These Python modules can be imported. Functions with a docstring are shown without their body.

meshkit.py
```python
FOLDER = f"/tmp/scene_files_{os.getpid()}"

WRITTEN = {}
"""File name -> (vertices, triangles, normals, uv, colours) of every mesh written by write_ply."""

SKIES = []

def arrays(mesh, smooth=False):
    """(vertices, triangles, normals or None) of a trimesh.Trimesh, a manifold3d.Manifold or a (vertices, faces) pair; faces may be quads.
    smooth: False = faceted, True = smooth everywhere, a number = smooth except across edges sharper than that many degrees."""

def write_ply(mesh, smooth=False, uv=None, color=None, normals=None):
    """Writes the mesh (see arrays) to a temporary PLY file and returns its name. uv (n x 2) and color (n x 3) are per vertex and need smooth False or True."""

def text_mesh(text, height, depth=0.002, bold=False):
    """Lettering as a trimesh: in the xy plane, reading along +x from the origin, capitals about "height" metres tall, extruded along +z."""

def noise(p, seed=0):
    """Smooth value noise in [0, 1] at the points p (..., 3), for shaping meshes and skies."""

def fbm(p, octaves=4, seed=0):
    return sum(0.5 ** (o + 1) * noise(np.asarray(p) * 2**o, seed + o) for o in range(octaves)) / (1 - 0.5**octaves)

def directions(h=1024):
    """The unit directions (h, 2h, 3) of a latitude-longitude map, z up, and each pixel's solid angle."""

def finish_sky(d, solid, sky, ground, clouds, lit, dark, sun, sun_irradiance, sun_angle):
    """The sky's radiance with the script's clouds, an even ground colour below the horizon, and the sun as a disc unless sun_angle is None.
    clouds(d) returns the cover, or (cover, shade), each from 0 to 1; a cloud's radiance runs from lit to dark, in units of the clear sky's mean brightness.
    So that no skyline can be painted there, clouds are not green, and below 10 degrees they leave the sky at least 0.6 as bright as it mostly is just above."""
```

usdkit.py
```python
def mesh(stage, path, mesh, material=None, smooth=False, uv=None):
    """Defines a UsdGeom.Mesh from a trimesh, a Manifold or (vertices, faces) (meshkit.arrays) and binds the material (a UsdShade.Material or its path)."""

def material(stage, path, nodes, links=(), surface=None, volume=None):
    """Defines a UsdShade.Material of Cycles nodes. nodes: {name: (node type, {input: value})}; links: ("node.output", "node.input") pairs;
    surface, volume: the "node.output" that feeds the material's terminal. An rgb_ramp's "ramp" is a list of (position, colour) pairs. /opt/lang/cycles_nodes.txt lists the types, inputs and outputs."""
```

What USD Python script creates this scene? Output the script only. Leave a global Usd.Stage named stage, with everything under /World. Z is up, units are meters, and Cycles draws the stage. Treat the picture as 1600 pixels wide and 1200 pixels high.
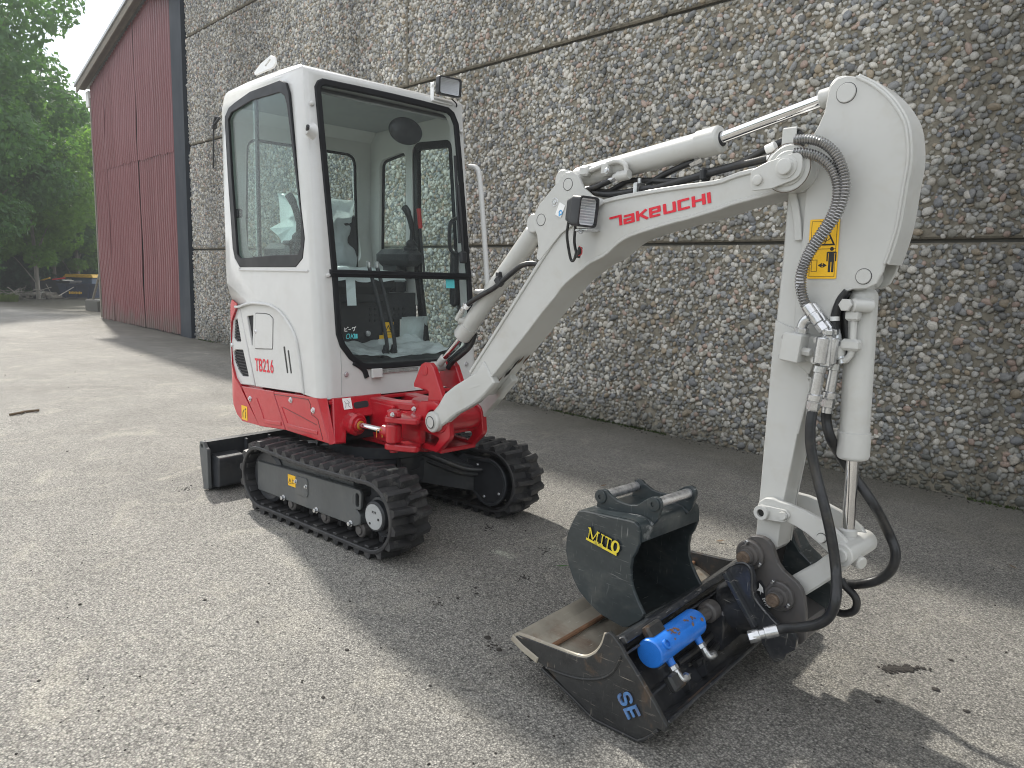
import math, random
import numpy as np
import trimesh, manifold3d, usdkit, meshkit
from manifold3d import Manifold, CrossSection
from shapely.geometry import Polygon, LineString, Point, box as sbox
from shapely.ops import unary_union
from pxr import Usd, UsdGeom, UsdLux, UsdShade, Sdf, Gf, Vt

stage = Usd.Stage.CreateInMemory()
UsdGeom.SetStageUpAxis(stage, 'Z')
WORLD = UsdGeom.Xform.Define(stage, '/World')
stage.SetDefaultPrim(WORLD.GetPrim())
UsdGeom.Scope.Define(stage, '/World/Looks')
rng = np.random.default_rng(7)
random.seed(7)

# ------------------------------------------------------------------ camera, sky, sun, exposure
FPX, YAW, PITCH, ROLL = 1150.0, math.radians(135.8), math.radians(8.41), math.radians(1.64)
EYE = np.array([0.0, 0.0, 1.31])
EXPOSURE = 0.68
SKYOFF = 5.2
SUN_EL, SUN_X, SUN_Y = math.radians(44), -0.975, 0.215      # direction towards the sun: along the wall, from slightly behind it
SUN_INT, SKY_STRENGTH = 0.92, 0.15


def camera_axes():
    cy, sy, cp, sp = math.cos(YAW), math.sin(YAW), math.cos(PITCH), math.sin(PITCH)
    f = np.array([cy * cp, sy * cp, -sp])
    r = np.array([sy, -cy, 0.0])
    u = np.cross(r, f)
    c, s = math.cos(ROLL), math.sin(ROLL)
    return c * r + s * u, -s * r + c * u, f


CR, CU, CF = camera_axes()
cam = UsdGeom.Camera.Define(stage, '/World/camera')
cam.CreateHorizontalApertureAttr(36.0)
cam.CreateVerticalApertureAttr(27.0)
cam.CreateFocalLengthAttr(36.0 * FPX / 1600)
cam.CreateClippingRangeAttr(Gf.Vec2f(0.05, 5000))
cam.CreateExposureAttr(EXPOSURE)
cam.AddTransformOp().Set(Gf.Matrix4d(*CR, 0, *CU, 0, *(-CF), 0, *EYE, 1))

AZ = math.atan2(SUN_X, SUN_Y)
hs = math.hypot(SUN_X, SUN_Y)
SUN = np.array([SUN_X / hs * math.cos(SUN_EL), SUN_Y / hs * math.cos(SUN_EL), math.sin(SUN_EL)])
skym = usdkit.material(stage, '/World/Looks/sky_air', {
    'sky': ('sky_texture', {'sky_type': 'single_scattering', 'sun_disc': False, 'sun_elevation': SUN_EL, 'sun_rotation': AZ,
                            'air_density': 1.0, 'aerosol_density': 0.7, 'ozone_density': 1.0}),
    'tc': ('texture_coordinate', {}),
    'map': ('mapping', {'scale': (1.2, 1.2, 3.2), 'location': (0.0, 0.0, SKYOFF)}),
    'n': ('noise_texture', {'scale': 2.1, 'detail': 7.0, 'roughness': 0.58, 'distortion': 0.35}),
    'ramp': ('rgb_ramp', {'ramp': [(0.34, (0.45, 0.45, 0.45)), (0.50, (0.74, 0.74, 0.74)), (0.66, (0.98, 0.98, 0.98))]}),
    'cl': ('mix', {'color2': (6.6, 6.6, 6.6)}),
    'bg': ('background_shader', {'strength': SKY_STRENGTH})},
    [('tc.generated', 'map.vector'), ('map.vector', 'n.vector'), ('n.fac', 'ramp.fac'), ('ramp.color', 'cl.fac'),
     ('sky.color', 'cl.color1'), ('cl.color', 'bg.color')], surface='bg.background')
dome = UsdLux.DomeLight.Define(stage, '/World/sky')
dome.CreateIntensityAttr(1.0)
UsdShade.MaterialBindingAPI.Apply(dome.GetPrim()).Bind(skym)
dome.GetPrim().SetCustomDataByKey('kind', 'structure')
sun = UsdLux.DistantLight.Define(stage, '/World/sun')
sun.CreateIntensityAttr(SUN_INT)
sun.CreateAngleAttr(2.2)
sun.CreateNormalizeAttr(True)
sun.CreateColorAttr(Gf.Vec3f(1.0, 0.955, 0.88))
_z = SUN / np.linalg.norm(SUN)
_x = np.cross([0, 0, 1.0], _z); _x /= np.linalg.norm(_x)
_y = np.cross(_z, _x)
sun.AddTransformOp().Set(Gf.Matrix4d(*_x, 0, *_y, 0, *_z, 0, 0, 0, 30, 1))


# ------------------------------------------------------------------ survey: a sight line of the photograph meets a real plane
def sight(px, py):
    return (px - 800) / FPX * CR - (py - 600) / FPX * CU + CF


def on(px, py, p0, n):
    d = sight(px, py)
    t = np.dot(np.asarray(p0, float) - EYE, n) / np.dot(d, n)
    return EYE + d * t


def aty(px, py, y): return on(px, py, (0, y, 0), (0, 1, 0))
def atx(px, py, x): return on(px, py, (x, 0, 0), (1, 0, 0))
def atz(px, py, z): return on(px, py, (0, 0, z), (0, 0, 1))
def xz(pts, y): return [tuple(aty(a, b, y)[[0, 2]]) for a, b in pts]


# ------------------------------------------------------------------ naming and objects
_used = {}


def numbered(parent, name):
    k = (parent, name)
    n = _used.get(k, 0)
    _used[k] = n + 1
    return f'{parent}/{name}' + (f'_{n:03d}' if n else '')


ORIGIN = {}


def tag(p, label=None, cat=None, group=None, kind=None):
    for k, v in (('label', label), ('category', cat), ('group', group), ('kind', kind)):
        if v:
            p.SetCustomDataByKey(k, v)
    return p


def thing(name, loc, label=None, cat=None, group=None):
    path = numbered('/World', name)
    x = UsdGeom.Xform.Define(stage, path)
    x.AddTranslateOp().Set(Gf.Vec3d(*map(float, loc)))
    ORIGIN[path] = np.asarray(loc, float)
    return tag(x.GetPrim(), label, cat, group)


def obj(name, mesh, mat, parent=None, smooth=35, label=None, uv=None):
    """One Mesh prim from a mesh in world coordinates."""
    pp = '/World' if parent is None else str(parent.GetPath())
    path = numbered(pp, name)
    v, f, _ = meshkit.arrays(mesh, False)
    o = ORIGIN.get(pp, np.zeros(3))
    ORIGIN[path] = o
    m = usdkit.mesh(stage, path, (np.asarray(v) - o, f), M[mat], smooth=smooth)
    if label:
        tag(m.GetPrim(), label)
    return m.GetPrim()


# ------------------------------------------------------------------ mesh helpers (all return trimesh in world metres)
def cat(*ms):
    ms = [m for x in ms for m in (x if isinstance(x, (list, tuple)) else [x])]
    return trimesh.util.concatenate(ms) if len(ms) > 1 else ms[0]


def tm(man):
    m = man.to_mesh()
    return trimesh.Trimesh(np.array(m.vert_properties[:, :3]), np.array(m.tri_verts), process=False)


def man(t):
    t = trimesh.Trimesh(t.vertices, t.faces, process=True)
    return Manifold(manifold3d.Mesh(np.asarray(t.vertices, np.float32), np.asarray(t.faces, np.uint32)))


def area2(p):
    p = np.asarray(p); return 0.5 * np.sum(p[:, 0] * np.roll(p[:, 1], -1) - np.roll(p[:, 0], -1) * p[:, 1])


def fillet(pts, r, n=4):
    """Round the corners of a polygon."""
    pts = np.asarray(pts, float)
    out = []
    N = len(pts)
    rr = r if np.ndim(r) else [r] * N
    for i in range(N):
        p, a, b = pts[i], pts[i - 1], pts[(i + 1) % N]
        u, v = a - p, b - p
        lu, lv = np.linalg.norm(u), np.linalg.norm(v)
        if lu < 1e-9 or lv < 1e-9:
            continue
        u, v = u / lu, v / lv
        ang = math.acos(np.clip(np.dot(u, v), -1, 1))
        if rr[i] <= 0 or ang > math.pi - 0.05:
            out.append(p); continue
        d = min(rr[i] / math.tan(ang / 2), 0.45 * lu, 0.45 * lv)
        q0, q1 = p + u * d, p + v * d
        for t in np.linspace(0, 1, n + 1):
            out.append((1 - t) ** 2 * q0 + 2 * t * (1 - t) * p + t * t * q1)
    return np.array(out)


def spline(pts, n=6, closed=False):
    """Catmull-Rom through the points."""
    P = np.asarray(pts, float)
    N = len(P)
    out = []
    segs = N if closed else N - 1
    for i in range(segs):
        if closed:
            p0, p1, p2, p3 = P[(i - 1) % N], P[i], P[(i + 1) % N], P[(i + 2) % N]
        else:
            p1, p2 = P[i], P[i + 1]
            p0 = P[i - 1] if i > 0 else 2 * p1 - p2
            p3 = P[i + 2] if i + 2 < N else 2 * p2 - p1
        for t in np.linspace(0, 1, n, endpoint=False):
            out.append(0.5 * (2 * p1 + (p2 - p0) * t + (2 * p0 - 5 * p1 + 4 * p2 - p3) * t * t + (3 * p1 - p0 - 3 * p2 + p3) * t ** 3))
    if not closed:
        out.append(P[-1])
    return np.array(out)


def _offset(p, d):
    """Mitre offset inwards of a counter-clockwise ring, vertex for vertex."""
    p = np.asarray(p, float)
    e0 = p - np.roll(p, 1, 0); e1 = np.roll(p, -1, 0) - p
    e0 /= np.maximum(np.linalg.norm(e0, axis=1, keepdims=True), 1e-9); e1 /= np.maximum(np.linalg.norm(e1, axis=1, keepdims=True), 1e-9)
    n0 = np.stack([-e0[:, 1], e0[:, 0]], 1); n1 = np.stack([-e1[:, 1], e1[:, 0]], 1)
    b = n0 + n1
    b /= np.maximum(np.linalg.norm(b, axis=1, keepdims=True), 1e-9)
    c = np.clip(np.sum(b * n0, 1), 0.4, 1)
    return p + b * (d / c)[:, None]


def prism(outer, t0, t1, bev=0.0, holes=(), axis='y'):
    """Extrude a polygon from t0 to t1 along an axis with bevelled edges. Polygon axes: y -> (x, z); x -> (y, z); z -> (x, y)."""
    rings = []
    for k, r in enumerate([outer, *holes]):
        r = np.asarray(r, float)
        if np.linalg.norm(r[0] - r[-1]) < 1e-9:
            r = r[:-1]
        keep = np.linalg.norm(r - np.roll(r, 1, 0), axis=1) > 1e-6
        r = r[keep]
        if (area2(r) > 0) != (k == 0):
            r = r[::-1]
        rings.append(r)
    if t0 > t1:
        t0, t1 = t1, t0
    levels = [(t0, bev), (t0 + bev, 0), (t1 - bev, 0), (t1, bev)] if bev > 0 else [(t0, 0), (t1, 0)]
    V, Fc, base = [], [], 0
    caps = {}
    for r in rings:
        n = len(r)
        for li, (t, b) in enumerate(levels):
            q = _offset(r, b) if b else r
            V.append(np.column_stack([q, np.full(n, t)]))
            for capi in (0, len(levels) - 1):
                if li == capi:
                    caps.setdefault(capi, []).append((base + li * n, q))
        for li in range(len(levels) - 1):
            a = base + li * n + np.arange(n); b_ = base + li * n + (np.arange(n) + 1) % n
            Fc.append(np.column_stack([a, b_, b_ + n])); Fc.append(np.column_stack([a, b_ + n, a + n]))
        base += n * len(levels)
    import mapbox_earcut
    for capi, rs in caps.items():
        pts = np.vstack([q for _, q in rs]); idx = np.concatenate([b + np.arange(len(q)) for b, q in rs])
        ends = np.cumsum([len(q) for _, q in rs]).astype(np.uint32)
        tri = mapbox_earcut.triangulate_float64(pts, ends).reshape(-1, 3)
        if not len(tri):
            continue
        a = np.sum((pts[tri[:, 1]] - pts[tri[:, 0]])[:, 0] * (pts[tri[:, 2]] - pts[tri[:, 0]])[:, 1] - (pts[tri[:, 1]] - pts[tri[:, 0]])[:, 1] * (pts[tri[:, 2]] - pts[tri[:, 0]])[:, 0])
        up = capi != 0
        if (a > 0) != up:
            tri = tri[:, ::-1]
        Fc.append(idx[tri])
    V, Fc = np.vstack(V), np.vstack(Fc)
    if axis == 'y':
        V = np.column_stack([V[:, 0], V[:, 2], V[:, 1]]); Fc = Fc[:, ::-1]
    elif axis == 'x':
        V = np.column_stack([V[:, 2], V[:, 0], V[:, 1]])
    return trimesh.Trimesh(V, Fc, process=False)


def bx(c, s, bev=0.004, R=None):
    """Bevelled box: centre, size, optional rotation matrix."""
    sx, sy, sz = s
    bev = min(bev, 0.45 * min(s))
    r = [(-sx / 2, -sy / 2), (sx / 2, -sy / 2), (sx / 2, sy / 2), (-sx / 2, sy / 2)]
    if bev > 0:
        r = fillet(r, bev * 1.2, 2)
    m = prism(r, -sz / 2, sz / 2, bev, axis='z')
    if R is not None:
        m.vertices = m.vertices @ np.asarray(R).T
    m.vertices = m.vertices + np.asarray(c, float)
    return m


def frame_of(d):
    d = np.asarray(d, float); d = d / np.linalg.norm(d)
    a = np.array([0, 0, 1.0]) if abs(d[2]) < 0.9 else np.array([1.0, 0, 0])
    u = np.cross(a, d); u /= np.linalg.norm(u)
    return u, np.cross(d, u), d


def lathe(p0, p1, prof, n=28):
    """Turned shape along p0-p1: prof = [(distance along from p0, radius)], closed at both ends."""
    p0, p1 = np.asarray(p0, float), np.asarray(p1, float)
    u, v, d = frame_of(p1 - p0)
    a = np.linspace(0, 2 * math.pi, n, endpoint=False)
    circ = np.cos(a)[:, None] * u + np.sin(a)[:, None] * v
    V = [p0 + d * prof[0][0]][0:1]
    V = [np.array([p0 + d * prof[0][0]])]
    for s, r in prof:
        V.append(p0 + d * s + circ * r)
    V.append(np.array([p0 + d * prof[-1][0]]))
    V = np.vstack(V)
    F = []
    k = len(prof)
    i = np.arange(n); j = (i + 1) % n
    F.append(np.column_stack([np.zeros(n, int), 1 + j, 1 + i]))
    for q in range(k - 1):
        a0 = 1 + q * n
        F.append(np.column_stack([a0 + i, a0 + j, a0 + n + j])); F.append(np.column_stack([a0 + i, a0 + n + j, a0 + n + i]))
    e = 1 + k * n
    F.append(np.column_stack([np.full(n, e), 1 + (k - 1) * n + i, 1 + (k - 1) * n + j]))
    return trimesh.Trimesh(V, np.vstack(F), process=False)


def cyl(p0, p1, r, bev=0.002, n=24, r1=None):
    L = np.linalg.norm(np.asarray(p1, float) - np.asarray(p0, float))
    r1 = r if r1 is None else r1
    bev = min(bev, 0.3 * L, 0.3 * min(r, r1))
    return lathe(p0, p1, [(0, r - bev), (bev, r), (L - bev, r1), (L, r1 - bev)], n)


def ring(c, d, r_in, r_out, h, n=32, bev=0.0015):
    d = np.asarray(d, float) / np.linalg.norm(d)
    c = np.asarray(c, float)
    u, v, d = frame_of(d)
    a = np.linspace(0, 2 * math.pi, n, endpoint=False)
    circ = np.cos(a)[:, None] * u + np.sin(a)[:, None] * v
    prof = [(r_in, 0), (r_out - bev, 0), (r_out, bev), (r_out, h - bev), (r_out - bev, h), (r_in, h)]
    V = np.vstack([c + d * hh + circ * rr for rr, hh in prof])
    i = np.arange(n); j = (i + 1) % n
    F = []
    for q in range(6):
        a0, b0 = q * n, ((q + 1) % 6) * n
        F.append(np.column_stack([a0 + i, a0 + j, b0 + j])); F.append(np.column_stack([a0 + i, b0 + j, b0 + i]))
    return trimesh.Trimesh(V, np.vstack(F), process=False)


def sweep(path, r, n=12, caps=True, flat=None):
    """Round tube along a path; r a number or one radius per point. flat=(w,h) scales the section instead."""
    P = np.asarray(path, float)
    T = np.gradient(P, axis=0); T /= np.linalg.norm(T, axis=1, keepdims=True)
    u, v, _ = frame_of(T[0])
    a = np.linspace(0, 2 * math.pi, n, endpoint=False)
    rr = np.full(len(P), r) if np.ndim(r) == 0 else np.asarray(r)
    V = []
    for k in range(len(P)):
        u = u - T[k] * np.dot(u, T[k]); u /= np.linalg.norm(u)
        w = np.cross(T[k], u)
        V.append(P[k] + rr[k] * (np.cos(a)[:, None] * u + np.sin(a)[:, None] * w))
    V = np.vstack(V)
    i = np.arange(n); j = (i + 1) % n
    F = []
    for k in range(len(P) - 1):
        a0 = k * n
        F.append(np.column_stack([a0 + i, a0 + j, a0 + n + j])); F.append(np.column_stack([a0 + i, a0 + n + j, a0 + n + i]))
    if caps:
        V = np.vstack([V, P[0], P[-1]])
        F.append(np.column_stack([np.full(n, len(V) - 2), j, i]))
        F.append(np.column_stack([np.full(n, len(V) - 1), (len(P) - 1) * n + i, (len(P) - 1) * n + j]))
    return trimesh.Trimesh(V, np.vstack(F), process=False)


def coil(path, r, pitch=0.0085, depth=0.0042, n=14):
    """Spring-guarded hose: a tube whose radius ripples along its length."""
    P = spline(path, 12)
    s = np.r_[0, np.cumsum(np.linalg.norm(np.diff(P, axis=0), axis=1))]
    k = int(s[-1] / pitch * 4)
    t = np.linspace(0, s[-1], k)
    Q = np.column_stack([np.interp(t, s, P[:, c]) for c in range(3)])
    rr = r - depth * np.array([0, 0.3, 1, 0.3])[np.arange(k) % 4]
    return sweep(Q, rr, n)


def strip(path2, w0, w1, t0, t1, axis='y', bev=0.0):
    """A bent plate: thickened polyline in the plane, extruded along an axis. w0, w1: offsets to either side."""
    P = np.asarray(path2, float)
    T = np.gradient(P, axis=0); T /= np.linalg.norm(T, axis=1, keepdims=True)
    N = np.stack([-T[:, 1], T[:, 0]], 1)
    ringp = np.vstack([P + N * w0, (P + N * w1)[::-1]])
    return prism(ringp, t0, t1, bev, axis=axis)


def resample(p, step):
    p = np.asarray(p, float)
    s = np.r_[0, np.cumsum(np.linalg.norm(np.diff(p, axis=0), axis=1))]
    t = np.linspace(0, s[-1], max(2, int(round(s[-1] / step)) + 1))
    return np.column_stack([np.interp(t, s, p[:, k]) for k in range(p.shape[1])])


def arc(c, r, a0, a1, n=10):
    a = np.radians(np.linspace(a0, a1, n))
    return np.column_stack([c[0] + r * np.cos(a), c[1] + r * np.sin(a)])


def xf(m, R=None, t=(0, 0, 0)):
    m = m.copy()
    if R is not None:
        m.vertices = m.vertices @ np.asarray(R, float).T
        if np.linalg.det(np.asarray(R, float)) < 0:
            m.faces = m.faces[:, ::-1]
    m.vertices = m.vertices + np.asarray(t, float)
    return m


def basis(X, Y, Z): return np.column_stack([np.asarray(X, float), np.asarray(Y, float), np.asarray(Z, float)])


def bolt(p, d, r=0.008, h=0.006):
    """Hexagon head on a washer."""
    p = np.asarray(p, float); d = np.asarray(d, float) / np.linalg.norm(d)
    return cat(cyl(p, p + d * 0.0018, r * 1.45, 0.0005, 16), cyl(p + d * 0.001, p + d * h, r, 0.001, 6))


def decal(m2, X, Y, o):
    """Lettering or flat print made in its own xy plane, laid on the plane spanned by X, Y at o."""
    X = np.asarray(X, float); Y = np.asarray(Y, float)
    return xf(m2, basis(X, Y, np.cross(X, Y)), o)


def flat(poly, h=0.0012):
    gs = getattr(poly, 'geoms', [poly])
    return cat([trimesh.creation.extrude_polygon(g, h, engine='earcut') for g in gs if g.area > 1e-8])


def stroke(pts, w, cap='flat', join='mitre'):
    return LineString(pts).buffer(w / 2, cap_style=cap, join_style=join)

# ------------------------------------------------------------------ materials
M = {}


def P3(c): return tuple(c) if np.ndim(c) else (c, c, c)


def pm(name, col, rough=0.5, metal=0.0, var=0.12, vscale=6.0, bump=0.0, bscale=60.0, coat=0.0, spec=0.5, dirt=None, dirt_amt=0.5, dscale=9.0, stretch=(1, 1, 1), edge=None, scratch=None, scr_amt=0.5):
    """Painted, rubber or metal surface: base colour with slow tonal variation, uneven gloss, fine bump and patches of dirt or wear."""
    col = np.array(P3(col))
    n = {'g': ('texture_coordinate', {}), 'mp': ('mapping', {'scale': stretch}),
         'n1': ('noise_texture', {'scale': vscale, 'detail': 5.0, 'roughness': 0.6}),
         'r1': ('rgb_ramp', {'ramp': [(0.3, tuple(col * (1 - var))), (0.7, tuple(np.minimum(col * (1 + var), 0.95)))]}),
         'rr': ('map_range', {'from_min': 0.3, 'from_max': 0.7, 'to_min': max(rough * 0.8, 0.02), 'to_max': min(rough * 1.25, 1)}),
         'p': ('principled_bsdf', {'metallic': metal, 'coat_weight': coat, 'coat_roughness': 0.08, 'specular_ior_level': spec})}
    l = [('g.object', 'mp.vector'), ('mp.vector', 'n1.vector'), ('n1.fac', 'r1.fac'), ('n1.fac', 'rr.value'), ('rr.result', 'p.roughness')]
    out = 'r1.color'
    if dirt is not None:
        n['n2'] = ('noise_texture', {'scale': dscale, 'detail': 8.0, 'roughness': 0.68, 'distortion': 0.4})
        n['dm'] = ('map_range', {'from_min': 0.52, 'from_max': 0.70, 'to_min': 0.0, 'to_max': dirt_amt})
        n['dx'] = ('mix', {'color2': P3(dirt)})
        l += [('mp.vector', 'n2.vector'), ('n2.fac', 'dm.value'), ('dm.result', 'dx.fac'), (out, 'dx.color1')]
        out = 'dx.color'
    if edge is not None:
        n['ge'] = ('geometry', {})
        n['em'] = ('map_range', {'from_min': 0.515, 'from_max': 0.56, 'to_min': 0.0, 'to_max': 0.8})
        n['ex'] = ('mix', {'color2': P3(edge)})
        l += [('ge.pointiness', 'em.value'), ('em.result', 'ex.fac'), (out, 'ex.color1')]
        out = 'ex.color'
    if scratch is not None:
        n['ms'] = ('mapping', {'scale': (5.0, 5.0, 60.0), 'rotation': (0.4, 0.9, 0.3)})
        n['ns'] = ('noise_texture', {'scale': 3.0, 'detail': 3.0, 'roughness': 0.55, 'distortion': 0.3})
        n['ms2'] = ('mapping', {'scale': (40.0, 6.0, 4.0), 'rotation': (0.2, 0.5, 0.8)})
        n['ns2'] = ('noise_texture', {'scale': 3.0, 'detail': 3.0, 'roughness': 0.55})
        n['nx'] = ('math', {'math_type': 'maximum'})
        n['sm'] = ('map_range', {'from_min': 0.655, 'from_max': 0.72, 'to_min': 0.0, 'to_max': scr_amt})
        n['sx'] = ('mix', {'color2': P3(scratch)})
        l += [('g.object', 'ms.vector'), ('ms.vector', 'ns.vector'), ('g.object', 'ms2.vector'), ('ms2.vector', 'ns2.vector'), ('ns.fac', 'nx.value1'), ('ns2.fac', 'nx.value2'), ('nx.value', 'sm.value'), ('sm.result', 'sx.fac'), (out, 'sx.color1')]
        out = 'sx.color'
    l.append((out, 'p.base_color'))
    if bump:
        n['n3'] = ('noise_texture', {'scale': bscale, 'detail': 4.0, 'roughness': 0.6})
        n['b'] = ('bump', {'strength': bump, 'distance': 0.01})
        l += [('g.object', 'n3.vector'), ('n3.fac', 'b.height'), ('b.normal', 'p.normal')]
    M[name] = usdkit.material(stage, f'/World/Looks/{name}', n, l, surface='p.BSDF')


pm('white_paint', (0.53, 0.53, 0.515), 0.30, var=0.035, vscale=2.5, coat=0.35, bump=0.02, bscale=220, dirt=(0.42, 0.39, 0.33), dirt_amt=0.16, dscale=7)
pm('boom_paint', (0.475, 0.475, 0.452), 0.36, var=0.04, vscale=3, coat=0.2, bump=0.03, bscale=160, dirt=(0.36, 0.32, 0.25), dirt_amt=0.22, dscale=11)
pm('red_paint', (0.355, 0.006, 0.014), 0.26, var=0.08, vscale=4, coat=0.5, bump=0.02, bscale=140, dirt=(0.26, 0.07, 0.06), dirt_amt=0.16, dscale=10)
pm('red_print', (0.62, 0.012, 0.03), 0.4, var=0.04)
pm('black_paint', (0.013, 0.014, 0.016), 0.22, var=0.3, vscale=9, bump=0.12, bscale=35, dirt=(0.10, 0.095, 0.085), dirt_amt=0.3, dscale=16, coat=0.35, scratch=(0.24, 0.23, 0.21), scr_amt=0.45)
pm('black_plastic', (0.014, 0.015, 0.017), 0.42, var=0.2, bump=0.05, bscale=250)
pm('seal_black', (0.007, 0.0075, 0.009), 0.42, var=0.2, spec=0.28)
pm('rubber', (0.014, 0.014, 0.015), 0.52, var=0.35, vscale=14, bump=0.25, bscale=70, dirt=(0.12, 0.115, 0.107), dirt_amt=0.65, dscale=17, edge=(0.065, 0.063, 0.060))
pm('belt_rubber', (0.016, 0.016, 0.017), 0.48, var=0.3, vscale=10, bump=0.15, bscale=60, dirt=(0.085, 0.08, 0.073), dirt_amt=0.5, dscale=10)
pm('hose_rubber', (0.012, 0.0125, 0.0135), 0.34, var=0.25, vscale=20, bump=0.1, bscale=200, dirt=(0.10, 0.085, 0.06), dirt_amt=0.3, dscale=9)
pm('track_frame_grey', (0.062, 0.067, 0.068), 0.38, var=0.16, vscale=7, bump=0.08, bscale=60, dirt=(0.13, 0.125, 0.115), dirt_amt=0.45, dscale=7, stretch=(1, 1, 0.6))
pm('dark_frame', (0.020, 0.022, 0.025), 0.38, var=0.25, vscale=7, bump=0.06, bscale=60, dirt=(0.08, 0.077, 0.07), dirt_amt=0.35, dscale=9)
pm('coupler_grey', (0.062, 0.058, 0.056), 0.42, var=0.15, vscale=9, bump=0.08, bscale=90, dirt=(0.11, 0.095, 0.08), dirt_amt=0.4, dscale=12, edge=(0.17, 0.16, 0.15))
pm('bucket_grey', (0.018, 0.0235, 0.025), 0.26, var=0.22, vscale=6, bump=0.05, bscale=70, dirt=(0.13, 0.125, 0.11), dirt_amt=0.26, dscale=6, stretch=(1, 1, 1.6), edge=(0.22, 0.16, 0.10), scratch=(0.17, 0.175, 0.17), scr_amt=0.55)
pm('worn_black', (0.016, 0.0165, 0.0165), 0.36, var=0.4, vscale=9, bump=0.2, bscale=50, dirt=(0.135, 0.080, 0.042), dirt_amt=0.9, dscale=4.2, edge=(0.26, 0.19, 0.12), scratch=(0.22, 0.20, 0.17), scr_amt=0.6)
pm('worn_steel', (0.31, 0.282, 0.228), 0.46, metal=0.25, var=0.22, vscale=7, bump=0.10, bscale=60, dirt=(0.17, 0.078, 0.036), dirt_amt=0.8, dscale=4.5, scratch=(0.5, 0.47, 0.41), scr_amt=0.5)
pm('pin_rust', (0.115, 0.083, 0.060), 0.5, metal=0.4, var=0.45, vscale=60, bump=0.4, bscale=160)
pm('rust', (0.17, 0.088, 0.045), 0.7, var=0.35, vscale=24, bump=0.35, bscale=150)
pm('chrome', (0.82, 0.82, 0.83), 0.055, metal=1.0, var=0.02)
pm('zinc', (0.58, 0.585, 0.59), 0.24, metal=0.95, var=0.1, vscale=25, bump=0.04, bscale=200)
pm('pin_steel', (0.62, 0.62, 0.63), 0.26, metal=0.9, var=0.15, vscale=25)
pm('spring_steel', (0.36, 0.355, 0.35), 0.25, metal=0.95, var=0.15, vscale=30)
pm('blue_paint', (0.018, 0.155, 0.56), 0.34, var=0.12, vscale=10, coat=0.2, bump=0.08, bscale=60, dirt=(0.10, 0.07, 0.055), dirt_amt=0.0)
pm('blue_chip', (0.07, 0.17, 0.36), 0.5, var=0.3, vscale=40, dirt=(0.12, 0.07, 0.04), dirt_amt=0.9, dscale=28)
pm('yellow_print', (0.80, 0.46, 0.012), 0.42, var=0.05)
pm('amber_seal', (0.45, 0.20, 0.02), 0.45)
pm('yellow_paint', (0.62, 0.50, 0.03), 0.5, var=0.2, vscale=30, dirt=(0.05, 0.05, 0.045), dirt_amt=0.8, dscale=40)
pm('black_print', (0.012, 0.012, 0.012), 0.45, var=0.05)
pm('white_print', (0.78, 0.78, 0.76), 0.4, var=0.05)
pm('cyan_print', (0.10, 0.52, 0.55), 0.5, var=0.05)
pm('sky_blue_print', (0.10, 0.36, 0.66), 0.45, var=0.05)
pm('grey_print', (0.33, 0.34, 0.34), 0.5, var=0.1)
pm('seat_black', (0.020, 0.020, 0.022), 0.65, var=0.2, bump=0.15, bscale=160)
pm('cab_liner', (0.27, 0.28, 0.28), 0.6, var=0.06, bump=0.08, bscale=200)
pm('red_knob', (0.40, 0.02, 0.02), 0.4)
pm('mesh_dark', (0.008, 0.008, 0.009), 0.6, var=0.3, bump=0.3, bscale=240)
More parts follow.
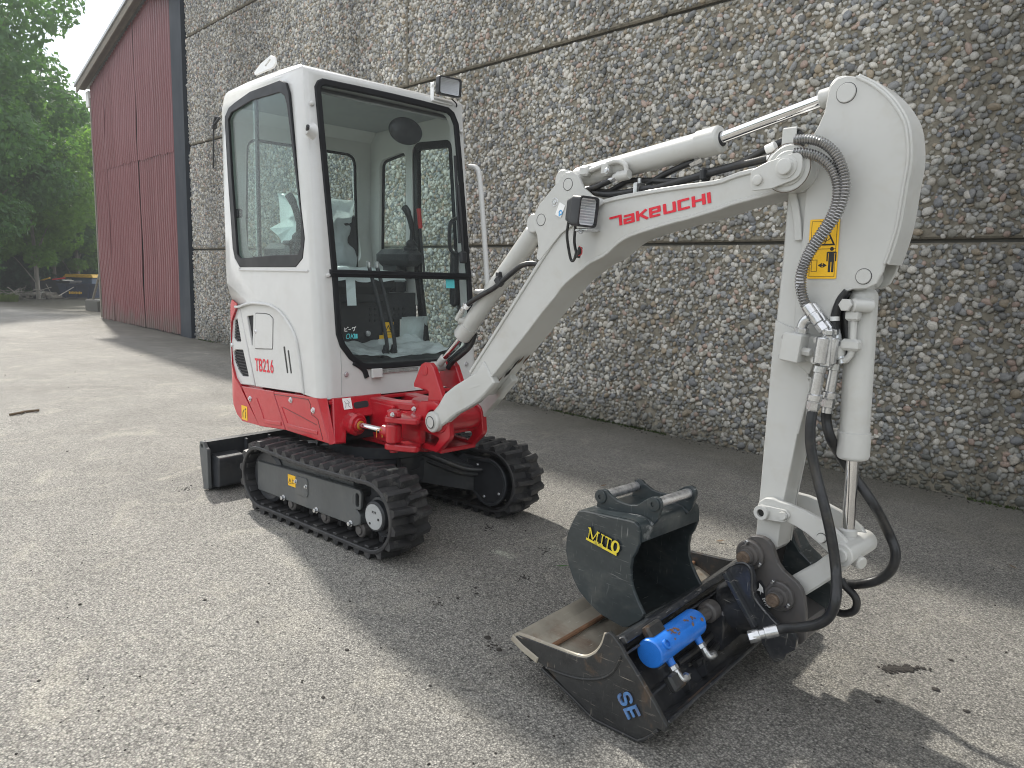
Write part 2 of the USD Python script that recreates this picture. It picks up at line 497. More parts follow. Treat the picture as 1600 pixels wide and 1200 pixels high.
pm('post_charcoal', (0.020, 0.026, 0.034), 0.6, spec=0.22, var=0.12, vscale=2, stretch=(1, 1, 0.3))
pm('galv_trim', (0.45, 0.455, 0.46), 0.4, metal=0.5, var=0.12, vscale=3)
pm('timber', (0.17, 0.15, 0.12), 0.8, var=0.25, vscale=4, stretch=(1, 1, 6), bump=0.2, bscale=40)
pm('skip_blue', (0.014, 0.022, 0.045), 0.5, var=0.25, vscale=4, dirt=(0.10, 0.06, 0.03), dirt_amt=0.35, dscale=5)
pm('skip_black', (0.012, 0.012, 0.014), 0.55, var=0.25)
pm('roof_yellow', (0.60, 0.36, 0.03), 0.5, var=0.12)
pm('slate_blue', (0.055, 0.085, 0.13), 0.5, var=0.2)
pm('scrap_light', (0.46, 0.45, 0.40), 0.6, var=0.25)
pm('bark', (0.21, 0.195, 0.165), 0.9, var=0.35, vscale=5, stretch=(1, 1, 0.35), bump=0.5, bscale=18)
pm('dark_bark', (0.085, 0.075, 0.06), 0.9, var=0.35, vscale=5, stretch=(1, 1, 0.35), bump=0.5, bscale=18)
pm('clod', (0.030, 0.026, 0.022), 0.95, var=0.35, vscale=60, bump=0.5, bscale=120)
pm('twig', (0.11, 0.075, 0.045), 0.9, var=0.3, vscale=30)
pm('block_concrete', (0.075, 0.072, 0.062), 0.9, var=0.25, vscale=6, bump=0.3, bscale=30, dirt=(0.06, 0.065, 0.04), dirt_amt=0.7)

# cladding: faded oxide red, chalky streaks down each rib, grey-green splash at the foot
M['cladding_red'] = usdkit.material(stage, '/World/Looks/cladding_red', {
    'g': ('geometry', {}), 'mp': ('mapping', {'scale': (5.0, 5.0, 0.25)}), 'n': ('noise_texture', {'scale': 1.6, 'detail': 6.0, 'roughness': 0.65}),
    'r': ('rgb_ramp', {'ramp': [(0.3, (0.125, 0.034, 0.038)), (0.6, (0.165, 0.055, 0.058)), (0.78, (0.22, 0.110, 0.11))]}),
    's': ('separate_xyz', {}), 'n2': ('noise_texture', {'scale': 3.0, 'detail': 6.0}), 'a': ('math', {'math_type': 'multiply_add', 'value2': 0.9, 'value3': -0.32}),
    'h': ('math', {'math_type': 'subtract'}), 'd': ('map_range', {'from_min': -0.25, 'from_max': 0.32, 'to_min': 0.85, 'to_max': 0.0}),
    'x': ('mix', {'color2': (0.105, 0.10, 0.085)}), 'p': ('principled_bsdf', {'roughness': 0.36, 'specular_ior_level': 0.55})},
    [('g.position', 'mp.vector'), ('mp.vector', 'n.vector'), ('n.fac', 'r.fac'), ('g.position', 's.vector'), ('g.position', 'n2.vector'), ('n2.fac', 'a.value1'),
     ('s.z', 'h.value1'), ('a.value', 'h.value2'), ('h.value', 'd.value'), ('d.result', 'x.fac'), ('r.color', 'x.color1'), ('x.color', 'p.base_color')], surface='p.BSDF')


def stone_material(name, ramp):
    """Pebble: each stone its own colour from the ramp, mottled and veined, weathered in broad vertical streaks, muddy at the foot of the wall."""
    M[name] = usdkit.material(stage, f'/World/Looks/{name}', {
        'oi': ('object_info', {}), 'r': ('rgb_ramp', {'ramp': ramp, 'interpolate': False}), 'g': ('geometry', {}), 'tc': ('texture_coordinate', {}),
        'v': ('noise_texture', {'scale': 90.0, 'detail': 5.0, 'roughness': 0.7}), 'vr': ('map_range', {'from_min': 0.3, 'from_max': 0.7, 'to_min': 0.72, 'to_max': 1.22}),
        'mv': ('mix', {'mix_type': 'multiply', 'fac': 1.0}),
        'mp': ('mapping', {'scale': (0.8, 0.8, 0.10)}), 'n': ('noise_texture', {'scale': 1.1, 'detail': 4.0, 'roughness': 0.6}),
        'wr': ('map_range', {'from_min': 0.36, 'from_max': 0.62, 'to_min': 0.56, 'to_max': 1.08}), 'mw': ('mix', {'mix_type': 'multiply', 'fac': 1.0}),
        's': ('separate_xyz', {}), 'n2': ('noise_texture', {'scale': 2.2, 'detail': 5.0}), 'a': ('math', {'math_type': 'multiply_add', 'value2': 0.75, 'value3': -0.2}),
        'h': ('math', {'math_type': 'subtract'}), 'd': ('map_range', {'from_min': -0.2, 'from_max': 0.18, 'to_min': 0.85, 'to_max': 0.0}),
        'x': ('mix', {'color2': (0.055, 0.055, 0.043)}), 'p': ('principled_bsdf', {'roughness': 0.5, 'specular_ior_level': 0.4})},
        [('oi.random', 'r.fac'), ('g.position', 'v.vector'), ('v.fac', 'vr.value'), ('r.color', 'mv.color1'), ('vr.result', 'mv.color2'),
         ('g.position', 'mp.vector'), ('mp.vector', 'n.vector'), ('n.fac', 'wr.value'), ('mv.color', 'mw.color1'), ('wr.result', 'mw.color2'),
         ('g.position', 's.vector'), ('g.position', 'n2.vector'), ('n2.fac', 'a.value1'), ('s.z', 'h.value1'), ('a.value', 'h.value2'), ('h.value', 'd.value'),
         ('d.result', 'x.fac'), ('mw.color', 'x.color1'), ('x.color', 'p.base_color')], surface='p.BSDF')


_cols = [(0.36, 0.36, 0.34), (0.20, 0.21, 0.215), (0.45, 0.44, 0.41), (0.115, 0.125, 0.14), (0.29, 0.285, 0.265), (0.165, 0.18, 0.205), (0.53, 0.52, 0.49), (0.24, 0.235, 0.205),
         (0.33, 0.34, 0.345), (0.085, 0.095, 0.105), (0.40, 0.38, 0.345), (0.26, 0.275, 0.285), (0.34, 0.255, 0.22), (0.19, 0.19, 0.17), (0.30, 0.31, 0.30), (0.145, 0.15, 0.155),
         (0.48, 0.475, 0.46), (0.225, 0.235, 0.25), (0.27, 0.225, 0.165), (0.41, 0.415, 0.41)]
stone_material('pebble', [(i / len(_cols), tuple(min(0.74, 1.2 * w_ * (0.86 * q + 0.14 * m)) for q, m, w_ in zip(c, (0.285, 0.270, 0.240), (1.03, 1.0, 0.945)))) for i, c in enumerate(_cols)])

M['wall_mortar'] = usdkit.material(stage, '/World/Looks/wall_mortar', {
    'g': ('geometry', {}), 'n': ('noise_texture', {'scale': 26.0, 'detail': 8.0, 'roughness': 0.7}),
    'r': ('rgb_ramp', {'ramp': [(0.3, (0.15, 0.135, 0.106)), (0.55, (0.24, 0.218, 0.172)), (0.8, (0.34, 0.310, 0.250))]}),
    'mp': ('mapping', {'scale': (0.8, 0.8, 0.10)}), 'n1': ('noise_texture', {'scale': 1.1, 'detail': 4.0, 'roughness': 0.6}),
    'wr': ('map_range', {'from_min': 0.36, 'from_max': 0.62, 'to_min': 0.68, 'to_max': 1.05}), 'mw': ('mix', {'mix_type': 'multiply', 'fac': 1.0}),
    'b': ('bump', {'strength': 0.7, 'distance': 0.006}), 'p': ('principled_bsdf', {'roughness': 0.95, 'specular_ior_level': 0.25})},
    [('g.position', 'n.vector'), ('n.fac', 'r.fac'), ('g.position', 'mp.vector'), ('mp.vector', 'n1.vector'), ('n1.fac', 'wr.value'), ('r.color', 'mw.color1'), ('wr.result', 'mw.color2'),
     ('mw.color', 'p.base_color'), ('n.fac', 'b.height'), ('b.normal', 'p.normal')], surface='p.BSDF')
pm('joint_strip', (0.075, 0.072, 0.060), 0.85, var=0.25, vscale=9, bump=0.3, bscale=60)

# asphalt: grey binder with pale and dark chippings, worn pale lanes, stains, mossy silt along the wall
M['asphalt'] = usdkit.material(stage, '/World/Looks/asphalt', {
    'g': ('geometry', {}), 's': ('separate_xyz', {}),
    'v': ('voronoi_texture', {'scale': 150.0, 'randomness': 1.0}), 'vc': ('separate_color', {}),
    'vr': ('rgb_ramp', {'ramp': [(0.0, (0.10, 0.097, 0.092)), (0.25, (0.205, 0.199, 0.187)), (0.62, (0.335, 0.324, 0.300)), (0.86, (0.48, 0.463, 0.425)), (1.0, (0.68, 0.655, 0.60))]}),
    'v2': ('voronoi_texture', {'scale': 330.0, 'randomness': 1.0}), 'vc2': ('separate_color', {}),
    'vr2': ('rgb_ramp', {'ramp': [(0.0, (0.17, 0.166, 0.158)), (0.5, (0.29, 0.281, 0.262)), (1.0, (0.45, 0.435, 0.40))]}),
    'mixv': ('mix', {'fac': 0.45}),
    'n1': ('noise_texture', {'scale': 0.62, 'detail': 7.0, 'roughness': 0.62, 'distortion': 0.6}), 'l1': ('map_range', {'from_min': 0.34, 'from_max': 0.66, 'to_min': 0.86, 'to_max': 1.13}),
    'm1': ('mix', {'mix_type': 'multiply', 'fac': 1.0}),
    'n2': ('noise_texture', {'scale': 2.6, 'detail': 9.0, 'roughness': 0.72, 'distortion': 1.2}), 'l2': ('map_range', {'from_min': 0.52, 'from_max': 0.74, 'to_min': 0.0, 'to_max': 0.6}),
    'm2': ('mix', {'color2': (0.56, 0.53, 0.455)}),
    'n3': ('noise_texture', {'scale': 5.2, 'detail': 9.0, 'roughness': 0.75, 'distortion': 0.9}), 'l3': ('map_range', {'from_min': 0.60, 'from_max': 0.74, 'to_min': 0.0, 'to_max': 0.55}),
    'm3': ('mix', {'color2': (0.10, 0.092, 0.080)}),
    'n4': ('noise_texture', {'scale': 1.3, 'detail': 6.0}), 'a4': ('math', {'math_type': 'multiply_add', 'value2': 1.6}), 'd4': ('map_range', {'from_min': 4.9, 'from_max': 6.05, 'to_min': 0.0, 'to_max': 0.72}),
    'm4': ('mix', {'color2': (0.115, 0.107, 0.080)}),
    'mpd': ('mapping', {'scale': (0.6, 2.6, 1.0), 'rotation': (0, 0, 0.35)}), 'n5': ('noise_texture', {'scale': 0.9, 'detail': 6.0, 'roughness': 0.6}),
    'l5': ('map_range', {'from_min': 0.35, 'from_max': 0.65, 'to_min': 0.95, 'to_max': 1.05}), 'm5': ('mix', {'mix_type': 'multiply', 'fac': 1.0}), 'm6': ('mix', {'mix_type': 'multiply', 'fac': 1.0, 'color2': (1.06, 1.05, 1.02)}), 'pt': ('map_range', {'from_min': 0.15, 'from_max': 0.62, 'to_min': 1.08, 'to_max': 0.62}), 'm7': ('mix', {'mix_type': 'multiply', 'fac': 1.0}), 'xy': ('math', {'math_type': 'add'}), 'xn': ('math', {'math_type': 'multiply_add', 'value2': 2.2}), 'dust': ('map_range', {'from_min': 0.0, 'from_max': 2.6, 'to_min': 1.05, 'to_max': 0.80, 'clamp': True}), 'm8': ('mix', {'mix_type': 'multiply', 'fac': 1.0}),
    'bh': ('math', {'math_type': 'multiply_add', 'value2': 1.0}), 'nb': ('noise_texture', {'scale': 340.0, 'detail': 3.0}),
    'b': ('bump', {'strength': 1.0, 'distance': 0.0055}), 'b2': ('bump', {'strength': 0.5, 'distance': 0.02}),
    'p': ('principled_bsdf', {'roughness': 0.78, 'specular_ior_level': 0.42})},
    [('g.position', 's.vector')] + [('g.position', f'{k}.vector') for k in ('v', 'v2', 'n1', 'n2', 'n3', 'n4', 'nb', 'mpd')] +
    [('v.color', 'vc.color'), ('vc.r', 'vr.fac'), ('v2.color', 'vc2.color'), ('vc2.g', 'vr2.fac'), ('vr.color', 'mixv.color1'), ('vr2.color', 'mixv.color2'),
     ('n1.fac', 'l1.value'), ('mixv.color', 'm1.color1'), ('l1.result', 'm1.color2'),
     ('n2.fac', 'l2.value'), ('l2.result', 'm2.fac'), ('m1.color', 'm2.color1'),
     ('n3.fac', 'l3.value'), ('l3.result', 'm3.fac'), ('m2.color', 'm3.color1'),
     ('n4.fac', 'a4.value1'), ('s.y', 'a4.value3'), ('a4.value', 'd4.value'), ('d4.result', 'm4.fac'), ('m3.color', 'm4.color1'),
     ('mpd.vector', 'n5.vector'), ('n5.fac', 'l5.value'), ('m4.color', 'm5.color1'), ('l5.result', 'm5.color2'), ('m5.color', 'm6.color1'), ('m6.color', 'm7.color1'), ('v.distance', 'pt.value'), ('pt.result', 'm7.color2'), ('s.x', 'xy.value1'), ('s.y', 'xy.value2'), ('n1.fac', 'xn.value1'), ('xy.value', 'xn.value3'), ('xn.value', 'dust.value'), ('m7.color', 'm8.color1'), ('dust.result', 'm8.color2'), ('m8.color', 'p.base_color'),
     ('v.distance', 'bh.value1'), ('nb.fac', 'bh.value3'), ('bh.value', 'b.height'), ('n3.fac', 'b2.height'), ('b2.normal', 'b.normal'), ('b.normal', 'p.normal')], surface='p.BSDF')


def leaf_material(name, a, b, trans=0.45):
    M[name] = usdkit.material(stage, f'/World/Looks/{name}', {
        'g': ('geometry', {}), 'n': ('noise_texture', {'scale': 0.55, 'detail': 5.0, 'roughness': 0.7}),
        'mr': ('math', {'math_type': 'multiply_add', 'value2': 0.5}), 'n2': ('math', {'math_type': 'multiply', 'value2': 0.5}),
        'r': ('rgb_ramp', {'ramp': [(0.25, a), (0.75, b)]}), 'p': ('principled_bsdf', {'roughness': 0.55, 'specular_ior_level': 0.3}),
        't': ('translucent_bsdf', {}), 'tc': ('mix', {'mix_type': 'multiply', 'fac': 1.0, 'color2': (1.25, 1.35, 0.55)}), 'm': ('mix_closure', {'fac': trans})},
        [('g.position', 'n.vector'), ('n.fac', 'n2.value1'), ('g.random_per_island', 'mr.value1'), ('n2.value', 'mr.value3'), ('mr.value', 'r.fac'), ('r.color', 'p.base_color'),
         ('r.color', 'tc.color1'), ('tc.color', 't.color'), ('p.BSDF', 'm.closure1'), ('t.BSDF', 'm.closure2')], surface='m.closure')


leaf_material('leaf_bright', (0.125, 0.235, 0.06), (0.26, 0.40, 0.10), 0.55)
leaf_material('leaf_mid', (0.065, 0.14, 0.055), (0.14, 0.25, 0.085), 0.5)
leaf_material('leaf_dark', (0.028, 0.066, 0.042), (0.062, 0.115, 0.066), 0.4)
leaf_material('grass_blade', (0.075, 0.105, 0.022), (0.17, 0.19, 0.05), 0.35)
leaf_material('moss', (0.030, 0.048, 0.010), (0.085, 0.115, 0.022), 0.2)


def glass(name, tint, refl=1.0, haze=0.0):
    n = {'lw': ('layer_weight', {'blend': 0.5}), 'pw': ('math', {'math_type': 'power', 'value2': 4.5}), 'f': ('math', {'math_type': 'multiply_add', 'value2': 0.55, 'value3': 0.009}),
         't': ('transparent_bsdf', {'color': tint}), 'g': ('glossy_bsdf', {'roughness': 0.01, 'color': (refl,) * 3}), 'm': ('mix_closure', {})}
    l = [('lw.facing', 'pw.value1'), ('pw.value', 'f.value1'), ('f.value', 'm.fac'), ('t.BSDF', 'm.closure1'), ('g.BSDF', 'm.closure2')]
    out = 'm.closure'
    if haze:
        n.update({'tc': ('texture_coordinate', {}), 'n': ('noise_texture', {'scale': 260.0, 'detail': 3.0}), 'h': ('map_range', {'from_min': 0.45, 'from_max': 0.75, 'to_min': haze * 0.5, 'to_max': haze * 2.2}),
                  'd': ('diffuse_bsdf', {'color': (0.42, 0.44, 0.44)}), 'm2': ('mix_closure', {})})
        l += [('tc.object', 'n.vector'), ('n.fac', 'h.value'), ('h.result', 'm2.fac'), ('m.closure', 'm2.closure1'), ('d.BSDF', 'm2.closure2')]
        out = 'm2.closure'
    M[name] = usdkit.material(stage, f'/World/Looks/{name}', n, l, surface=out)


glass('windshield_glass', (0.96, 0.98, 0.975), haze=0.013)
glass('tint_glass', (0.87, 0.945, 0.93))
glass('lens_glass', (0.985, 0.99, 1.0))
M['clear_film'] = usdkit.material(stage, '/World/Looks/clear_film', {
    'tc': ('texture_coordinate', {}), 'n': ('noise_texture', {'scale': 14.0, 'detail': 4.0, 'distortion': 1.0}), 'b': ('bump', {'strength': 0.8, 'distance': 0.02}),
    't': ('transparent_bsdf', {'color': (0.80, 0.88, 0.88)}), 'p': ('principled_bsdf', {'base_color': (0.86, 0.93, 0.94), 'roughness': 0.22, 'specular_ior_level': 0.7}),
    'l': ('translucent_bsdf', {'color': (0.8, 0.88, 0.9)}), 'm0': ('mix_closure', {'fac': 0.4}), 'm': ('mix_closure', {'fac': 0.80})},
    [('tc.object', 'n.vector'), ('n.fac', 'b.height'), ('b.normal', 'p.normal'), ('p.BSDF', 'm0.closure1'), ('l.BSDF', 'm0.closure2'), ('t.BSDF', 'm.closure1'), ('m0.closure', 'm.closure2')], surface='m.closure')
M['reflector'] = usdkit.material(stage, '/World/Looks/reflector', {
    'tc': ('texture_coordinate', {}), 'w': ('wave_texture', {'scale': 60.0, 'bands_direction': 'z', 'distortion': 0.6}), 'b': ('bump', {'strength': 0.5, 'distance': 0.004}),
    'p': ('principled_bsdf', {'base_color': (0.93, 0.93, 0.92), 'metallic': 0.0, 'roughness': 0.2, 'specular_ior_level': 0.9})},
    [('tc.object', 'w.vector'), ('w.fac', 'b.height'), ('b.normal', 'p.normal')], surface='p.BSDF')

# ------------------------------------------------------------------ ground
WY = 5.20                                          # the wall's plane


def ground_z(x, y):
    x, y = np.asarray(x, float), np.asarray(y, float)
    z = 0.035 * np.exp(-((y - 5.4) / 0.9) ** 2) * np.exp(-((x + 6.0) / 3.2) ** 2)
    z = z + 0.03 * np.exp(-((x + 19.5) / 3) ** 2) * np.exp(-((y - 5) / 2.5) ** 2)
    return z - 0.020 * np.maximum(0, -21 - x)*np.clip((-21-x)/6,0,1) * (1 - np.clip((-x - 60) / 60, 0, 1))


gx = np.unique(np.r_[-500, -250, -120, np.arange(-80, -24, 4), np.arange(-24, 4, 0.4), np.arange(4, 30, 4), 60, 150, 400])
gy = np.unique(np.r_[-400, -150, -60, -25, np.arange(-10, -1, 1.5), np.arange(-1, 7, 0.3), np.arange(7, 60, 6), 120, 400])
GX, GY = np.meshgrid(gx, gy, indexing='ij')
gv = np.column_stack([GX.ravel(), GY.ravel(), ground_z(GX, GY).ravel()])
ii = np.arange(len(gx) * len(gy)).reshape(len(gx), len(gy))
gf = np.column_stack([ii[:-1, :-1].ravel(), ii[1:, :-1].ravel(), ii[1:, 1:].ravel(), ii[:-1, 1:].ravel()])
tag(obj('ground', (gv, gf), 'asphalt', smooth=True), kind='structure')

# ------------------------------------------------------------------ warehouse with washed-pebble concrete panels
WX0, WX1, WTOP = -13.69, 7.0, 6.62
xj = float(aty(637, 67, WY)[0])
zj = [-0.25, 1.60, 3.40, 5.20, WTOP]
wall = thing('warehouse', (WX0, WY, 0), 'grey warehouse with walls of pebble-faced concrete panels behind the mini excavator', 'warehouse')
core = sbox(WX0, WY + 0.16, WX1, WY + 14)
obj('wall_core', prism(list(core.exterior.coords)[:-1], -0.25, WTOP - 0.05, 0, axis='z'), 'wall_mortar', wall, smooth=False)
obj('roof', bx(((WX0 + WX1) / 2, WY + 7.0, WTOP + 0.10), (WX1 - WX0 + 0.3, 14.4, 0.22), 0.02), 'galv_trim', wall)
panels = []
cols = [(WX0 + 0.01, xj), (xj, xj + 6.6), (xj + 6.6, WX1)]
GAP = 0.012
for zi in range(4):
    for ci, (xa, xb) in enumerate(cols):
        a0, a1, b0, b1 = xa + GAP, xb - GAP, zj[zi] + GAP, zj[zi + 1] - GAP
        if ci == 0 and xj + 6.6 > WX1:
            pass
        pn = prism([(a0, b0), (a1, b0), (a1, b1), (a0, b1)], WY, WY + 0.15, 0.014)
        panels.append((obj('wall_panel', pn, 'wall_mortar', wall, smooth=False), a0, a1, b0, b1))
for zi in range(1, 4):                             # sealed joint behind the open gap
    obj('joint_seal', bx(((WX0 + WX1) / 2, WY + 0.055, zj[zi]), (WX1 - WX0 - 0.02, 0.03, 2 * GAP + 0.02), 0.002), 'joint_strip', wall)


def stone_shape(seed, sub=1):
    r = np.random.default_rng(seed)
    m = trimesh.creation.icosphere(subdivisions=sub)
    v = np.array(m.vertices)
    k = 1 + 0.22 * (meshkit.noise(v * 1.3 + seed * 7.1, seed) - 0.5) * 2
    v = v * k[:, None]
    v[:, 2] = np.sign(v[:, 2]) * np.abs(v[:, 2]) ** 0.85
    return trimesh.Trimesh(v, m.faces, process=False)


SH = [stone_shape(s) for s in range(7)]
sx, sz_ = 0.0350, 0.0310
pts = []
for row, z in enumerate(np.arange(-0.05, WTOP - 0.03, sz_)):
    xs = np.arange(WX0 + 0.03, 1.35, sx) + (row % 2) * sx / 2
    pts.append(np.column_stack([xs, np.full(len(xs), z)]))
pts = np.vstack(pts)
pts = pts + rng.uniform(-0.36, 0.36, pts.shape) * [sx, sz_]
keep = rng.random(len(pts)) > 0.06 + 0.12 * (meshkit.noise(np.column_stack([pts * 2.2, np.zeros(len(pts))]), 3) > 0.62)
pts = pts[keep]
rad = np.clip(rng.lognormal(math.log(0.0172), 0.27, len(pts)), 0.008, 0.031)
small = rng.choice(len(pts), len(pts) // 3, replace=False)
p2 = pts[small] + rng.uniform(-1, 1, (len(small), 2)) * 0.024
pts = np.vstack([pts, p2]); rad = np.r_[rad, np.clip(rng.lognormal(math.log(0.0082), 0.25, len(p2)), 0.005, 0.013)]
okz = np.ones(len(pts), bool)
for z in zj[1:4]:
    okz &= np.abs(pts[:, 1] - z) > 0.016 + rad * 0.75
okz &= np.abs(pts[:, 0] - xj) > 0.014 + rad * 0.8
okz &= pts[:, 1] > ground_z(pts[:, 0], WY) - 0.02
pts, rad = pts[okz], rad[okz]
N = len(pts)
elong = rng.uniform(0.72, 1.42, N)
ang = rng.normal(0.15, 0.75, N)
sc = np.column_stack([rad * elong, rad / np.sqrt(elong) * rng.uniform(0.85, 1.12, N), rad * rng.uniform(0.50, 0.80, N)])
depth = WY - sc[:, 2] * rng.uniform(-0.05, 0.42, N)
# which 300 show largest: nearest the camera, in the picture and not hidden by the machine's arm
dist = np.hypot(np.hypot(pts[:, 0], WY), pts[:, 1] - 1.31)
d3 = np.column_stack([pts[:, 0], np.full(N, WY), pts[:, 1] - 1.31])
zc = d3 @ CF
u_, v_ = 800 + FPX * (d3 @ CR) / zc, 600 - FPX * (d3 @ CU) / zc
vis = (u_ > 1445) & (u_ < 1590) & (v_ > 10) & (v_ < 790)
score = np.where(vis, np.maximum(sc[:, 0], sc[:, 1]) / dist, 0)
near = np.argsort(-score)[:296]
nearset = np.zeros(N, bool); nearset[near] = True


def stone_rot(a, tx, ty):
    """local z -> outwards (-y), local x turned by a in the wall's plane, tilted a little."""
    X = np.array([math.cos(a), 0, math.sin(a)]); Y = np.array([-math.sin(a), 0, math.cos(a)]); Z = np.array([0, -1.0, 0])
    Y = np.cross(Z, X)
    R = np.column_stack([X, Y, Z])
    T = trimesh.transformations.euler_matrix(tx, ty, 0)[:3, :3]
    return R @ T


tilt = rng.normal(0, 0.16, (N, 2))
for k in near:
    par = None
    for pr, a0, a1, b0, b1 in panels:
        if a0 - 0.02 <= pts[k, 0] <= a1 + 0.02 and b0 - 0.02 <= pts[k, 1] <= b1 + 0.02:
            par = pr
    if par is None:
        continue
    s = SH[k % len(SH)]
    obj('pebble', xf(trimesh.Trimesh(s.vertices * sc[k], s.faces, process=False), stone_rot(ang[k], *tilt[k]), (pts[k, 0], depth[k], pts[k, 1])), 'pebble', par, smooth=True)

path = str(wall.GetPath()) + '/pebble_facing'
pi = UsdGeom.PointInstancer.Define(stage, path)
tag(pi.GetPrim(), kind='stuff')
protos = []
for k, s in enumerate(SH):
    pp = f'{path}/stone_shape_{k:03d}'
    usdkit.mesh(stage, pp, s, M['pebble'], smooth=True)
    protos.append(Sdf.Path(pp))
pi.CreatePrototypesRel().SetTargets(protos)
rest = np.nonzero(~nearset)[0]
quats = []
for k in rest:
    q = trimesh.transformations.quaternion_from_matrix(stone_rot(ang[k], *tilt[k]))
    quats.append(Gf.Quath(float(q[0]), float(q[1]), float(q[2]), float(q[3])))
pi.CreateProtoIndicesAttr(Vt.IntArray.FromNumpy((rest % len(SH)).astype(np.int32)))
wp = np.column_stack([pts[rest, 0], depth[rest], pts[rest, 1]]) - ORIGIN[str(wall.GetPath())]
pi.CreatePositionsAttr(Vt.Vec3fArray.FromNumpy(wp.astype(np.float32)))
pi.CreateScalesAttr(Vt.Vec3fArray.FromNumpy(sc[rest].astype(np.float32)))
pi.CreateOrientationsAttr(Vt.QuathArray(quats))

# ------------------------------------------------------------------ red corrugated shed at the end of the wall
SX0, SX1 = -19.20, -14.22
shed = thing('corrugated_shed', (SX0, WY - 0.1, 0), 'faded red corrugated metal shed with pitched roof and charcoal corner post', 'shed')
RY = WY - 0.05
eA = aty(137, 142, RY); eB = aty(228, 0, RY)
slope = (eB[2] - eA[2]) / (eB[0] - eA[0])


XR = eB[0] + 0.25                                  # ridge


def roof_z(x): return eA[2] + slope * (XR - eA[0] - np.abs(np.asarray(x, float) - XR))


zjoin = float(aty(150, 266, RY)[2])
nsh = 5
wsh = (SX1 - SX0) / nsh


def corrugated(x0, x1, z0, z1f, y, seed, wave=0.115, amp=0.017):
    r = np.random.default_rng(seed)
    n = int(round((x1 - x0) / wave * 8))
    xs = np.linspace(x0, x1, n + 1)
    ph = (xs - SX0) / wave * 2 * math.pi
    prof = np.clip(np.sin(ph) * 1.7, -1, 1) * amp
    zs = np.linspace(0, 1, 13)
    V = []
    for t in zs:
        top = z1f(xs)
        z = z0 + (top - z0) * t
        bow = 0.010 * np.sin(3.1 * t * math.pi + seed) * np.exp(-((t - 0.3) / 0.4) ** 2)
        rag = (0.012 * r.standard_normal(len(xs)) + 0.02 * (meshkit.noise(np.column_stack([xs * 4, xs * 0, xs * 0 + seed])) - 0.5)) * (t == 0)
        V.append(np.column_stack([xs, y + prof + bow, z + rag]))
    V = np.vstack(V)
    m = len(xs)
    q = np.arange(12)[:, None] * m + np.arange(m - 1)[None]
    q = q.ravel()
    F = np.column_stack([q, q + 1, q + 1 + m, q + m])
    V2 = V + [0, 0.0012, 0]
    return (np.vstack([V, V2]), np.vstack([F, F[:, ::-1] + len(V)]))


for k in range(nsh):
    x0, x1 = SX0 + k * wsh, SX0 + (k + 1) * wsh - (0.012 if k in (1, 3) else 0.001)
    dy = [0, 0.006, -0.004, 0.012, 0.002][k]
    obj('cladding_sheet', corrugated(x0, x1, 0.03, lambda x: np.full(len(x), zjoin), RY + dy, k), 'cladding_red', shed, smooth=50)
    obj('cladding_sheet', corrugated(x0, x1 + 0.001, zjoin - 0.05, lambda x: roof_z(x) - 0.02, RY - 0.010 + dy * 0.6, 20 + k), 'cladding_red', shed, smooth=50)
# the sheeting behind, the far gable slope and the rear walls
body = [(SX0 + 0.03, -0.2), (SX1, -0.2), (SX1, float(roof_z(SX1)) - 0.05), (XR, float(roof_z(XR)) - 0.05), (SX0 + 0.03, float(roof_z(SX0)) - 0.05)]
obj('inner_wall', prism(body, RY + 0.05, RY + 12), 'dark_frame', shed, smooth=False)
obj('side_flashing', bx((SX0 + 0.0, RY + 0.03, (roof_z(SX0) - 0.2) / 2), (0.07, 0.12, roof_z(SX0) - 0.3), 0.006), 'timber', shed)
post_h = WTOP + 0.25
obj('corner_post', prism([(SX1 + 0.01, RY - 0.02), (WX0 - 0.01, RY - 0.02), (WX0 - 0.01, RY + 0.4), (SX1 + 0.01, RY + 0.4)], -0.05, post_h, 0.01, axis='z'), 'post_charcoal', shed)


def sloped(y0, y1, up0, up1, over):
    """A pair of boards that follow both roof slopes, from up0 to up1 above the wall's top line."""
    xs_ = [SX0 - over, XR, SX1 + 0.3]
    lo_ = [(x, float(roof_z(x)) + up0) for x in xs_]; hi_ = [(x, float(roof_z(x)) + up1) for x in xs_]
    return prism(lo_ + hi_[::-1], y0, y1, 0.004)


obj('verge_board', sloped(RY - 0.22, RY - 0.19, -0.05, 0.09, 0.30), 'timber', shed)
obj('roof', sloped(RY - 0.25, RY + 12.2, 0.095, 0.16, 0.36), 'galv_trim', shed)
obj('roof_soffit', sloped(RY - 0.188, RY - 0.03, 0.03, 0.07, 0.30), 'timber', shed)
obj('eaves_box', bx((SX0 - 0.14, RY + 0.2, roof_z(SX0) - 0.26), (0.20, 0.5, 0.34), 0.01), 'white_print', shed)

# ------------------------------------------------------------------ moss and silt where the asphalt meets the wall
mv, mf = [], []
rm = np.random.default_rng(5)
for k in range(5200):
    x = rm.uniform(-13.5, 0.9)
    dens = meshkit.noise(np.array([[x * 1.3, 0.5, 0.1]]), 9)[0]
    if dens < 0.52:
        continue
    y = WY - 0.012 - abs(rm.normal(0, 0.022))
    z = float(ground_z(x, y)) - 0.002
    h = rm.uniform(0.005, 0.022) * (0.5 + dens)
    a = rm.uniform(0, math.pi); w = rm.uniform(0.004, 0.010)
    b = len(mv)
    lean = rm.normal(0, 0.008, 2)
    mv += [(x - w * math.cos(a), y - w * math.sin(a), z), (x + w * math.cos(a), y + w * math.sin(a), z), (x + lean[0], y + lean[1], z + h)]
    mf.append((b, b + 1, b + 2))
tag(obj('moss', (np.array(mv), np.array(mf)), 'moss', smooth=False), 'thin green moss and weeds along the foot of the pebble wall', 'moss', kind='stuff')

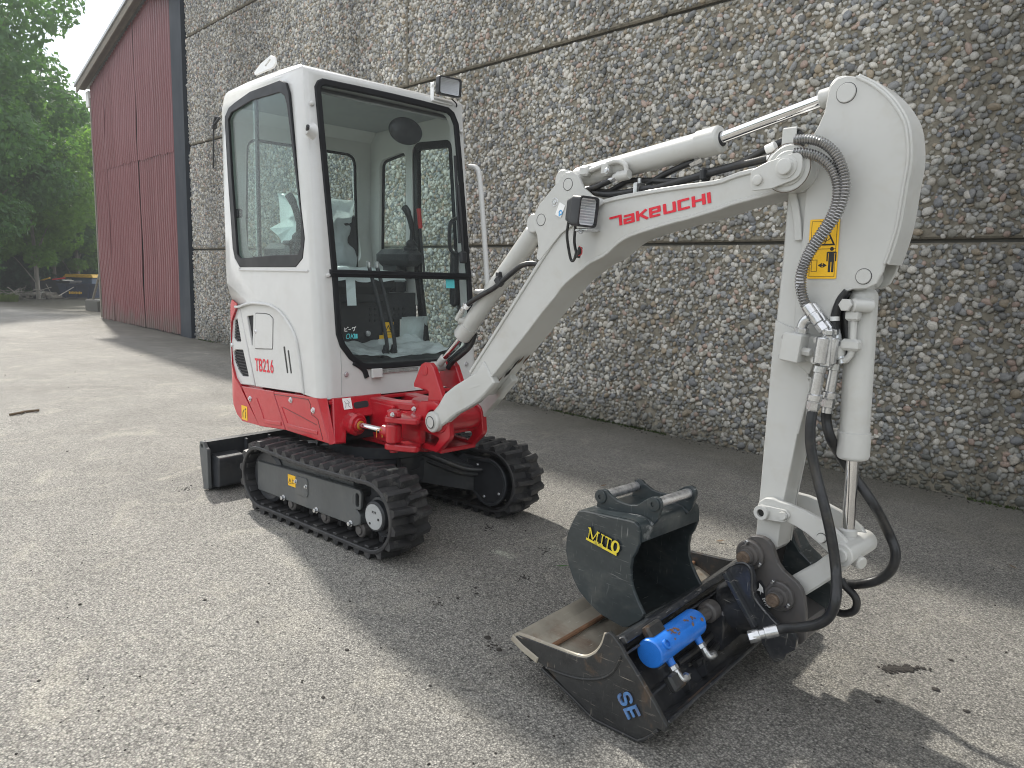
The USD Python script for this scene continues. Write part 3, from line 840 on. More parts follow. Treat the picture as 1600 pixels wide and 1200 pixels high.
# ------------------------------------------------------------------ thin summer haze in the air
M['haze_air'] = usdkit.material(stage, '/World/Looks/haze_air', {'v': ('principled_volume', {'color': (0.93, 0.96, 1.0), 'density': 0.0013, 'anisotropy': 0.35})}, [], volume='v.volume')
tag(obj('haze', bx((-50, 0, 9.0), (1040, 940, 30.0), 0), 'haze_air', smooth=False), kind='stuff')

# ------------------------------------------------------------------ mini excavator: undercarriage
SLEW = np.array([-3.37, 2.275, 0.0])
ex = thing('mini_excavator', SLEW, 'white and red mini excavator on rubber tracks with glazed cab', 'excavator')
TA = math.radians(5.5)
TO = np.array([-3.37, 2.33, 0.0])
TR = np.array([[math.cos(TA), -math.sin(TA), 0], [math.sin(TA), math.cos(TA), 0], [0, 0, 1]])


def tw(m): return xf(m, TR, TO)


VN, VF, BW = -0.60, 0.47, 0.23                     # outer edges of both tracks in the track frame, belt width
VC = (VN + VF) / 2
uA, uB, RB, ZC = -0.361, 0.553, 0.171, 0.199       # idler and sprocket centres, belt's outer radius, axle height


def belt_path(s, r=RB):
    """Point, tangent and outward normal at arc length s along the belt (clockwise seen from the near side)."""
    L = uB - uA
    per = 2 * L + 2 * math.pi * RB
    s = s % per
    if s < L:
        sag = -0.012 * math.sin(math.pi * s / L)
        return np.array([uA + s, ZC + r + sag]), np.array([1.0, 0]), np.array([0, 1.0])
    s -= L
    if s < math.pi * RB:
        a = math.pi / 2 - s / RB
        n = np.array([math.cos(a), math.sin(a)])
        return np.array([uB, ZC]) + r * n, np.array([math.sin(a), -math.cos(a)]), n
    s -= math.pi * RB
    if s < L:
        return np.array([uB - s, ZC - r]), np.array([-1.0, 0]), np.array([0, -1.0])
    s -= L
    a = -math.pi / 2 - s / RB
    n = np.array([math.cos(a), math.sin(a)])
    return np.array([uA, ZC]) + r * n, np.array([math.sin(a), -math.cos(a)]), n


PER = 2 * (uB - uA) + 2 * math.pi * RB
NL = 36
for side, (v0, v1) in enumerate(((VN, VN + BW), (VF, VF - BW))):
    ss = np.linspace(0, PER, 121)[:-1]
    outer = np.array([belt_path(s)[0] for s in ss]); inner = np.array([belt_path(s, RB - 0.02)[0] for s in ss])
    lo, hi = min(v0, v1), max(v0, v1)
    belt = obj('track', tw(prism(outer, lo, hi, 0.004, holes=[inner])), 'belt_rubber', ex)
    sg = 1 if v1 > v0 else -1
    rl = np.random.default_rng(30 + side)
    for k in range(NL):
        for half in (0, 1):
            s0 = (k + 0.5 * half) * PER / NL
            p, t, n = belt_path(s0, RB - 0.002)
            # block: base quad and raised, narrower crown; outer end cut back like a wedge
            va, vb = (0.004, 0.126) if half == 0 else (0.104, BW - 0.004)
            l0, l1, h = 0.0245, 0.0115, 0.037
            skew = 0.010 * (1 if half == 0 else -1)
            lug = []
            for (vv, sk, hh, tl) in ((va, 0, 0.72 if half == 0 else 1, 1), (vb, skew, 1 if half == 0 else 0.72, 1)):
                for du, dn in ((-l0, 0), (l0, 0), (l1, h * hh), (-l1, h * hh)):
                    q = p + t * (du + sk + rl.normal(0, 0.0006)) + n * (dn + rl.normal(0, 0.0006))
                    lug.append((q[0], v0 + sg * vv, q[1]))
            V = np.array(lug)
            V = np.vstack([V, (V[2] + V[3] + V[6] + V[7])[None] / 4 + np.array([n[0], 0, n[1]]) * 0.0025])
            F = np.array([(0, 3, 2), (0, 2, 1), (4, 5, 6), (4, 6, 7), (0, 4, 7), (0, 7, 3), (1, 2, 6), (1, 6, 5), (0, 1, 5), (0, 5, 4), (3, 7, 8), (7, 6, 8), (6, 2, 8), (2, 3, 8)])
            if sg < 0:
                F = F[:, ::-1]
            obj('lug', tw(trimesh.Trimesh(V, F, process=False)), 'rubber', belt, smooth=False)
    # drive cleats inside the belt
    cl = []
    for k in range(NL):
        p, t, n = belt_path((k + 0.25) * PER / NL, RB - 0.02)
        R = np.column_stack([[t[0], 0, t[1]], [0, 1, 0], [-n[0], 0, -n[1]]])
        if np.linalg.det(R) < 0:
            R[:, 1] *= -1
        for vm, wv in ((v0 + sg * 0.05, 0.07), (v0 + sg * 0.18, 0.07)):
            cl.append(bx((p[0] - n[0] * 0.004, vm, p[1] - n[1] * 0.004), (0.030, wv, 0.010), 0.002, R))
        cl.append(bx((p[0] - n[0] * 0.016, v0 + sg * 0.115, p[1] - n[1] * 0.016), (0.034, 0.030, 0.036), 0.006, R))
    obj('drive_cleats', tw(cat(cl)), 'belt_rubber', belt)

for side, (v0, sg) in enumerate(((VN, 1), (VF, -1))):
    vo = v0 + sg * 0.045                           # outer face of the side frame
    a, b = sorted((vo, v0 + sg * 0.19))
    prof = fillet([(-0.445, 0.108), (0.330, 0.110), (0.405, 0.108), (0.448, 0.128), (0.452, 0.168), (0.395, 0.222), (0.400, 0.262), (0.412, 0.284), (0.400, 0.296), (-0.445, 0.272)],
                  [0.006, 0.0, 0.02, 0.015, 0.03, 0.03, 0.01, 0.01, 0.01, 0.01], 4)
    fr = obj('track_frame', tw(cat(prism(prof, a, b, 0.004),
             prism(fillet([(-0.30, 0.262), (0.36, 0.275), (0.36, 0.325), (-0.30, 0.315)], 0.01), v0 + sg * 0.075, v0 + sg * 0.165, 0.004))), 'track_frame_grey', ex)
    d = np.array([0, -sg, 0.0])
    plate = fillet([(-0.073, 0.176), (-0.062, 0.166), (0.022, 0.168), (0.032, 0.182), (0.032, 0.252), (0.020, 0.264), (-0.073, 0.262)], 0.006, 2)
    obj('cover_plate', tw(prism(plate, vo - sg * 0.0045, vo + sg * 0.001, 0.001)), 'track_frame_grey', fr)
    for p in ((-0.070, 0.232), (0.018, 0.222)):
        obj('bolt', tw(bolt((p[0], vo - sg * 0.004, p[1]), d, 0.008, 0.010)), 'zinc', fr)
    slot = fillet([(0.418, 0.212), (0.442, 0.212), (0.442, 0.276), (0.418, 0.276)], 0.011, 5)
    obj('lifting_eye', tw(prism(fillet([(0.400, 0.196), (0.456, 0.200), (0.462, 0.278), (0.446, 0.296), (0.400, 0.296)], 0.014, 4), vo - sg * 0.003, vo + sg * 0.012, 0.002, holes=[slot])), 'track_frame_grey', fr)
    if side == 0:
        st = obj('warning_sticker', tw(bx((-0.113, vo - 0.0012, 0.226), (0.068, 0.0016, 0.060), 0.0004)), 'yellow_print', fr)
        tri = Polygon([(-0.030, -0.018), (0.0, -0.018), (-0.015, 0.012)]); tri = tri.difference(tri.buffer(-0.0026))
        mk = unary_union([tri, stroke([(-0.015, 0.004), (-0.015, -0.010)], 0.0026), stroke([(0.006, 0.012), (0.006, -0.012), (0.024, -0.012)], 0.0026), stroke([(0.006, 0.000), (0.016, 0.006), (0.024, 0.002)], 0.0022)])
        obj('sticker_print', tw(decal(flat(mk, 0.0006), (1, 0, 0), (0, 0, 1), (-0.113, vo - 0.0020, 0.226))), 'black_print', st)
    for u in (-0.142, 0.151, 0.428):               # bottom rollers and their bolts
        obj('roller', tw(cat(cyl((u, v0 + sg * 0.058, 0.092), (u, v0 + sg * 0.175, 0.092), 0.037, 0.006), cyl((u, v0 + sg * 0.050, 0.092), (u, v0 + sg * 0.06, 0.092), 0.020, 0.002))), 'coupler_grey', fr)
        obj('bolt', tw(bolt((u - 0.05, vo - sg * 0.001, 0.118), d, 0.011, 0.016)), 'zinc', fr)
    # idler at the rear, sprocket and motor at the front
    obj('idler', tw(lathe((uA, v0 + sg * 0.055, ZC), (uA, v0 + sg * 0.175, ZC), [(0, 0.03), (0, 0.125), (0.012, 0.142), (0.045, 0.145), (0.05, 0.132), (0.07, 0.132), (0.075, 0.145), (0.108, 0.142), (0.12, 0.125), (0.12, 0.03)], 36)), 'dark_frame', fr)
    teeth = []
    NT = 11
    for k in range(NT):
        a0 = 2 * math.pi * k / NT
        teeth += [(uB + 0.118 * math.cos(a0 - 0.2), ZC + 0.118 * math.sin(a0 - 0.2)), (uB + 0.146 * math.cos(a0 - 0.07), ZC + 0.146 * math.sin(a0 - 0.07)),
                  (uB + 0.146 * math.cos(a0 + 0.07), ZC + 0.146 * math.sin(a0 + 0.07)), (uB + 0.118 * math.cos(a0 + 0.2), ZC + 0.118 * math.sin(a0 + 0.2))]
    obj('sprocket', tw(prism(np.array(teeth), v0 + sg * 0.102, v0 + sg * 0.130, 0.002)), 'dark_frame', fr)
    mc = np.array([uB + 0.012, v0 + sg * 0.030, ZC - 0.002])
    obj('drive_motor', tw(lathe((mc[0], v0 + sg * 0.034, mc[2]), (mc[0], v0 + sg * 0.21, mc[2]), [(0, 0.05), (0, 0.066), (0.006, 0.072), (0.03, 0.074), (0.034, 0.085), (0.06, 0.090), (0.06, 0.07), (0.176, 0.068)], 36)), 'dark_frame', fr)
    cov = obj('motor_cover', tw(lathe(mc, mc + [0, sg * 0.01, 0], [(0, 0.02), (0, 0.057), (0.0015, 0.060), (0.006, 0.060), (0.008, 0.052)], 40)), 'coupler_grey' if side else 'grey_print', fr)
    if side == 0:
        for du, dz in ((-0.025, -0.035), (0.035, -0.005)):
            obj('plug', tw(cyl((mc[0] + du, mc[1] - 0.003, mc[2] + dz), (mc[0] + du, mc[1] + 0.004, mc[2] + dz), 0.006, 0.001, 6)), 'black_print', cov)
        obj('cover_lettering', tw(decal(cat([xf(meshkit.text_mesh('KYB', 0.011, 0.0008), None, (-0.010, 0.018, 0))]), (1, 0, 0), (0, 0, 1), (mc[0], mc[1] - 0.0006, mc[2]))), 'black_print', cov)
    # inner guard of the drive motor, seen on the far track from between the tracks
    vi = v0 + sg * (BW - 0.004)
    g = np.vstack([arc((uB - 0.02, ZC - 0.005), 0.132, -118, 82, 22), [(uB - 0.21, ZC + 0.118), (uB - 0.24, ZC + 0.10), (uB - 0.24, ZC + 0.02), (uB - 0.19, ZC - 0.02)]])
    gi = np.vstack([arc((uB - 0.02, ZC - 0.005), 0.112, -112, 76, 20), [(uB - 0.170, ZC + 0.098), (uB - 0.165, ZC - 0.03)]])
    gd = obj('motor_guard', tw(prism(g, vi - 0.006, vi + 0.012, 0.003, holes=[gi])), 'dark_frame', fr)
    obj('guard_panel', tw(prism(gi, vi - 0.002, vi + 0.006, 0.002)), 'black_plastic', gd)
    for (u, z) in ((uB - 0.10, ZC + 0.078), (uB + 0.06, ZC - 0.055), (uB - 0.045, ZC - 0.09)):
        obj('bolt', tw(bolt((u, vi + (-0.002 if sg < 0 else 0.006), z), (0, sg, 0), 0.006, 0.007)), 'zinc', gd)

# centre frame: X-shaped legs from the slew ring down to the track frames
cf = [lathe(TO + [0, -0.055, 0.245], TO + [0, -0.055, 0.43], [(0, 0.10), (0, 0.25), (0.02, 0.27), (0.09, 0.27), (0.10, 0.285), (0.16, 0.285), (0.16, 0.10)], 40)]
for su in (-1, 1):
    for sv in (-1, 1):
        c0 = np.array([su * 0.10 + 0.05, VC + sv * 0.12]); c1 = np.array([su * 0.27 + 0.10, VC + sv * 0.36])
        dd = (c1 - c0) / np.linalg.norm(c1 - c0); nn = np.array([-dd[1], dd[0]])
        P = [(c0 + nn * 0.10, 0.36), (c0 - nn * 0.10, 0.36), (c1 - nn * 0.075, 0.262), (c1 + nn * 0.075, 0.262)]
        B = [(c0 + nn * 0.11, 0.19), (c0 - nn * 0.11, 0.19), (c1 - nn * 0.085, 0.125), (c1 + nn * 0.085, 0.125)]
        pts8 = [(p[0], p[1], z) for p, z in P + B]
        cf.append(tw(tm(Manifold.hull_points(np.array(pts8)))))
cf.append(tw(bx((0.05, VC, 0.25), (0.42, 0.50, 0.17), 0.03)))
for sv in (-1, 1):
    cf.append(tw(bx((0.26, VC + sv * 0.30, 0.20), (0.16, 0.14, 0.13), 0.015)))
obj('centre_frame', cat(cf), 'dark_frame', ex)
for sv in (-1, 1):                                 # travel motor hoses sagging from the swivel to each track
    hp = [TR @ np.array([0.16, VC + sv * 0.05, 0.33]) + TO, TR @ np.array([0.30, VC + sv * 0.14, 0.28]) + TO, TR @ np.array([0.40, VC + sv * 0.24, 0.23]) + TO, TR @ np.array([0.46, VC + sv * 0.33, 0.22]) + TO]
    obj('travel_hose', cat(sweep(spline(hp, 8), 0.013), sweep(spline(np.array(hp) + [0.03, 0, 0.03], 8), 0.013)), 'hose_rubber', ex)

# dozer blade behind the tracks
bl = []
zz = np.linspace(0.0, 0.285, 14)
bu = -0.965 - 0.028 * np.sin(np.pi * (zz / 0.285)) ** 1 + 0.02 * (1 - zz / 0.285)
bp = np.column_stack([bu, zz + 0.003])
blade = obj('dozer_blade', tw(cat(strip(bp, 0.0, 0.012, VN + 0.025, VF - 0.005), strip(bp[-3:], 0.012, 0.03, VN + 0.025, VF - 0.005, bev=0.003), bx((-0.955, VC, 0.020), (0.028, VF - VN - 0.05, 0.036), 0.004))), 'dark_frame', ex)
for v in (VN + 0.014, VF - 0.006):
    e = fillet([(-1.005, 0.292), (-0.962, 0.292), (-0.940, 0.262), (-0.918, 0.255), (-0.915, 0.015), (-0.985, 0.003), (-0.978, 0.03), (-1.000, 0.15), (-1.012, 0.25)], 0.012, 3)
    obj('end_plate', tw(prism(e, v - 0.011, v + 0.011, 0.003, holes=[arc((-0.982, 0.266), 0.012, 0, 337, 16)])), 'track_frame_grey', blade)
obj('back_box', tw(prism(fillet([(-0.957, 0.018), (-0.86, 0.030), (-0.85, 0.205), (-0.957, 0.222)], 0.02), VN + 0.04, VN + 0.20, 0.004)), 'dark_frame', blade)
obj('back_box', tw(prism(fillet([(-0.957, 0.018), (-0.86, 0.030), (-0.85, 0.205), (-0.957, 0.222)], 0.02), VF - 0.20, VF - 0.02, 0.004)), 'dark_frame', blade)
for v in (VN + 0.27, VC - 0.11, VC + 0.11, VF - 0.27):
    obj('rib', tw(prism([(-0.955, 0.02), (-0.90, 0.03), (-0.94, 0.275), (-0.965, 0.28)], v - 0.006, v + 0.006, 0.001)), 'dark_frame', blade)
for v in (VC - 0.13, VC + 0.13):
    obj('blade_arm', tw(prism(fillet([(-0.95, 0.07), (-0.60, 0.16), (-0.16, 0.19), (-0.16, 0.27), (-0.60, 0.24), (-0.95, 0.17)], 0.03), v - 0.028, v + 0.028, 0.005)), 'dark_frame', ex)
obj('blade_cylinder', tw(cat(cyl((-0.90, VC, 0.20), (-0.55, VC, 0.26), 0.032), cyl((-0.56, VC, 0.258), (-0.25, VC, 0.31), 0.016))), 'dark_frame', ex)

# ------------------------------------------------------------------ mini excavator: upper structure
CY0, CY1 = 1.86, 2.92                              # right (near) and left side of the cab


def fx(z): return -3.281 - 0.1065 * (z - 0.67)     # raked front of the cab


FN = np.array([1.0, 0, 0.1065]); FN /= np.linalg.norm(FN)      # outward normal of the front
FZ = np.array([-0.1065, 0, 1.0]); FZ /= np.linalg.norm(FZ)     # up along the front
FP0 = np.array([fx(0.67), CY0, 0.67])


def fpl(px, py, off=0.0):
    """(y, distance up the front) of a sight line on the raked front plane."""
    q = on(px, py, FP0 + FN * off, FN) - FP0
    return (q[1] + CY0, float(np.dot(q, FZ)))


def fw(m): return xf(m, basis((0, 1, 0), FZ, FN), FP0 - np.array([0, CY0, 0]))     # mesh drawn in (y, up, out) -> world


def poly_man(pts, axis, a, b): return man(prism(pts, a, b, 0, axis=axis))


rear = [(341, 170), (341, 215), (341, 262), (345, 340), (349, 400), (354, 443), (361, 466), (373, 480)]
arch = [(391, 475.5), (405, 474.5), (418, 478), (432, 487), (444, 501), (454, 518), (461, 545), (466, 570), (470, 597), (473.5, 617)]
side = xz(rear, CY0) + xz(arch, CY0)
front_bottom = aty(503, 621.5, CY0)[[0, 2]]
side = np.array(side)
prof = [tuple(p) for p in side] + [(side[-1][0], 0.665), (fx(0.66), 0.66)] + [(fx(2.19), 2.19)] + [tuple(p) for p in arc((fx(2.19) - 0.085, 2.230), 0.085, 8, 84, 7)] + [(-3.80, 2.330), (-4.10, 2.325)] + [tuple(p) for p in arc((-4.34, 2.235), 0.075, 98, 170, 6)]
outer = poly_man(prof, 'y', CY0, CY1)
fr_prof = fillet([(CY0, 0.3), (CY1, 0.3), (CY1 - 0.004, 1.6), (CY1 - 0.022, 2.342), (CY0 + 0.022, 2.342), (CY0 + 0.004, 1.6)], [0, 0, 0.2, 0.060, 0.060, 0.2], 7)
outer = outer ^ poly_man(fr_prof, 'x', -5.2, -2.9)
plan = fillet([(-5.5, CY0), (fx(0.67), CY0), (fx(0.67), CY1), (-5.5, CY1)], [0, 0.075, 0.075, 0], 8)
fs = man(xf(prism(plan, -0.4, 2.0, 0, axis='z'), np.array([[1, 0, -0.1065], [0, 1, 0], [0, 0, 1.0]]), (0, 0, 0.67)))
outer = outer ^ fs
plan_r = fillet([(-4.462, CY0), (-2.9, CY0), (-2.9, CY1), (-4.462, CY1)], [0.10, 0, 0, 0.10], 8)
outer = outer ^ poly_man(plan_r, 'z', 0.2, 2.5)
T = 0.042
cav = [(fx(0.78) - T, 0.78), (fx(2.22) - T - 0.01, 2.22), (-3.60, 2.262), (-4.30, 2.25), (-4.395, 2.16), (-4.41, 1.6), (-4.33, 1.18), (-3.86, 1.18), (-3.84, 0.78)]
inner = poly_man(cav, 'y', CY0 + T, CY1 - T)
shell = outer - inner
# right side window
win_px = [(351.6, 181.9), (357.8, 167.8), (366, 160.5), (390.6, 142.8), (437.5, 124.7), (446.9, 128.8), (451.6, 144.4), (465.6, 278.8), (476.6, 372.5), (473.4, 403.8), (462.5, 417.8), (375, 417.8), (367.2, 403.8), (364, 388), (356.3, 278.8), (351.6, 194.4)]
win = np.array(xz(win_px, CY0 + 0.004))
winp = Polygon(win)
shell = shell - poly_man(fillet(np.array(winp.buffer(-0.018).exterior.coords)[:-1], 0.01, 2), 'y', CY0 - 0.1, CY0 + 0.2)
rec = poly_man(np.array(winp.buffer(0.003).exterior.coords)[:-1], 'y', CY0 - 0.1, CY0 + 0.004)
shell = shell - rec
# windscreen
seal_px = [(517.6, 421), (491, 135), (495, 126), (503, 122.5), (560, 134.5), (612, 146), (660, 157.5), (700, 168), (709, 176), (716, 194), (722, 260), (733, 404), (737, 435), (738, 470), (737, 526), (730, 545), (706, 568), (651, 572), (588.5, 577), (575, 577), (564, 575), (545, 561), (531, 542), (524.6, 522.5), (521, 470)]
sealr = np.array([fpl(*p) for p in seal_px])
sealr[:, 0] = np.clip(sealr[:, 0], CY0 + 0.03, CY1 - 0.03)
sealp = Polygon(sealr)
shell = shell - man(fw(prism(np.array(sealp.buffer(-0.022).exterior.coords)[:-1], -0.12, 0.12, 0, axis='z')))
# left side: door opening and rear quarter light; rear window
door_op = fillet([(fx(0.86) - 0.085, 0.80), (fx(2.12) - 0.10, 2.10), (-3.93, 2.12), (-3.90, 1.30), (-3.80, 0.80)], [0.05, 0.07, 0.07, 0.07, 0.05], 5)
shell = shell - poly_man(door_op, 'y', CY1 - 0.12, CY1 + 0.1)
quarter = fillet([(-4.30, 1.34), (-3.985, 1.34), (-3.995, 2.08), (-4.29, 2.04)], 0.06, 5)
shell = shell - poly_man(quarter, 'y', CY1 - 0.12, CY1 + 0.1)
rearw = fillet([(CY0 + 0.13, 1.36), (CY1 - 0.13, 1.36), (CY1 - 0.15, 2.08), (CY0 + 0.15, 2.08)], 0.08, 5)
shell = shell - poly_man(rearw, 'x', -4.7, -4.2)
cab = obj('cab', tm(shell), 'white_paint', ex, smooth=32)

# side window: black ceramic border, two sliding panes, dark divider
wi_px = [(357, 186.5), (362.5, 175.6), (393.8, 156.9), (437.5, 144.4), (444.4, 149), (448.4, 163), (462.5, 278.8), (470.3, 341), (470.3, 385), (465.6, 397.5), (425, 399), (376.6, 403.8), (371.3, 397.5), (362.5, 278.8)]
wi = np.array(xz(wi_px, CY0 + 0.004))
sw = obj('side_window', prism(np.array(winp.buffer(-0.001).exterior.coords)[:-1], CY0 + 0.001, CY0 + 0.016, 0.003, holes=[fillet(wi, 0.02, 3)]), 'seal_black', cab)
xd = float(aty(400, 250, CY0 + 0.01)[0]); xd2 = float(aty(407, 395, CY0 + 0.01)[0])
gl = Polygon(fillet(wi, 0.02, 3)).buffer(0.006)
left = gl.intersection(sbox(-5, 0, xd + 0.015, 3)); right = gl.intersection(sbox(xd - 0.02, 0, -3, 3))
obj('pane', prism(np.array(right.exterior.coords)[:-1], CY0 + 0.006, CY0 + 0.010, 0), 'tint_glass', sw, smooth=False)
obj('pane', prism(np.array(left.exterior.coords)[:-1], CY0 + 0.016, CY0 + 0.020, 0), 'tint_glass', sw, smooth=False)
zs0, zs1 = gl.bounds[1], gl.bounds[3]
div = gl.intersection(sbox(xd - 0.012, 0, xd + 0.014, 3))
obj('window_divider', prism(np.array(div.exterior.coords)[:-1], CY0 + 0.0115, CY0 + 0.026, 0.002), 'seal_black', sw)
obj('window_catch', bx((xd - 0.28, CY0 + 0.030, 1.62), (0.045, 0.03, 0.05), 0.006), 'black_plastic', sw)
obj('window_latch', cat(bx(tuple(aty(450, 379, CY0 + 0.03)), (0.075, 0.03, 0.022), 0.006), bx(tuple(aty(451, 390, CY0 + 0.03)), (0.055, 0.02, 0.05), 0.004)), 'black_plastic', sw)

# windscreen: rubber seal, upper and lower pane, cross bar
ws = obj('windscreen', fw(prism(np.array(sealp.exterior.coords)[:-1], -0.012, 0.010, 0.005, holes=[np.array(sealp.buffer(-0.033, join_style='round').exterior.coords)[:-1]], axis='z')), 'seal_black', cab)
bar0, bar1 = fpl(518, 432.5)[1], fpl(518, 421)[1]
gpl = sealp.buffer(-0.028)
up = gpl.intersection(sbox(0, bar1 - 0.01, 9, 9)); lowp = gpl.intersection(sbox(0, -9, 9, bar0 + 0.01))
obj('pane', fw(prism(np.array(up.exterior.coords)[:-1], -0.004, 0.001, 0, axis='z')), 'windshield_glass', ws, smooth=False)
obj('pane', fw(prism(np.array(lowp.exterior.coords)[:-1], -0.010, -0.005, 0, axis='z')), 'windshield_glass', ws, smooth=False)
b = sealp.bounds
obj('cross_bar', fw(cat(prism([(b[0] + 0.02, bar0), (b[2] - 0.012, bar0), (b[2] - 0.012, bar1), (b[0] + 0.02, bar1)], -0.016, 0.012, 0.005, axis='z'),
                        prism([(b[0] + 0.03, bar0 + 0.012), (b[2] - 0.02, bar0 + 0.012), (b[2] - 0.02, bar0 + 0.02), (b[0] + 0.03, bar0 + 0.02)], 0.010, 0.016, 0.002, axis='z'))), 'seal_black', ws)
tail = spline([fpl(*p) for p in [(552, 566), (563, 573), (569, 579), (573, 590)]], 5)
obj('seal_tail', fw(strip(tail, -0.014, 0.014, -0.004, 0.010, 'z', 0.004)), 'seal_black', ws)
yst, ust = fpl(704, 442)
obj('cyan_sticker', fw(bx((yst, ust, -0.0035), (0.062, 0.060, 0.001), 0)), 'cyan_print', ws)
y0, u0 = fpl(550, 447)
obj('film_strip', fw(bx((y0, u0 - 0.03, -0.0118), (0.055, 0.14, 0.001), 0)), 'clear_film', ws)
yk, uk = fpl(540, 526)
okm = meshkit.text_mesh('OK', 0.026, 0.0006); sh = okm.copy(); sh.vertices[:, 0] += sh.vertices[:, 1] * 0.25
sq = cat([xf(bx((0, 0, 0), (0.0085, 0.024, 0.0006), 0), None, (0.058 + 0.011 * k, 0.012, 0)) for k in range(2)])
obj('glass_lettering', fw(xf(cat(sh, sq), None, (yk, uk - 0.012, -0.0040))), 'cyan_print', ws)
jp = unary_union([stroke([(0, 0.020), (0, 0.002), (0.014, 0.002)], 0.003), stroke([(0, 0.012), (0.013, 0.015)], 0.003), stroke([(0.022, 0.010), (0.036, 0.010)], 0.003),
                  stroke([(0.047, 0.020), (0.060, 0.020), (0.058, 0.008), (0.050, 0.001)], 0.003), stroke([(0.047, 0.020), (0.043, 0.012)], 0.003), Point(0.019, 0.021).buffer(0.003), Point(0.065, 0.022).buffer(0.003)])
obj('glass_lettering', fw(xf(flat(jp, 0.0006), None, (yk, uk + 0.026, -0.0040))), 'white_print', ws)
obj('screen_catch', fw(bx((fpl(587, 583)[0], fpl(587, 583)[1], 0.012), (0.065, 0.05, 0.02), 0.004)), 'white_paint', ws)
sillb = [fpl(595, 581), fpl(652, 576)]
obj('wiper_channel', fw(bx(((sillb[0][0] + sillb[1][0]) / 2, (sillb[0][1] + sillb[1][1]) / 2, 0.004), (sillb[1][0] - sillb[0][0], 0.02, 0.008), 0.002)), 'zinc', ws)
# wiper parked along the left edge
wp0, wp1 = fpl(727, 395), fpl(714, 300)
wz = 0.035
wip = [(wp0[0] - 0.03, wp0[1] - 0.02), (wp1[0] + 0.015, wp1[1])]
obj('wiper', fw(cat(sweep([(wp0[0] - 0.035, wp0[1] - 0.03, 0.02), (wp0[0] - 0.05, wp0[1] + 0.2, wz), (wp0[0] - 0.06, wp0[1] + 0.38, wz)], 0.008, 8), bx((wp0[0] - 0.06, wp0[1] + 0.30, 0.022), (0.016, 0.5, 0.014), 0.003), bx((wp0[0] - 0.035, wp0[1] - 0.03, 0.018), (0.05, 0.07, 0.03), 0.01))), 'black_plastic', ws)
for p in ((487, 161.5), (512, 430), (739, 430), (720, 205)):
    y, u = fpl(*p)
    obj('bolt', fw(lathe((max(y, CY0 + 0.018), u, -0.002), (max(y, CY0 + 0.018), u, 0.014), [(0, 0.012), (0.008, 0.0125), (0.014, 0.009), (0.016, 0.004)], 18)), 'white_paint', cab)
for p in ((541, 585), (729, 569)):
    y, u = fpl(*p)
    obj('bolt', fw(bolt((y, u, 0.0), (0, 0, 1), 0.010, 0.008)), 'pin_steel', cab)
hv = aty(482, 204, CY0 - 0.004)
hb = obj('hinge_boss', lathe(hv + [0, 0.02, 0], hv + [0.012, -0.022, 0], [(0, 0.040), (0.010, 0.034), (0.030, 0.024), (0.044, 0.020)], 24), 'white_paint', cab)
obj('rubber_stop', cyl(hv + [0.006, -0.010, -0.004], hv + [0.050, -0.030, 0.012], 0.0085, 0.003), 'black_plastic', hb)
# pressed crease under the side window and panel seam on the front pillar
cr0, cr1 = aty(374, 421.5, CY0), aty(481, 423.5, CY0)
obj('crease', sweep(spline([cr0 + [0, 0.003, 0.012], cr0 + [0.03, 0.001, 0.0], (cr0 + cr1) / 2 + [0, 0.001, 0], cr1 + [0, 0.001, 0]], 6), 0.005, 8), 'white_paint', cab)
seam = [fpl(532, 548), fpl(533.5, 580), fpl(533.5, 617)]
obj('pillar_seam', fw(sweep([(y, u, 0.0005) for y, u in seam], 0.0016, 6)), 'grey_print', cab)

# door on the left, rear window and quarter light
door = obj('door', prism(fillet(np.array(Polygon(door_op).buffer(0.012).exterior.coords)[:-1], 0.01, 2), CY1 - 0.035, CY1 - 0.004, 0.004, holes=[np.array(Polygon(door_op).buffer(-0.045).exterior.coords)[:-1]]), 'seal_black', ex)
obj('pane', prism(np.array(Polygon(door_op).buffer(-0.04).exterior.coords)[:-1], CY1 - 0.022, CY1 - 0.017, 0), 'tint_glass', door, smooth=False)
obj('handle', cat(bx((-3.47, CY1 - 0.055, 1.28), (0.05, 0.05, 0.34), 0.018), sweep(spline([(-3.455, CY1 - 0.05, 1.42), (-3.45, CY1 - 0.11, 1.46), (-3.45, CY1 - 0.11, 1.60), (-3.46, CY1 - 0.045, 1.64)], 6), 0.011, 8)), 'black_plastic', door)
qw = obj('quarter_window', prism(np.array(Polygon(quarter).buffer(0.01).exterior.coords)[:-1], CY1 - 0.02, CY1 - 0.006, 0.003, holes=[np.array(Polygon(quarter).buffer(-0.016).exterior.coords)[:-1]]), 'seal_black', cab)
obj('pane', prism(np.array(Polygon(quarter).buffer(-0.012).exterior.coords)[:-1], CY1 - 0.015, CY1 - 0.011, 0), 'tint_glass', qw, smooth=False)
rw = obj('rear_window', prism(np.array(Polygon(rearw).buffer(0.012).exterior.coords)[:-1], -4.425, -4.41, 0.003, holes=[np.array(Polygon(rearw).buffer(-0.016).exterior.coords)[:-1]], axis='x'), 'seal_black', cab)
obj('pane', prism(np.array(Polygon(rearw).buffer(-0.012).exterior.coords)[:-1], -4.42, -4.416, 0, axis='x'), 'tint_glass', rw, smooth=False)

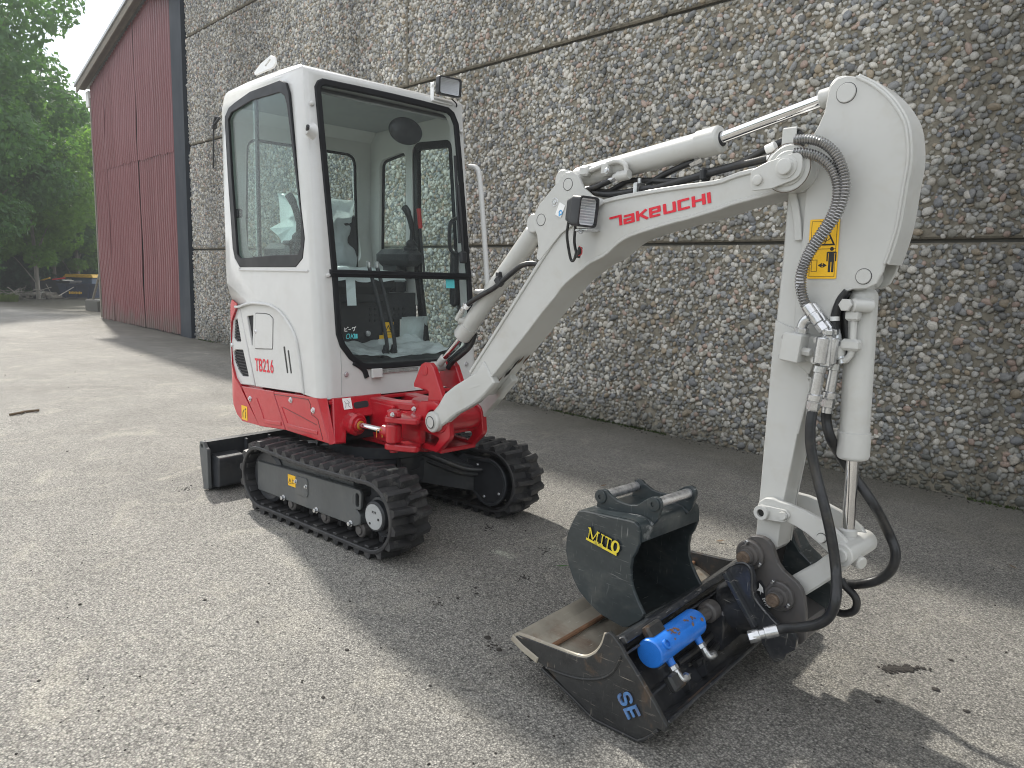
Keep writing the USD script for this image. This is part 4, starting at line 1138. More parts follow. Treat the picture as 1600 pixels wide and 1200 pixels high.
# roof fittings
fin = np.array(xz([(398, 113.5), (409, 99), (424, 86.5), (430, 89), (432, 99), (428, 106), (400, 118)], CY0 + 0.06))
hole = np.array(xz([(415.5, 103), (423, 92.5), (424.5, 94), (417, 103.5)], CY0 + 0.06))
obj('lifting_bracket', prism(fillet(fin, 0.012, 3), CY0 + 0.054, CY0 + 0.066, 0.002, holes=[hole]), 'white_print', cab)
obj('roof_rib', bx((-3.93, (CY0 + CY1) / 2, 2.304), (0.55, 0.62, 0.03), 0.013), 'white_paint', cab)


def work_lamp(name, c, X, Z, w, h, d, parent, lens='lens_glass'):
    """Square work lamp: X the way it shines, w x h face, rounded housing, clear lens over a ribbed reflector."""
    X = np.asarray(X, float) / np.linalg.norm(X); Z = np.asarray(Z, float); Z = Z - X * np.dot(X, Z); Z /= np.linalg.norm(Z)
    Y = np.cross(Z, X)
    B = basis(Y, Z, X)
    r = fillet([(-w / 2, -h / 2), (w / 2, -h / 2), (w / 2, h / 2), (-w / 2, h / 2)], 0.016, 5)
    k = len(r)
    rings = [(r * 0.45, -d), (r * 0.72, -d * 0.86), (r * 0.93, -d * 0.5), (r, -d * 0.42), (r, 0.0), (r * 0.975, 0.003), (r * 0.86, 0.003), (r * 0.85, -0.008), (r * 0.5, -0.03)]
    V = np.vstack([np.column_stack([q, np.full(k, z)]) for q, z in rings])
    F = []
    i = np.arange(k); j = (i + 1) % k
    for q in range(len(rings) - 2):
        F += [np.column_stack([q * k + i, q * k + j, (q + 1) * k + j]), np.column_stack([q * k + i, (q + 1) * k + j, (q + 1) * k + i])]
    V = np.vstack([V, [[0, 0, -d]]])
    F.append(np.column_stack([j, i, np.full(k, len(V) - 1)]))
    hs_ = obj(name, xf(trimesh.Trimesh(V, np.vstack(F), process=False), B, c), 'black_plastic', parent)
    q0 = 7 * k
    V2 = np.vstack([V[q0:q0 + 2 * k], [[0, 0, -0.035]]])
    F2 = np.vstack([np.column_stack([i, j, k + j]), np.column_stack([i, k + j, k + i]), np.column_stack([k + i, k + j, np.full(k, 2 * k)])])
    obj('reflector', xf(trimesh.Trimesh(V2, F2, process=False), B, c), 'reflector', hs_)
    ribs = cat([xf(bx((0, -h * 0.40 + h * 0.80 * (q + 0.5) / 9, -0.0035), (w * 0.80, h * 0.055, 0.002), 0.0008), B, c) for q in range(9)])
    obj('lens', cat(xf(prism(r * 0.86, -0.002, 0.001, 0, axis='z'), B, c), ribs), lens, hs_, smooth=False)
    return hs_


lc = aty(700, 136, CY1 - 0.17)
lamp = work_lamp('work_lamp', lc + [0.02, 0, 0], (0.96, -0.10, -0.05), (0, 0, 1), 0.155, 0.10, 0.075, ex)
obj('lamp_bracket', cat(bx(lc + [-0.035, -0.085, -0.035], (0.03, 0.004, 0.10), 0.001), bx(lc + [-0.05, -0.02, -0.083], (0.05, 0.14, 0.006), 0.002), bolt(lc + [-0.03, -0.087, 0.0], (0, -1, 0), 0.009, 0.008)), 'white_print', lamp)
obj('lamp_cable', sweep(spline([lc + [-0.03, 0.05, -0.05], lc + [-0.02, 0.08, -0.075], lc + [-0.06, 0.10, -0.09], lc + [-0.15, 0.09, -0.07]], 6), 0.004, 8), 'hose_rubber', lamp)

# grab rail beside the door
gr = [aty(734, 260, CY1 + 0.03), aty(744, 262, CY1 + 0.03), aty(749, 275, CY1 + 0.03), aty(754, 330, CY1 + 0.03), aty(760, 420, CY1 + 0.03), aty(761, 452, CY1 + 0.03), aty(752, 456, CY1 + 0.02), aty(744, 456, CY1 + 0.02)]
obj('grab_rail', sweep(spline(np.array(gr), 5), 0.015, 14), 'white_paint', ex)
ant = [aty(338, 268, CY1 - 0.2), aty(339, 200, CY1 - 0.2)]
obj('mirror', cat(cyl(aty(343, 184, CY0 + 0.02), aty(338, 194, CY0 + 0.02) + [-0.03, 0, 0], 0.008), cyl(aty(340, 181, CY0 + 0.02) + [-0.02, 0, 0], aty(337, 197, CY0 + 0.02) + [-0.03, 0, 0], 0.010), cyl(aty(337, 196, CY0 + 0.02) + [-0.03, 0, 0], aty(337.5, 262, CY0 + 0.02) + [-0.04, 0, 0], 0.005), bx(aty(338, 197, CY0 + 0.02) + [-0.03, 0, 0], (0.03, 0.03, 0.03), 0.008)), 'black_plastic', ex)
# dark oval mirror inside the roof
mo = aty(657, 176, 2.60) * 0 + np.array([fx(2.12) - 0.12, 2.56, 2.10])
obj('interior_mirror', trimesh.Trimesh(trimesh.creation.icosphere(subdivisions=3).vertices * [0.03, 0.115, 0.075] + mo, trimesh.creation.icosphere(subdivisions=3).faces), 'black_plastic', cab, smooth=True)

# ------------------------------------------------------------------ inside the cab
hl = [(fx(2.20) - 0.07, 2.205), (-3.60, 2.245), (-4.32, 2.235), (-4.32, 2.222), (-3.60, 2.235), (fx(2.20) - 0.07, 2.195)]
obj('headliner', prism(hl, CY0 + 0.05, CY1 - 0.05), 'cab_liner', ex, smooth=30)
it = obj('cab_floor', bx((-3.56, 2.39, 0.80), (0.44, 0.92, 0.03), 0.004), 'seat_black', ex)
obj('dash_panel', bx((-3.86, 2.39, 0.99), (0.02, 0.94, 0.38), 0.004), 'seat_black', it)
vents = [bx((-3.848, 2.52 + 0.035 * (k % 8), 1.08 - 0.035 * (k // 8)), (0.006, 0.018, 0.018), 0.002) for k in range(24)]
obj('panel_vents', cat(vents), 'mesh_dark', it)
seat = obj('seat', cat(bx((-4.02, 2.42, 1.235), (0.48, 0.50, 0.13), 0.045), bx((-4.235, 2.42, 1.47), (0.12, 0.46, 0.46), 0.05, trimesh.transformations.rotation_matrix(-0.12, [0, 1, 0])[:3, :3])), 'seat_black', ex, smooth=40)
obj('seat_base', bx((-4.05, 2.42, 1.15), (0.46, 0.42, 0.06), 0.01), 'black_plastic', seat)


def film(c, nx, ny, sx_, sy_, fn, R=None, name='plastic_sheet', parent=None):
    u = np.linspace(-1, 1, nx); v = np.linspace(-1, 1, ny)
    U, V_ = np.meshgrid(u, v, indexing='ij')
    Z = fn(U, V_)
    P = np.column_stack([(U * sx_).ravel(), (V_ * sy_).ravel(), Z.ravel()])
    q = np.arange(nx * ny).reshape(nx, ny)
    F = np.column_stack([q[:-1, :-1].ravel(), q[1:, :-1].ravel(), q[1:, 1:].ravel(), q[:-1, 1:].ravel()])
    if R is not None:
        P = P @ np.asarray(R).T
    return obj(name, (P + np.asarray(c), F), 'clear_film', parent, smooth=True)


def crumple(s, amp):
    return lambda U, V_: amp * (meshkit.fbm(np.stack([U * 2.6 + s, V_ * 2.6, U * 0 + s], -1), 3, s) - 0.5) * 2


f1 = crumple(3, 0.035)
film((-4.00, 2.42, 1.325), 34, 34, 0.26, 0.29, lambda U, V_: f1(U, V_) - 0.07 * np.maximum(np.abs(U) ** 6, np.abs(V_) ** 6), None, parent=seat)
f2 = crumple(5, 0.040)
Rb = np.column_stack([[0.0, 1, 0], [-0.12, 0, 1.0], [1, 0, 0.12]])
film((-4.150, 2.40, 1.50), 34, 34, 0.26, 0.27, lambda U, V_: f2(U, V_) - 0.10 * np.maximum(np.abs(U) ** 5, np.abs(V_) ** 5), Rb, parent=seat)
# loose flap of the film sticking out towards the side window
flap = np.array([aty(421, 357, 2.02), aty(447, 343, 2.03), aty(463, 334, 2.06), aty(466, 360, 2.08), aty(458, 380, 2.05), aty(440, 377, 2.02), aty(433, 367, 2.00)])
cflap = flap.mean(0) + [0.02, 0.03, 0.02]
obj('plastic_sheet', (np.vstack([flap, cflap]), np.array([(k, (k + 1) % 7, 7) for k in range(7)])), 'clear_film', seat, smooth=False)
f3 = crumple(8, 0.030)
film((-3.62, 2.45, 0.865), 44, 44, 0.20, 0.36, lambda U, V_: 1.3 * f3(U, V_) - 0.025 * U + 0.03 * np.abs(V_) ** 3, None, name='floor_film', parent=it)
f4 = crumple(11, 0.012)
DX = -3.835                                        # face of the panel under the seat
wb = atx(640, 530, DX)
film(wb + [0.03, 0, -0.02], 30, 30, 0.105, 0.17, f4, np.column_stack([[0, 1.0, 0], [0.15, 0, 0.99], [0.99, 0, -0.15]]), name='floor_film', parent=it)
obj('instruction_sheet', bx(wb + [0.012, 0, 0.01], (0.002, 0.17, 0.24), 0), 'white_print', it)
for k, (pp_, ww, hh, mt) in enumerate((((606, 513), 0.078, 0.078, 'yellow_print'), ((604, 527), 0.115, 0.030, 'yellow_print'), ((601, 536), 0.10, 0.055, 'white_print'))):
    c_ = atx(*pp_, DX)
    s_ = obj('cab_sticker', bx(c_ + [0.004 + 0.001 * k, 0, 0], (0.002, ww, hh), 0), mt, it)
    if k == 0:
        tri = Polygon([(-0.026, -0.024), (0.026, -0.024), (0, 0.022)]); tri = tri.difference(tri.buffer(-0.005))
        obj('sticker_print', decal(flat(tri, 0.0006), (0, 1, 0), (0, 0, 1), c_ + [0.0055, 0, 0]), 'black_print', s_)
ib_ = atx(574, 521, DX)
obj('ignition_lock', cat(cyl(ib_ + [0.0, 0, 0], ib_ + [0.015, 0, 0], 0.017, 0.003), cyl(ib_ + [0.012, 0, 0], ib_ + [0.02, 0, 0], 0.008, 0.001)), 'pin_steel', it)
for yy in (2.40, 2.455):                           # tall travel levers
    lv = obj('travel_lever', sweep(spline([(-3.56, yy + 0.03, 0.82), (-3.53, yy + 0.02, 0.90), (-3.58, yy, 1.12), (-3.64, yy - 0.03, 1.34)], 8), 0.0115, 10), 'black_plastic', it)
    obj('lever_boot', lathe((-3.56, yy + 0.03, 0.80), (-3.55, yy + 0.028, 0.90), [(0, 0.034), (0.03, 0.030), (0.034, 0.024), (0.06, 0.022), (0.064, 0.016), (0.09, 0.014)], 18), 'black_plastic', lv)
    obj('lever_cap', lathe((-3.638, yy - 0.03, 1.33), (-3.642, yy - 0.032, 1.365), [(0, 0.013), (0.03, 0.015), (0.037, 0.008)], 14), 'pin_steel', lv)
for yy, nm in ((2.80, 'left'), (2.03, 'right')):   # arm consoles with joysticks
    con = obj('arm_console', cat(bx((-3.95, yy, 1.40), (0.38, 0.13, 0.11), 0.035), bx((-4.00, yy, 1.27), (0.16, 0.09, 0.20), 0.02)), 'black_plastic', ex)
    obj('joystick', cat(lathe((-3.83, yy, 1.43), (-3.82, yy, 1.51), [(0, 0.055), (0.015, 0.045), (0.03, 0.047), (0.045, 0.033), (0.06, 0.034), (0.08, 0.018)], 18), sweep(spline([(-3.82, yy, 1.50), (-3.80, yy - 0.01, 1.58), (-3.81, yy - 0.035, 1.67), (-3.83, yy - 0.05, 1.71)], 6), [0.014] * 6 + [0.018] * 6 + [0.022] * 7, 12)), 'black_plastic', con)
obj('lock_lever', cat(sweep([(-3.72, 2.83, 1.28), (-3.76, 2.82, 1.60)], 0.008, 8)), 'black_plastic', it)
obj('lock_lever_grip', sweep([(-3.755, 2.82, 1.58), (-3.77, 2.817, 1.70)], 0.014, 10), 'red_knob', it)
obj('blade_lever', cat(sweep(spline([(-3.72, 2.02, 1.20), (-3.70, 2.02, 1.40), (-3.715, 2.02, 1.52)], 5), 0.010, 8), cyl((-3.712, 2.02, 1.51), (-3.722, 2.02, 1.57), 0.018, 0.006)), 'black_plastic', it)
obj('side_panel', prism(fillet([(-3.84, 0.80), (-3.40, 0.80), (-3.45, 0.98), (-3.62, 1.20), (-3.84, 1.25)], 0.04, 4), CY0 + 0.045, CY0 + 0.14, 0.01), 'seat_black', it)

# ------------------------------------------------------------------ engine hood, counterweight, skirts
HY = CY0 + 0.010                                   # face of the hood, a little inside the cab's side
def tr(pts, y=None): return np.array(xz(pts, HY if y is None else y))
Z2 = lambda *pts: [(300 + a / 3.2, 400 + b / 3.2) for a, b in pts]
ZH = lambda *pts: [(330 + a / 6.6667, 440 + b / 6.6667) for a, b in pts]
ZR = lambda *pts: [(340 + a / 5.7143, 580 + b / 5.7143) for a, b in pts]

hood_px = ZH((300, 270), (360, 245), (430, 232), (520, 240), (600, 255), (680, 300), (750, 370), (820, 480), (870, 600), (900, 760), (930, 960), (950, 1165), (465, 1092))
hood = Polygon(tr(hood_px))
tri_v = fillet(tr(ZH((370, 362), (438, 350), (430, 662), (422, 664))), 0.004, 2)
sl1 = fillet(tr(ZH((752, 676), (768, 674), (804, 952), (790, 956))), 0.006, 3)
sl2 = fillet(tr(ZH((796, 716), (810, 712), (842, 954), (828, 960))), 0.006, 3)
hd = obj('engine_hood', prism(np.array(hood.exterior.coords)[:-1], HY, HY + 0.03, 0.003, holes=[tri_v]), 'white_paint', ex, smooth=30)
obj('hood_vent', prism(np.array(Polygon(tri_v).buffer(0.004).exterior.coords)[:-1], HY + 0.012, HY + 0.02), 'mesh_dark', hd)
for s_ in (sl1, sl2):
    obj('louvre_slot', prism(s_, HY - 0.0008, HY + 0.006), 'black_print', hd, smooth=False)
fd = fillet(tr(ZH((462, 340), (475, 332), (570, 336), (612, 350), (645, 385), (640, 700), (460, 695))), 0.008, 3)
obj('filler_seam', prism(np.array(Polygon(fd).buffer(0.004).exterior.coords)[:-1], HY - 0.001, HY + 0.004, 0, holes=[np.array(Polygon(fd).buffer(0.0005).exterior.coords)[:-1]]), 'black_print', hd)
fdo = obj('filler_door', prism(fd, HY - 0.003, HY + 0.004, 0.0015), 'white_paint', hd)
lk = aty(*ZH((468, 520))[0], HY)
obj('door_lock', cat(lathe(lk, lk + [0, -0.008, 0], [(0, 0.013), (0.004, 0.013), (0.008, 0.009)], 18), bx(lk + [0, -0.009, 0], (0.004, 0.003, 0.012), 0.001)), 'pin_steel', fdo)
# rear radiator door with two mesh vents
rd = Polygon(tr(ZH((280, 270), (262, 275), (225, 330), (208, 430), (195, 560), (192, 700), (200, 830), (225, 930), (260, 1010), (292, 1072), (450, 1090), (296, 268))))
v1 = fillet(tr(ZH((240, 402), (268, 386), (308, 624), (262, 624), (232, 590))), 0.008, 3)
v2 = fillet(tr(ZH((228, 735), (250, 708), (326, 712), (388, 990), (318, 984), (270, 910), (238, 830))), 0.010, 3)
rdo = obj('radiator_door', prism(np.array(rd.buffer(-0.002).exterior.coords)[:-1], HY + 0.002, HY + 0.03, 0.004, holes=[v1, v2]), 'white_paint', ex)
for v in (v1, v2):
    vg = obj('vent_mesh', prism(np.array(Polygon(v).buffer(0.005).exterior.coords)[:-1], HY + 0.016, HY + 0.022), 'mesh_dark', rdo)
    bb = Polygon(v).bounds
    lou = []
    for z in np.arange(bb[1], bb[3], 0.017):
        s_ = Polygon(v).intersection(sbox(bb[0], z, bb[2], z + 0.006))
        if not s_.is_empty and s_.geom_type == 'Polygon' and s_.area > 1e-5:
            lou.append(prism(np.array(s_.exterior.coords)[:-1], HY + 0.008, HY + 0.017))
    if lou:
        obj('louvres', cat(lou), 'black_plastic', vg, smooth=False)
lk = aty(*ZH((216, 660))[0], HY)
obj('door_lock', lathe(lk + [0, 0.004, 0], lk + [0, -0.006, 0], [(0, 0.014), (0.006, 0.013), (0.010, 0.008)], 18), 'pin_steel', rdo)
# dark gap behind the doors, inner body block
ib = [(-4.33, 0.60), (-3.36, 0.66), (-3.36, 0.765), (-3.875, 0.765), (-3.875, 1.165), (-4.34, 1.165)]
obj('engine_bay', prism(ib, HY + 0.032, CY1 - 0.03, 0.01), 'seal_black', ex)
# raised lip around the arch
lip = spline([aty(*p, CY0 - 0.002) for p in ZH((250, 262), (290, 262), (350, 238), (430, 224), (520, 230), (605, 246), (690, 292), (760, 362), (830, 475), (882, 600), (912, 760), (940, 960), (960, 1165))], 4)
obj('arch_lip', sweep(lip, 0.008, 8), 'white_paint', cab)
# TB216 lettering: condensed bold red figures
tb = meshkit.text_mesh('TB216', 0.115, 0.0008, bold=True)
tb.vertices[:, 0] *= (0.225 / tb.bounds[1][0])
o0 = aty(*ZH((458, 925))[0], HY - 0.0012); o1 = aty(*ZH((650, 950))[0], HY - 0.0012)
dx = (o1 - o0); wtb = np.linalg.norm(dx)
tb.vertices[:, 0] *= wtb / 0.225
tb.vertices[:, 1] *= (aty(*ZH((455, 800))[0], HY)[2] - o0[2]) / 0.115
obj('model_lettering', decal(tb, dx / wtb, np.cross(np.cross(dx / wtb, (0, 0, 1.0)), dx / wtb), o0), 'red_print', hd)

# counterweight: red, wraps the tail
SY = CY0 - 0.002
cwp = tr(Z2((200, 218), (190, 240), (180, 300), (175, 430), (180, 560), (186, 640), (195, 690), (206, 740), (225, 790), (252, 825), (335, 847), (238, 648), (215, 610), (197, 540), (188, 430), (194, 330), (218, 262), (225, 240)), SY)
cwm = man(prism(np.array(cwp), SY, CY1 + 0.0, 0.0))
tailx = float(np.min(np.array(cwp)[:, 0]))
cut = fillet([(tailx - 0.06, CY0 - 0.1), (-2.5, CY0 - 0.1), (-2.5, CY1 + 0.1), (tailx - 0.06, CY1 + 0.1)], 0.0, 2)
planc = fillet([(tailx - 0.02, SY), (-3.2, SY), (-3.2, CY1), (tailx - 0.02, CY1)], [0.11, 0, 0, 0.11], 8)
full = man(prism(np.array(tr(Z2((200, 218), (190, 240), (180, 300), (175, 430), (180, 560), (186, 640), (195, 690), (206, 740), (225, 790), (252, 825), (335, 847)), SY).tolist() + [(-4.0, 0.62), (-4.05, 1.13)]), SY + 0.03, CY1 - 0.02, 0.0))
cw = obj('counterweight', cat(tm(cwm ^ poly_man(planc, 'z', 0, 3)), tm(full ^ poly_man(planc, 'z', 0, 3))), 'red_paint', ex, smooth=35)
sp = aty(*ZR((240, 372))[0], SY - 0.001)
st = obj('warning_sticker', bx(sp + [0.0, 0, 0], (0.075, 0.0015, 0.085), 0.0003), 'yellow_print', cw)
obj('sticker_print', decal(flat(unary_union([stroke([(-0.02, -0.03), (-0.02, 0.0), (0.0, 0.02)], 0.006), stroke([(0.012, -0.03), (0.02, -0.005), (0.012, 0.01)], 0.006), Point(0.016, 0.024).buffer(0.006)]), 0.0006), (1, 0, 0), (0, 0, 1), sp + [0, -0.0012, 0]), 'black_print', st)

# red side skirts: two pressed covers with a dark shut line between them
s1 = tr(ZR((212, 132), (498, 178), (505, 215), (606, 528), (370, 492)), SY)
s2 = tr(ZR((500, 180), (770, 215), (905, 243), (890, 250), (1000, 655), (610, 530), (508, 215)), SY)
sk1 = obj('side_skirt', prism(np.array(Polygon(s1).buffer(-0.0015).exterior.coords)[:-1], SY, SY + 0.03, 0.003), 'red_paint', ex)
corner = np.array(xz(ZR((212, 132), (770, 213), (905, 243), (1000, 655), (606, 530), (370, 492)), SY))
obj('skirt_backing', prism(np.array(Polygon(corner).buffer(-0.006).exterior.coords)[:-1], SY + 0.02, CY1 - 0.04, 0), 'seal_black', ex, smooth=False)
sk2 = obj('side_skirt', prism(np.array(Polygon(s2).buffer(-0.0015).exterior.coords)[:-1], SY, SY + 0.03, 0.003), 'red_paint', ex)
for par, path_ in ((sk1, ((345, 245), (395, 380), (425, 445), (568, 470))), (sk2, ((568, 325), (612, 445), (650, 490), (895, 552)))):
    p_ = spline(tr(ZR(*path_), SY), 5)
    obj('pressed_groove', strip(p_, -0.010, 0.010, SY - 0.0035, SY + 0.002, bev=0.0016), 'red_paint', par)
p_ = tr(ZR((505, 205), (810, 252), (830, 300), (838, 385), (895, 430), (940, 612)), SY)
obj('access_seam', strip(p_, -0.0014, 0.0014, SY - 0.0012, SY + 0.001), 'black_print', sk2)
obj('access_seam', strip(tr(ZR((585, 320), (885, 480)), SY), -0.0012, 0.0012, SY - 0.0010, SY + 0.001), 'black_print', sk2)
for par, c_ in ((sk1, (292, 245)), (sk2, (655, 258)), (sk2, (855, 350))):
    p_ = aty(*ZR(c_)[0], SY)
    obj('bolt', cat(lathe(p_ + [0, 0.002, 0], p_ + [0, -0.005, 0], [(0, 0.017), (0.005, 0.016), (0.007, 0.010)], 18), bolt(p_ + [0, -0.004, 0], (0, -1, 0), 0.009, 0.007)), 'pin_steel', par)
# front corner and red front plate, with the recess for the swing cylinder
RFN = np.array([0.22, 0, 0.08]); RFN /= np.linalg.norm(RFN); RFZ = np.array([-0.08, 0, 0.22]); RFZ /= np.linalg.norm(RFZ)
RP0 = np.array([-3.262, SY, 0.67])


def rpl(px, py):
    q = on(px, py, RP0, RFN) - RP0
    return (q[1], float(np.dot(q, RFZ)))


def rwm(m): return xf(m, basis((0, 1, 0), RFZ, RFN), RP0)


fp = [rpl(*p) for p in ZR((1028, 240), (1105, 233), (1465, 195), (1468, 240), (1490, 262), (1487, 380), (1230, 412), (1185, 430), (1165, 470), (1155, 545), (1150, 640), (1000, 655))]
fp = np.array(fp); fp[:, 0] = np.maximum(fp[:, 0], 0.012)
fpm = obj('front_plate', rwm(prism(np.array(Polygon(fp).buffer(0.0).exterior.coords)[:-1], -0.035, 0.0, 0.006, axis='z')), 'red_paint', ex)
crn = np.array([(SY + 0.002, aty(905, 243, SY)[0])])
c_t, c_b = aty(*ZR((892, 246))[0], SY), aty(*ZR((1000, 655))[0], SY)
q_t, q_b = RP0 + np.array([0, 1.0, 0]) * 0.02 + RFZ * rpl(*ZR((1028, 240))[0])[1], RP0 + np.array([0, 1, 0]) * 0.02 + RFZ * rpl(*ZR((1005, 655))[0])[1]
obj('corner_cover', tm(Manifold.hull_points(np.array([c_t, c_b, q_t, q_b, c_t + [0, 0.04, 0], c_b + [0, 0.04, 0], q_t + [-0.04, 0.02, 0], q_b + [-0.04, 0.02, 0]]))), 'red_paint', ex, smooth=20)
y_, u_2 = rpl(*ZR((1158, 290))[0])
qs = obj('info_sticker', rwm(bx((y_, u_2, 0.001), (0.05, 0.058, 0.0012), 0)), 'white_print', fpm)
obj('sticker_print', rwm(xf(flat(unary_union([stroke([(-0.015, -0.02), (-0.008, 0.0), (-0.015, 0.015)], 0.003), stroke([(0.0, 0.02), (0.012, 0.005), (0.002, -0.01), (0.014, -0.022)], 0.003), stroke([(-0.012, 0.0), (0.01, 0.003)], 0.003)]), 0.0005), None, (y_, u_2, 0.0017))), 'grey_print', qs)
y_, u_2 = rpl(*ZR((1282, 298))[0])
obj('vent_slot', rwm(prism(fillet([(y_ - 0.045, u_2 - 0.019), (y_ + 0.045, u_2 - 0.015), (y_ + 0.045, u_2 + 0.019), (y_ - 0.045, u_2 + 0.015)], 0.016, 5), -0.001, 0.0015, 0.0005, axis='z')), 'black_plastic', fpm)
y_, u_2 = rpl(*ZR((1415, 270))[0])
obj('bolt', rwm(cat(lathe((y_, u_2, -0.001), (y_, u_2, 0.006), [(0, 0.020), (0.005, 0.018), (0.006, 0.008)], 18), bolt((y_, u_2, 0.004), (0, 0, 1), 0.008, 0.007))), 'pin_steel', fpm)
# deck frame under the cab and the swing post casting
YC = 2.275
deck = [bx((-3.44, 2.39, 0.645), (0.36, 1.0, 0.02), 0.004), bx((-3.72, 2.30, 0.47), (0.75, 0.72, 0.10), 0.02)]
obj('deck_frame', cat(deck), 'red_paint', ex)
post = []
pl_top = fillet([(-3.34, 2.115), (-3.10, 2.14), (-2.965, YC - 0.085), (-2.905, YC), (-2.965, YC + 0.085), (-3.10, 2.41), (-3.34, 2.435)], [0.02, 0.1, 0.05, 0.07, 0.05, 0.1, 0.02], 5)
horn = fillet([(-3.36, 2.115), (-3.10, 2.138), (-2.965, YC - 0.085), (-2.905, YC), (-2.965, YC + 0.02), (-3.03, YC), (-3.10, 2.215), (-3.36, 2.19)], [0.01, 0.1, 0.05, 0.05, 0.02, 0.03, 0.06, 0.01], 5)
for s_ in (-1, 1):
    m_ = prism(horn, 0.612, 0.655, 0.008, axis='z')
    post.append(m_ if s_ < 0 else xf(m_, np.diag([1, -1, 1.0]), (0, 2 * YC + 0.002, -0.002)))
post.append(prism(pl_top, 0.415, 0.455, 0.006, axis='z'))
web = prism(fillet([(-3.36, 0.44), (-3.05, 0.44), (-3.05, 0.635), (-3.36, 0.635)], 0.01), 2.125, 2.145, 0.003)
post.append(web)
post.append(xf(web, np.diag([1, -1, 1.0]), (0, 2 * YC, 0)))
post.append(cyl((-2.965, YC, 0.625), (-2.965, YC, 0.672), 0.075, 0.006)); post.append(cyl((-2.965, YC, 0.41), (-2.965, YC, 0.46), 0.075, 0.006))
post.append(bx((-3.345, 2.27, 0.54), (0.03, 0.66, 0.24), 0.006))
obj('swing_post', cat(post), 'red_paint', ex)

# swing bracket
sb = []
ear_px = [(648.6, 597.8), (660, 569), (665, 566), (674, 567), (679, 574), (694, 622), (690, 650), (674, 645), (670.5, 627.5), (672, 611), (655, 606), (648.6, 605)]
ear = fillet(np.array(xz(ear_px, 2.20)), 0.01, 3)
for s_ in (-1, 1):
    m_ = prism(ear, YC - 0.085, YC - 0.055, 0.004)
    sb.append(m_ if s_ < 0 else xf(m_, np.diag([1, -1, 1.0]), (0, 2 * YC, 0)))
sb.append(cyl((-2.965, YC, 0.46), (-2.965, YC, 0.625), 0.062, 0.006))
nose = fillet([(-3.03, 0.47), (-2.90, 0.452), (-2.72, 0.455), (-2.625, 0.54), (-2.64, 0.665), (-2.75, 0.70), (-2.86, 0.69), (-2.90, 0.62), (-3.03, 0.615)], [0.01, 0.03, 0.03, 0.04, 0.05, 0.03, 0.03, 0.02, 0.01], 4)
win1 = fillet([(-2.80, 0.56), (-2.69, 0.56), (-2.69, 0.65), (-2.79, 0.66)], 0.035, 5)
win2 = fillet([(-2.88, 0.485), (-2.74, 0.485), (-2.70, 0.53), (-2.85, 0.545)], 0.012, 3)
for s_ in (-1, 1):
    y0_ = YC + s_ * 0.105
    sb.append(prism(nose, y0_ - 0.016, y0_ + 0.016, 0.004, holes=[win1, win2]))
sb.append(bx((-2.94, YC, 0.54), (0.05, 0.20, 0.15), 0.01))
sb.append(bx((-2.82, YC, 0.462), (0.24, 0.22, 0.022), 0.004))
sb.append(bx((-2.80, YC, 0.552), (0.22, 0.19, 0.018), 0.004)); sb.append(cyl((-2.70, YC - 0.125, 0.61), (-2.70, YC + 0.125, 0.61), 0.055, 0.004))
# lug arm towards the swing cylinder
lug = fillet([(-3.00, YC - 0.06), (-2.86, YC - 0.10), (-2.76, YC - 0.20), (-2.83, 2.03), (-2.92, 1.985), (-2.965, 2.03), (-2.95, 2.12)], [0.02, 0.03, 0.05, 0.05, 0.045, 0.045, 0.03], 5)
sb.append(prism(lug, 0.590, 0.618, 0.005, axis='z')); sb.append(prism(lug, 0.455, 0.485, 0.005, axis='z'))
sb.append(prism([(-2.96, 2.13), (-2.82, 2.13), (-2.82, 2.16), (-2.96, 2.16)], 0.48, 0.595, 0.004, axis='z'))
brk = obj('swing_bracket', cat(sb), 'red_paint', ex, smooth=30)
pinp = np.array([-2.905, 2.035, 0.0])
obj('swing_pin', cat(cyl(pinp + [0, 0, 0.612], pinp + [0, 0, 0.65], 0.034, 0.008), cyl(pinp + [0, 0, 0.44], pinp + [0, 0, 0.62], 0.022), bx(pinp + [0.0, 0.0, 0.632], (0.095, 0.022, 0.022), 0.004)), 'red_paint', brk)
obj('bolt', cat(bolt(pinp + [0.03, -0.03, 0.634], (0.3, -1, 0), 0.008, 0.012), bolt((-2.94, 2.18, 0.633), (0.2, -1, 0), 0.009, 0.012)), 'pin_steel', brk)
ep = aty(*[(520 + 820 / 5.7143), (540 + 222 / 5.7143)], YC - 0.085)
obj('pin_head', lathe(ep + [0, 0.002, 0], ep + [0, -0.004, 0], [(0, 0.026), (0.004, 0.026), (0.006, 0.022)], 24), 'red_paint', brk)
# swing cylinder
a_, b_ = np.array([-3.34, 1.985, 0.535]), pinp + [0.0, -0.002, 0.535]
dd = (b_ - a_) / np.linalg.norm(b_ - a_)
sc_ = obj('swing_cylinder', cat(cyl(a_ - dd * 0.25, a_ + dd * 0.155, 0.043, 0.006), cyl(a_ + dd * 0.10, a_ + dd * 0.172, 0.058, 0.010), cyl(a_ + dd * 0.165, a_ + dd * 0.185, 0.036, 0.004)), 'red_paint', ex)
obj('gland_ring', cyl(a_ + dd * 0.184, a_ + dd * 0.189, 0.023, 0.001), 'amber_seal', sc_)
obj('rod', cyl(a_ + dd * 0.18, b_ - dd * 0.02, 0.0165, 0.001), 'chrome', sc_)
obj('rod_end', cat(cyl(b_ + [0, 0, -0.045], b_ + [0, 0, 0.045], 0.040, 0.006), cyl(b_ - dd * 0.075, b_, 0.032, 0.006)), 'red_paint', sc_)
uh = stroke([(-0.014, -0.022), (-0.014, 0.006)] + [tuple(p) for p in arc((0, 0.006), 0.014, 180, 0, 8)] + [(0.014, -0.022)], 0.004)
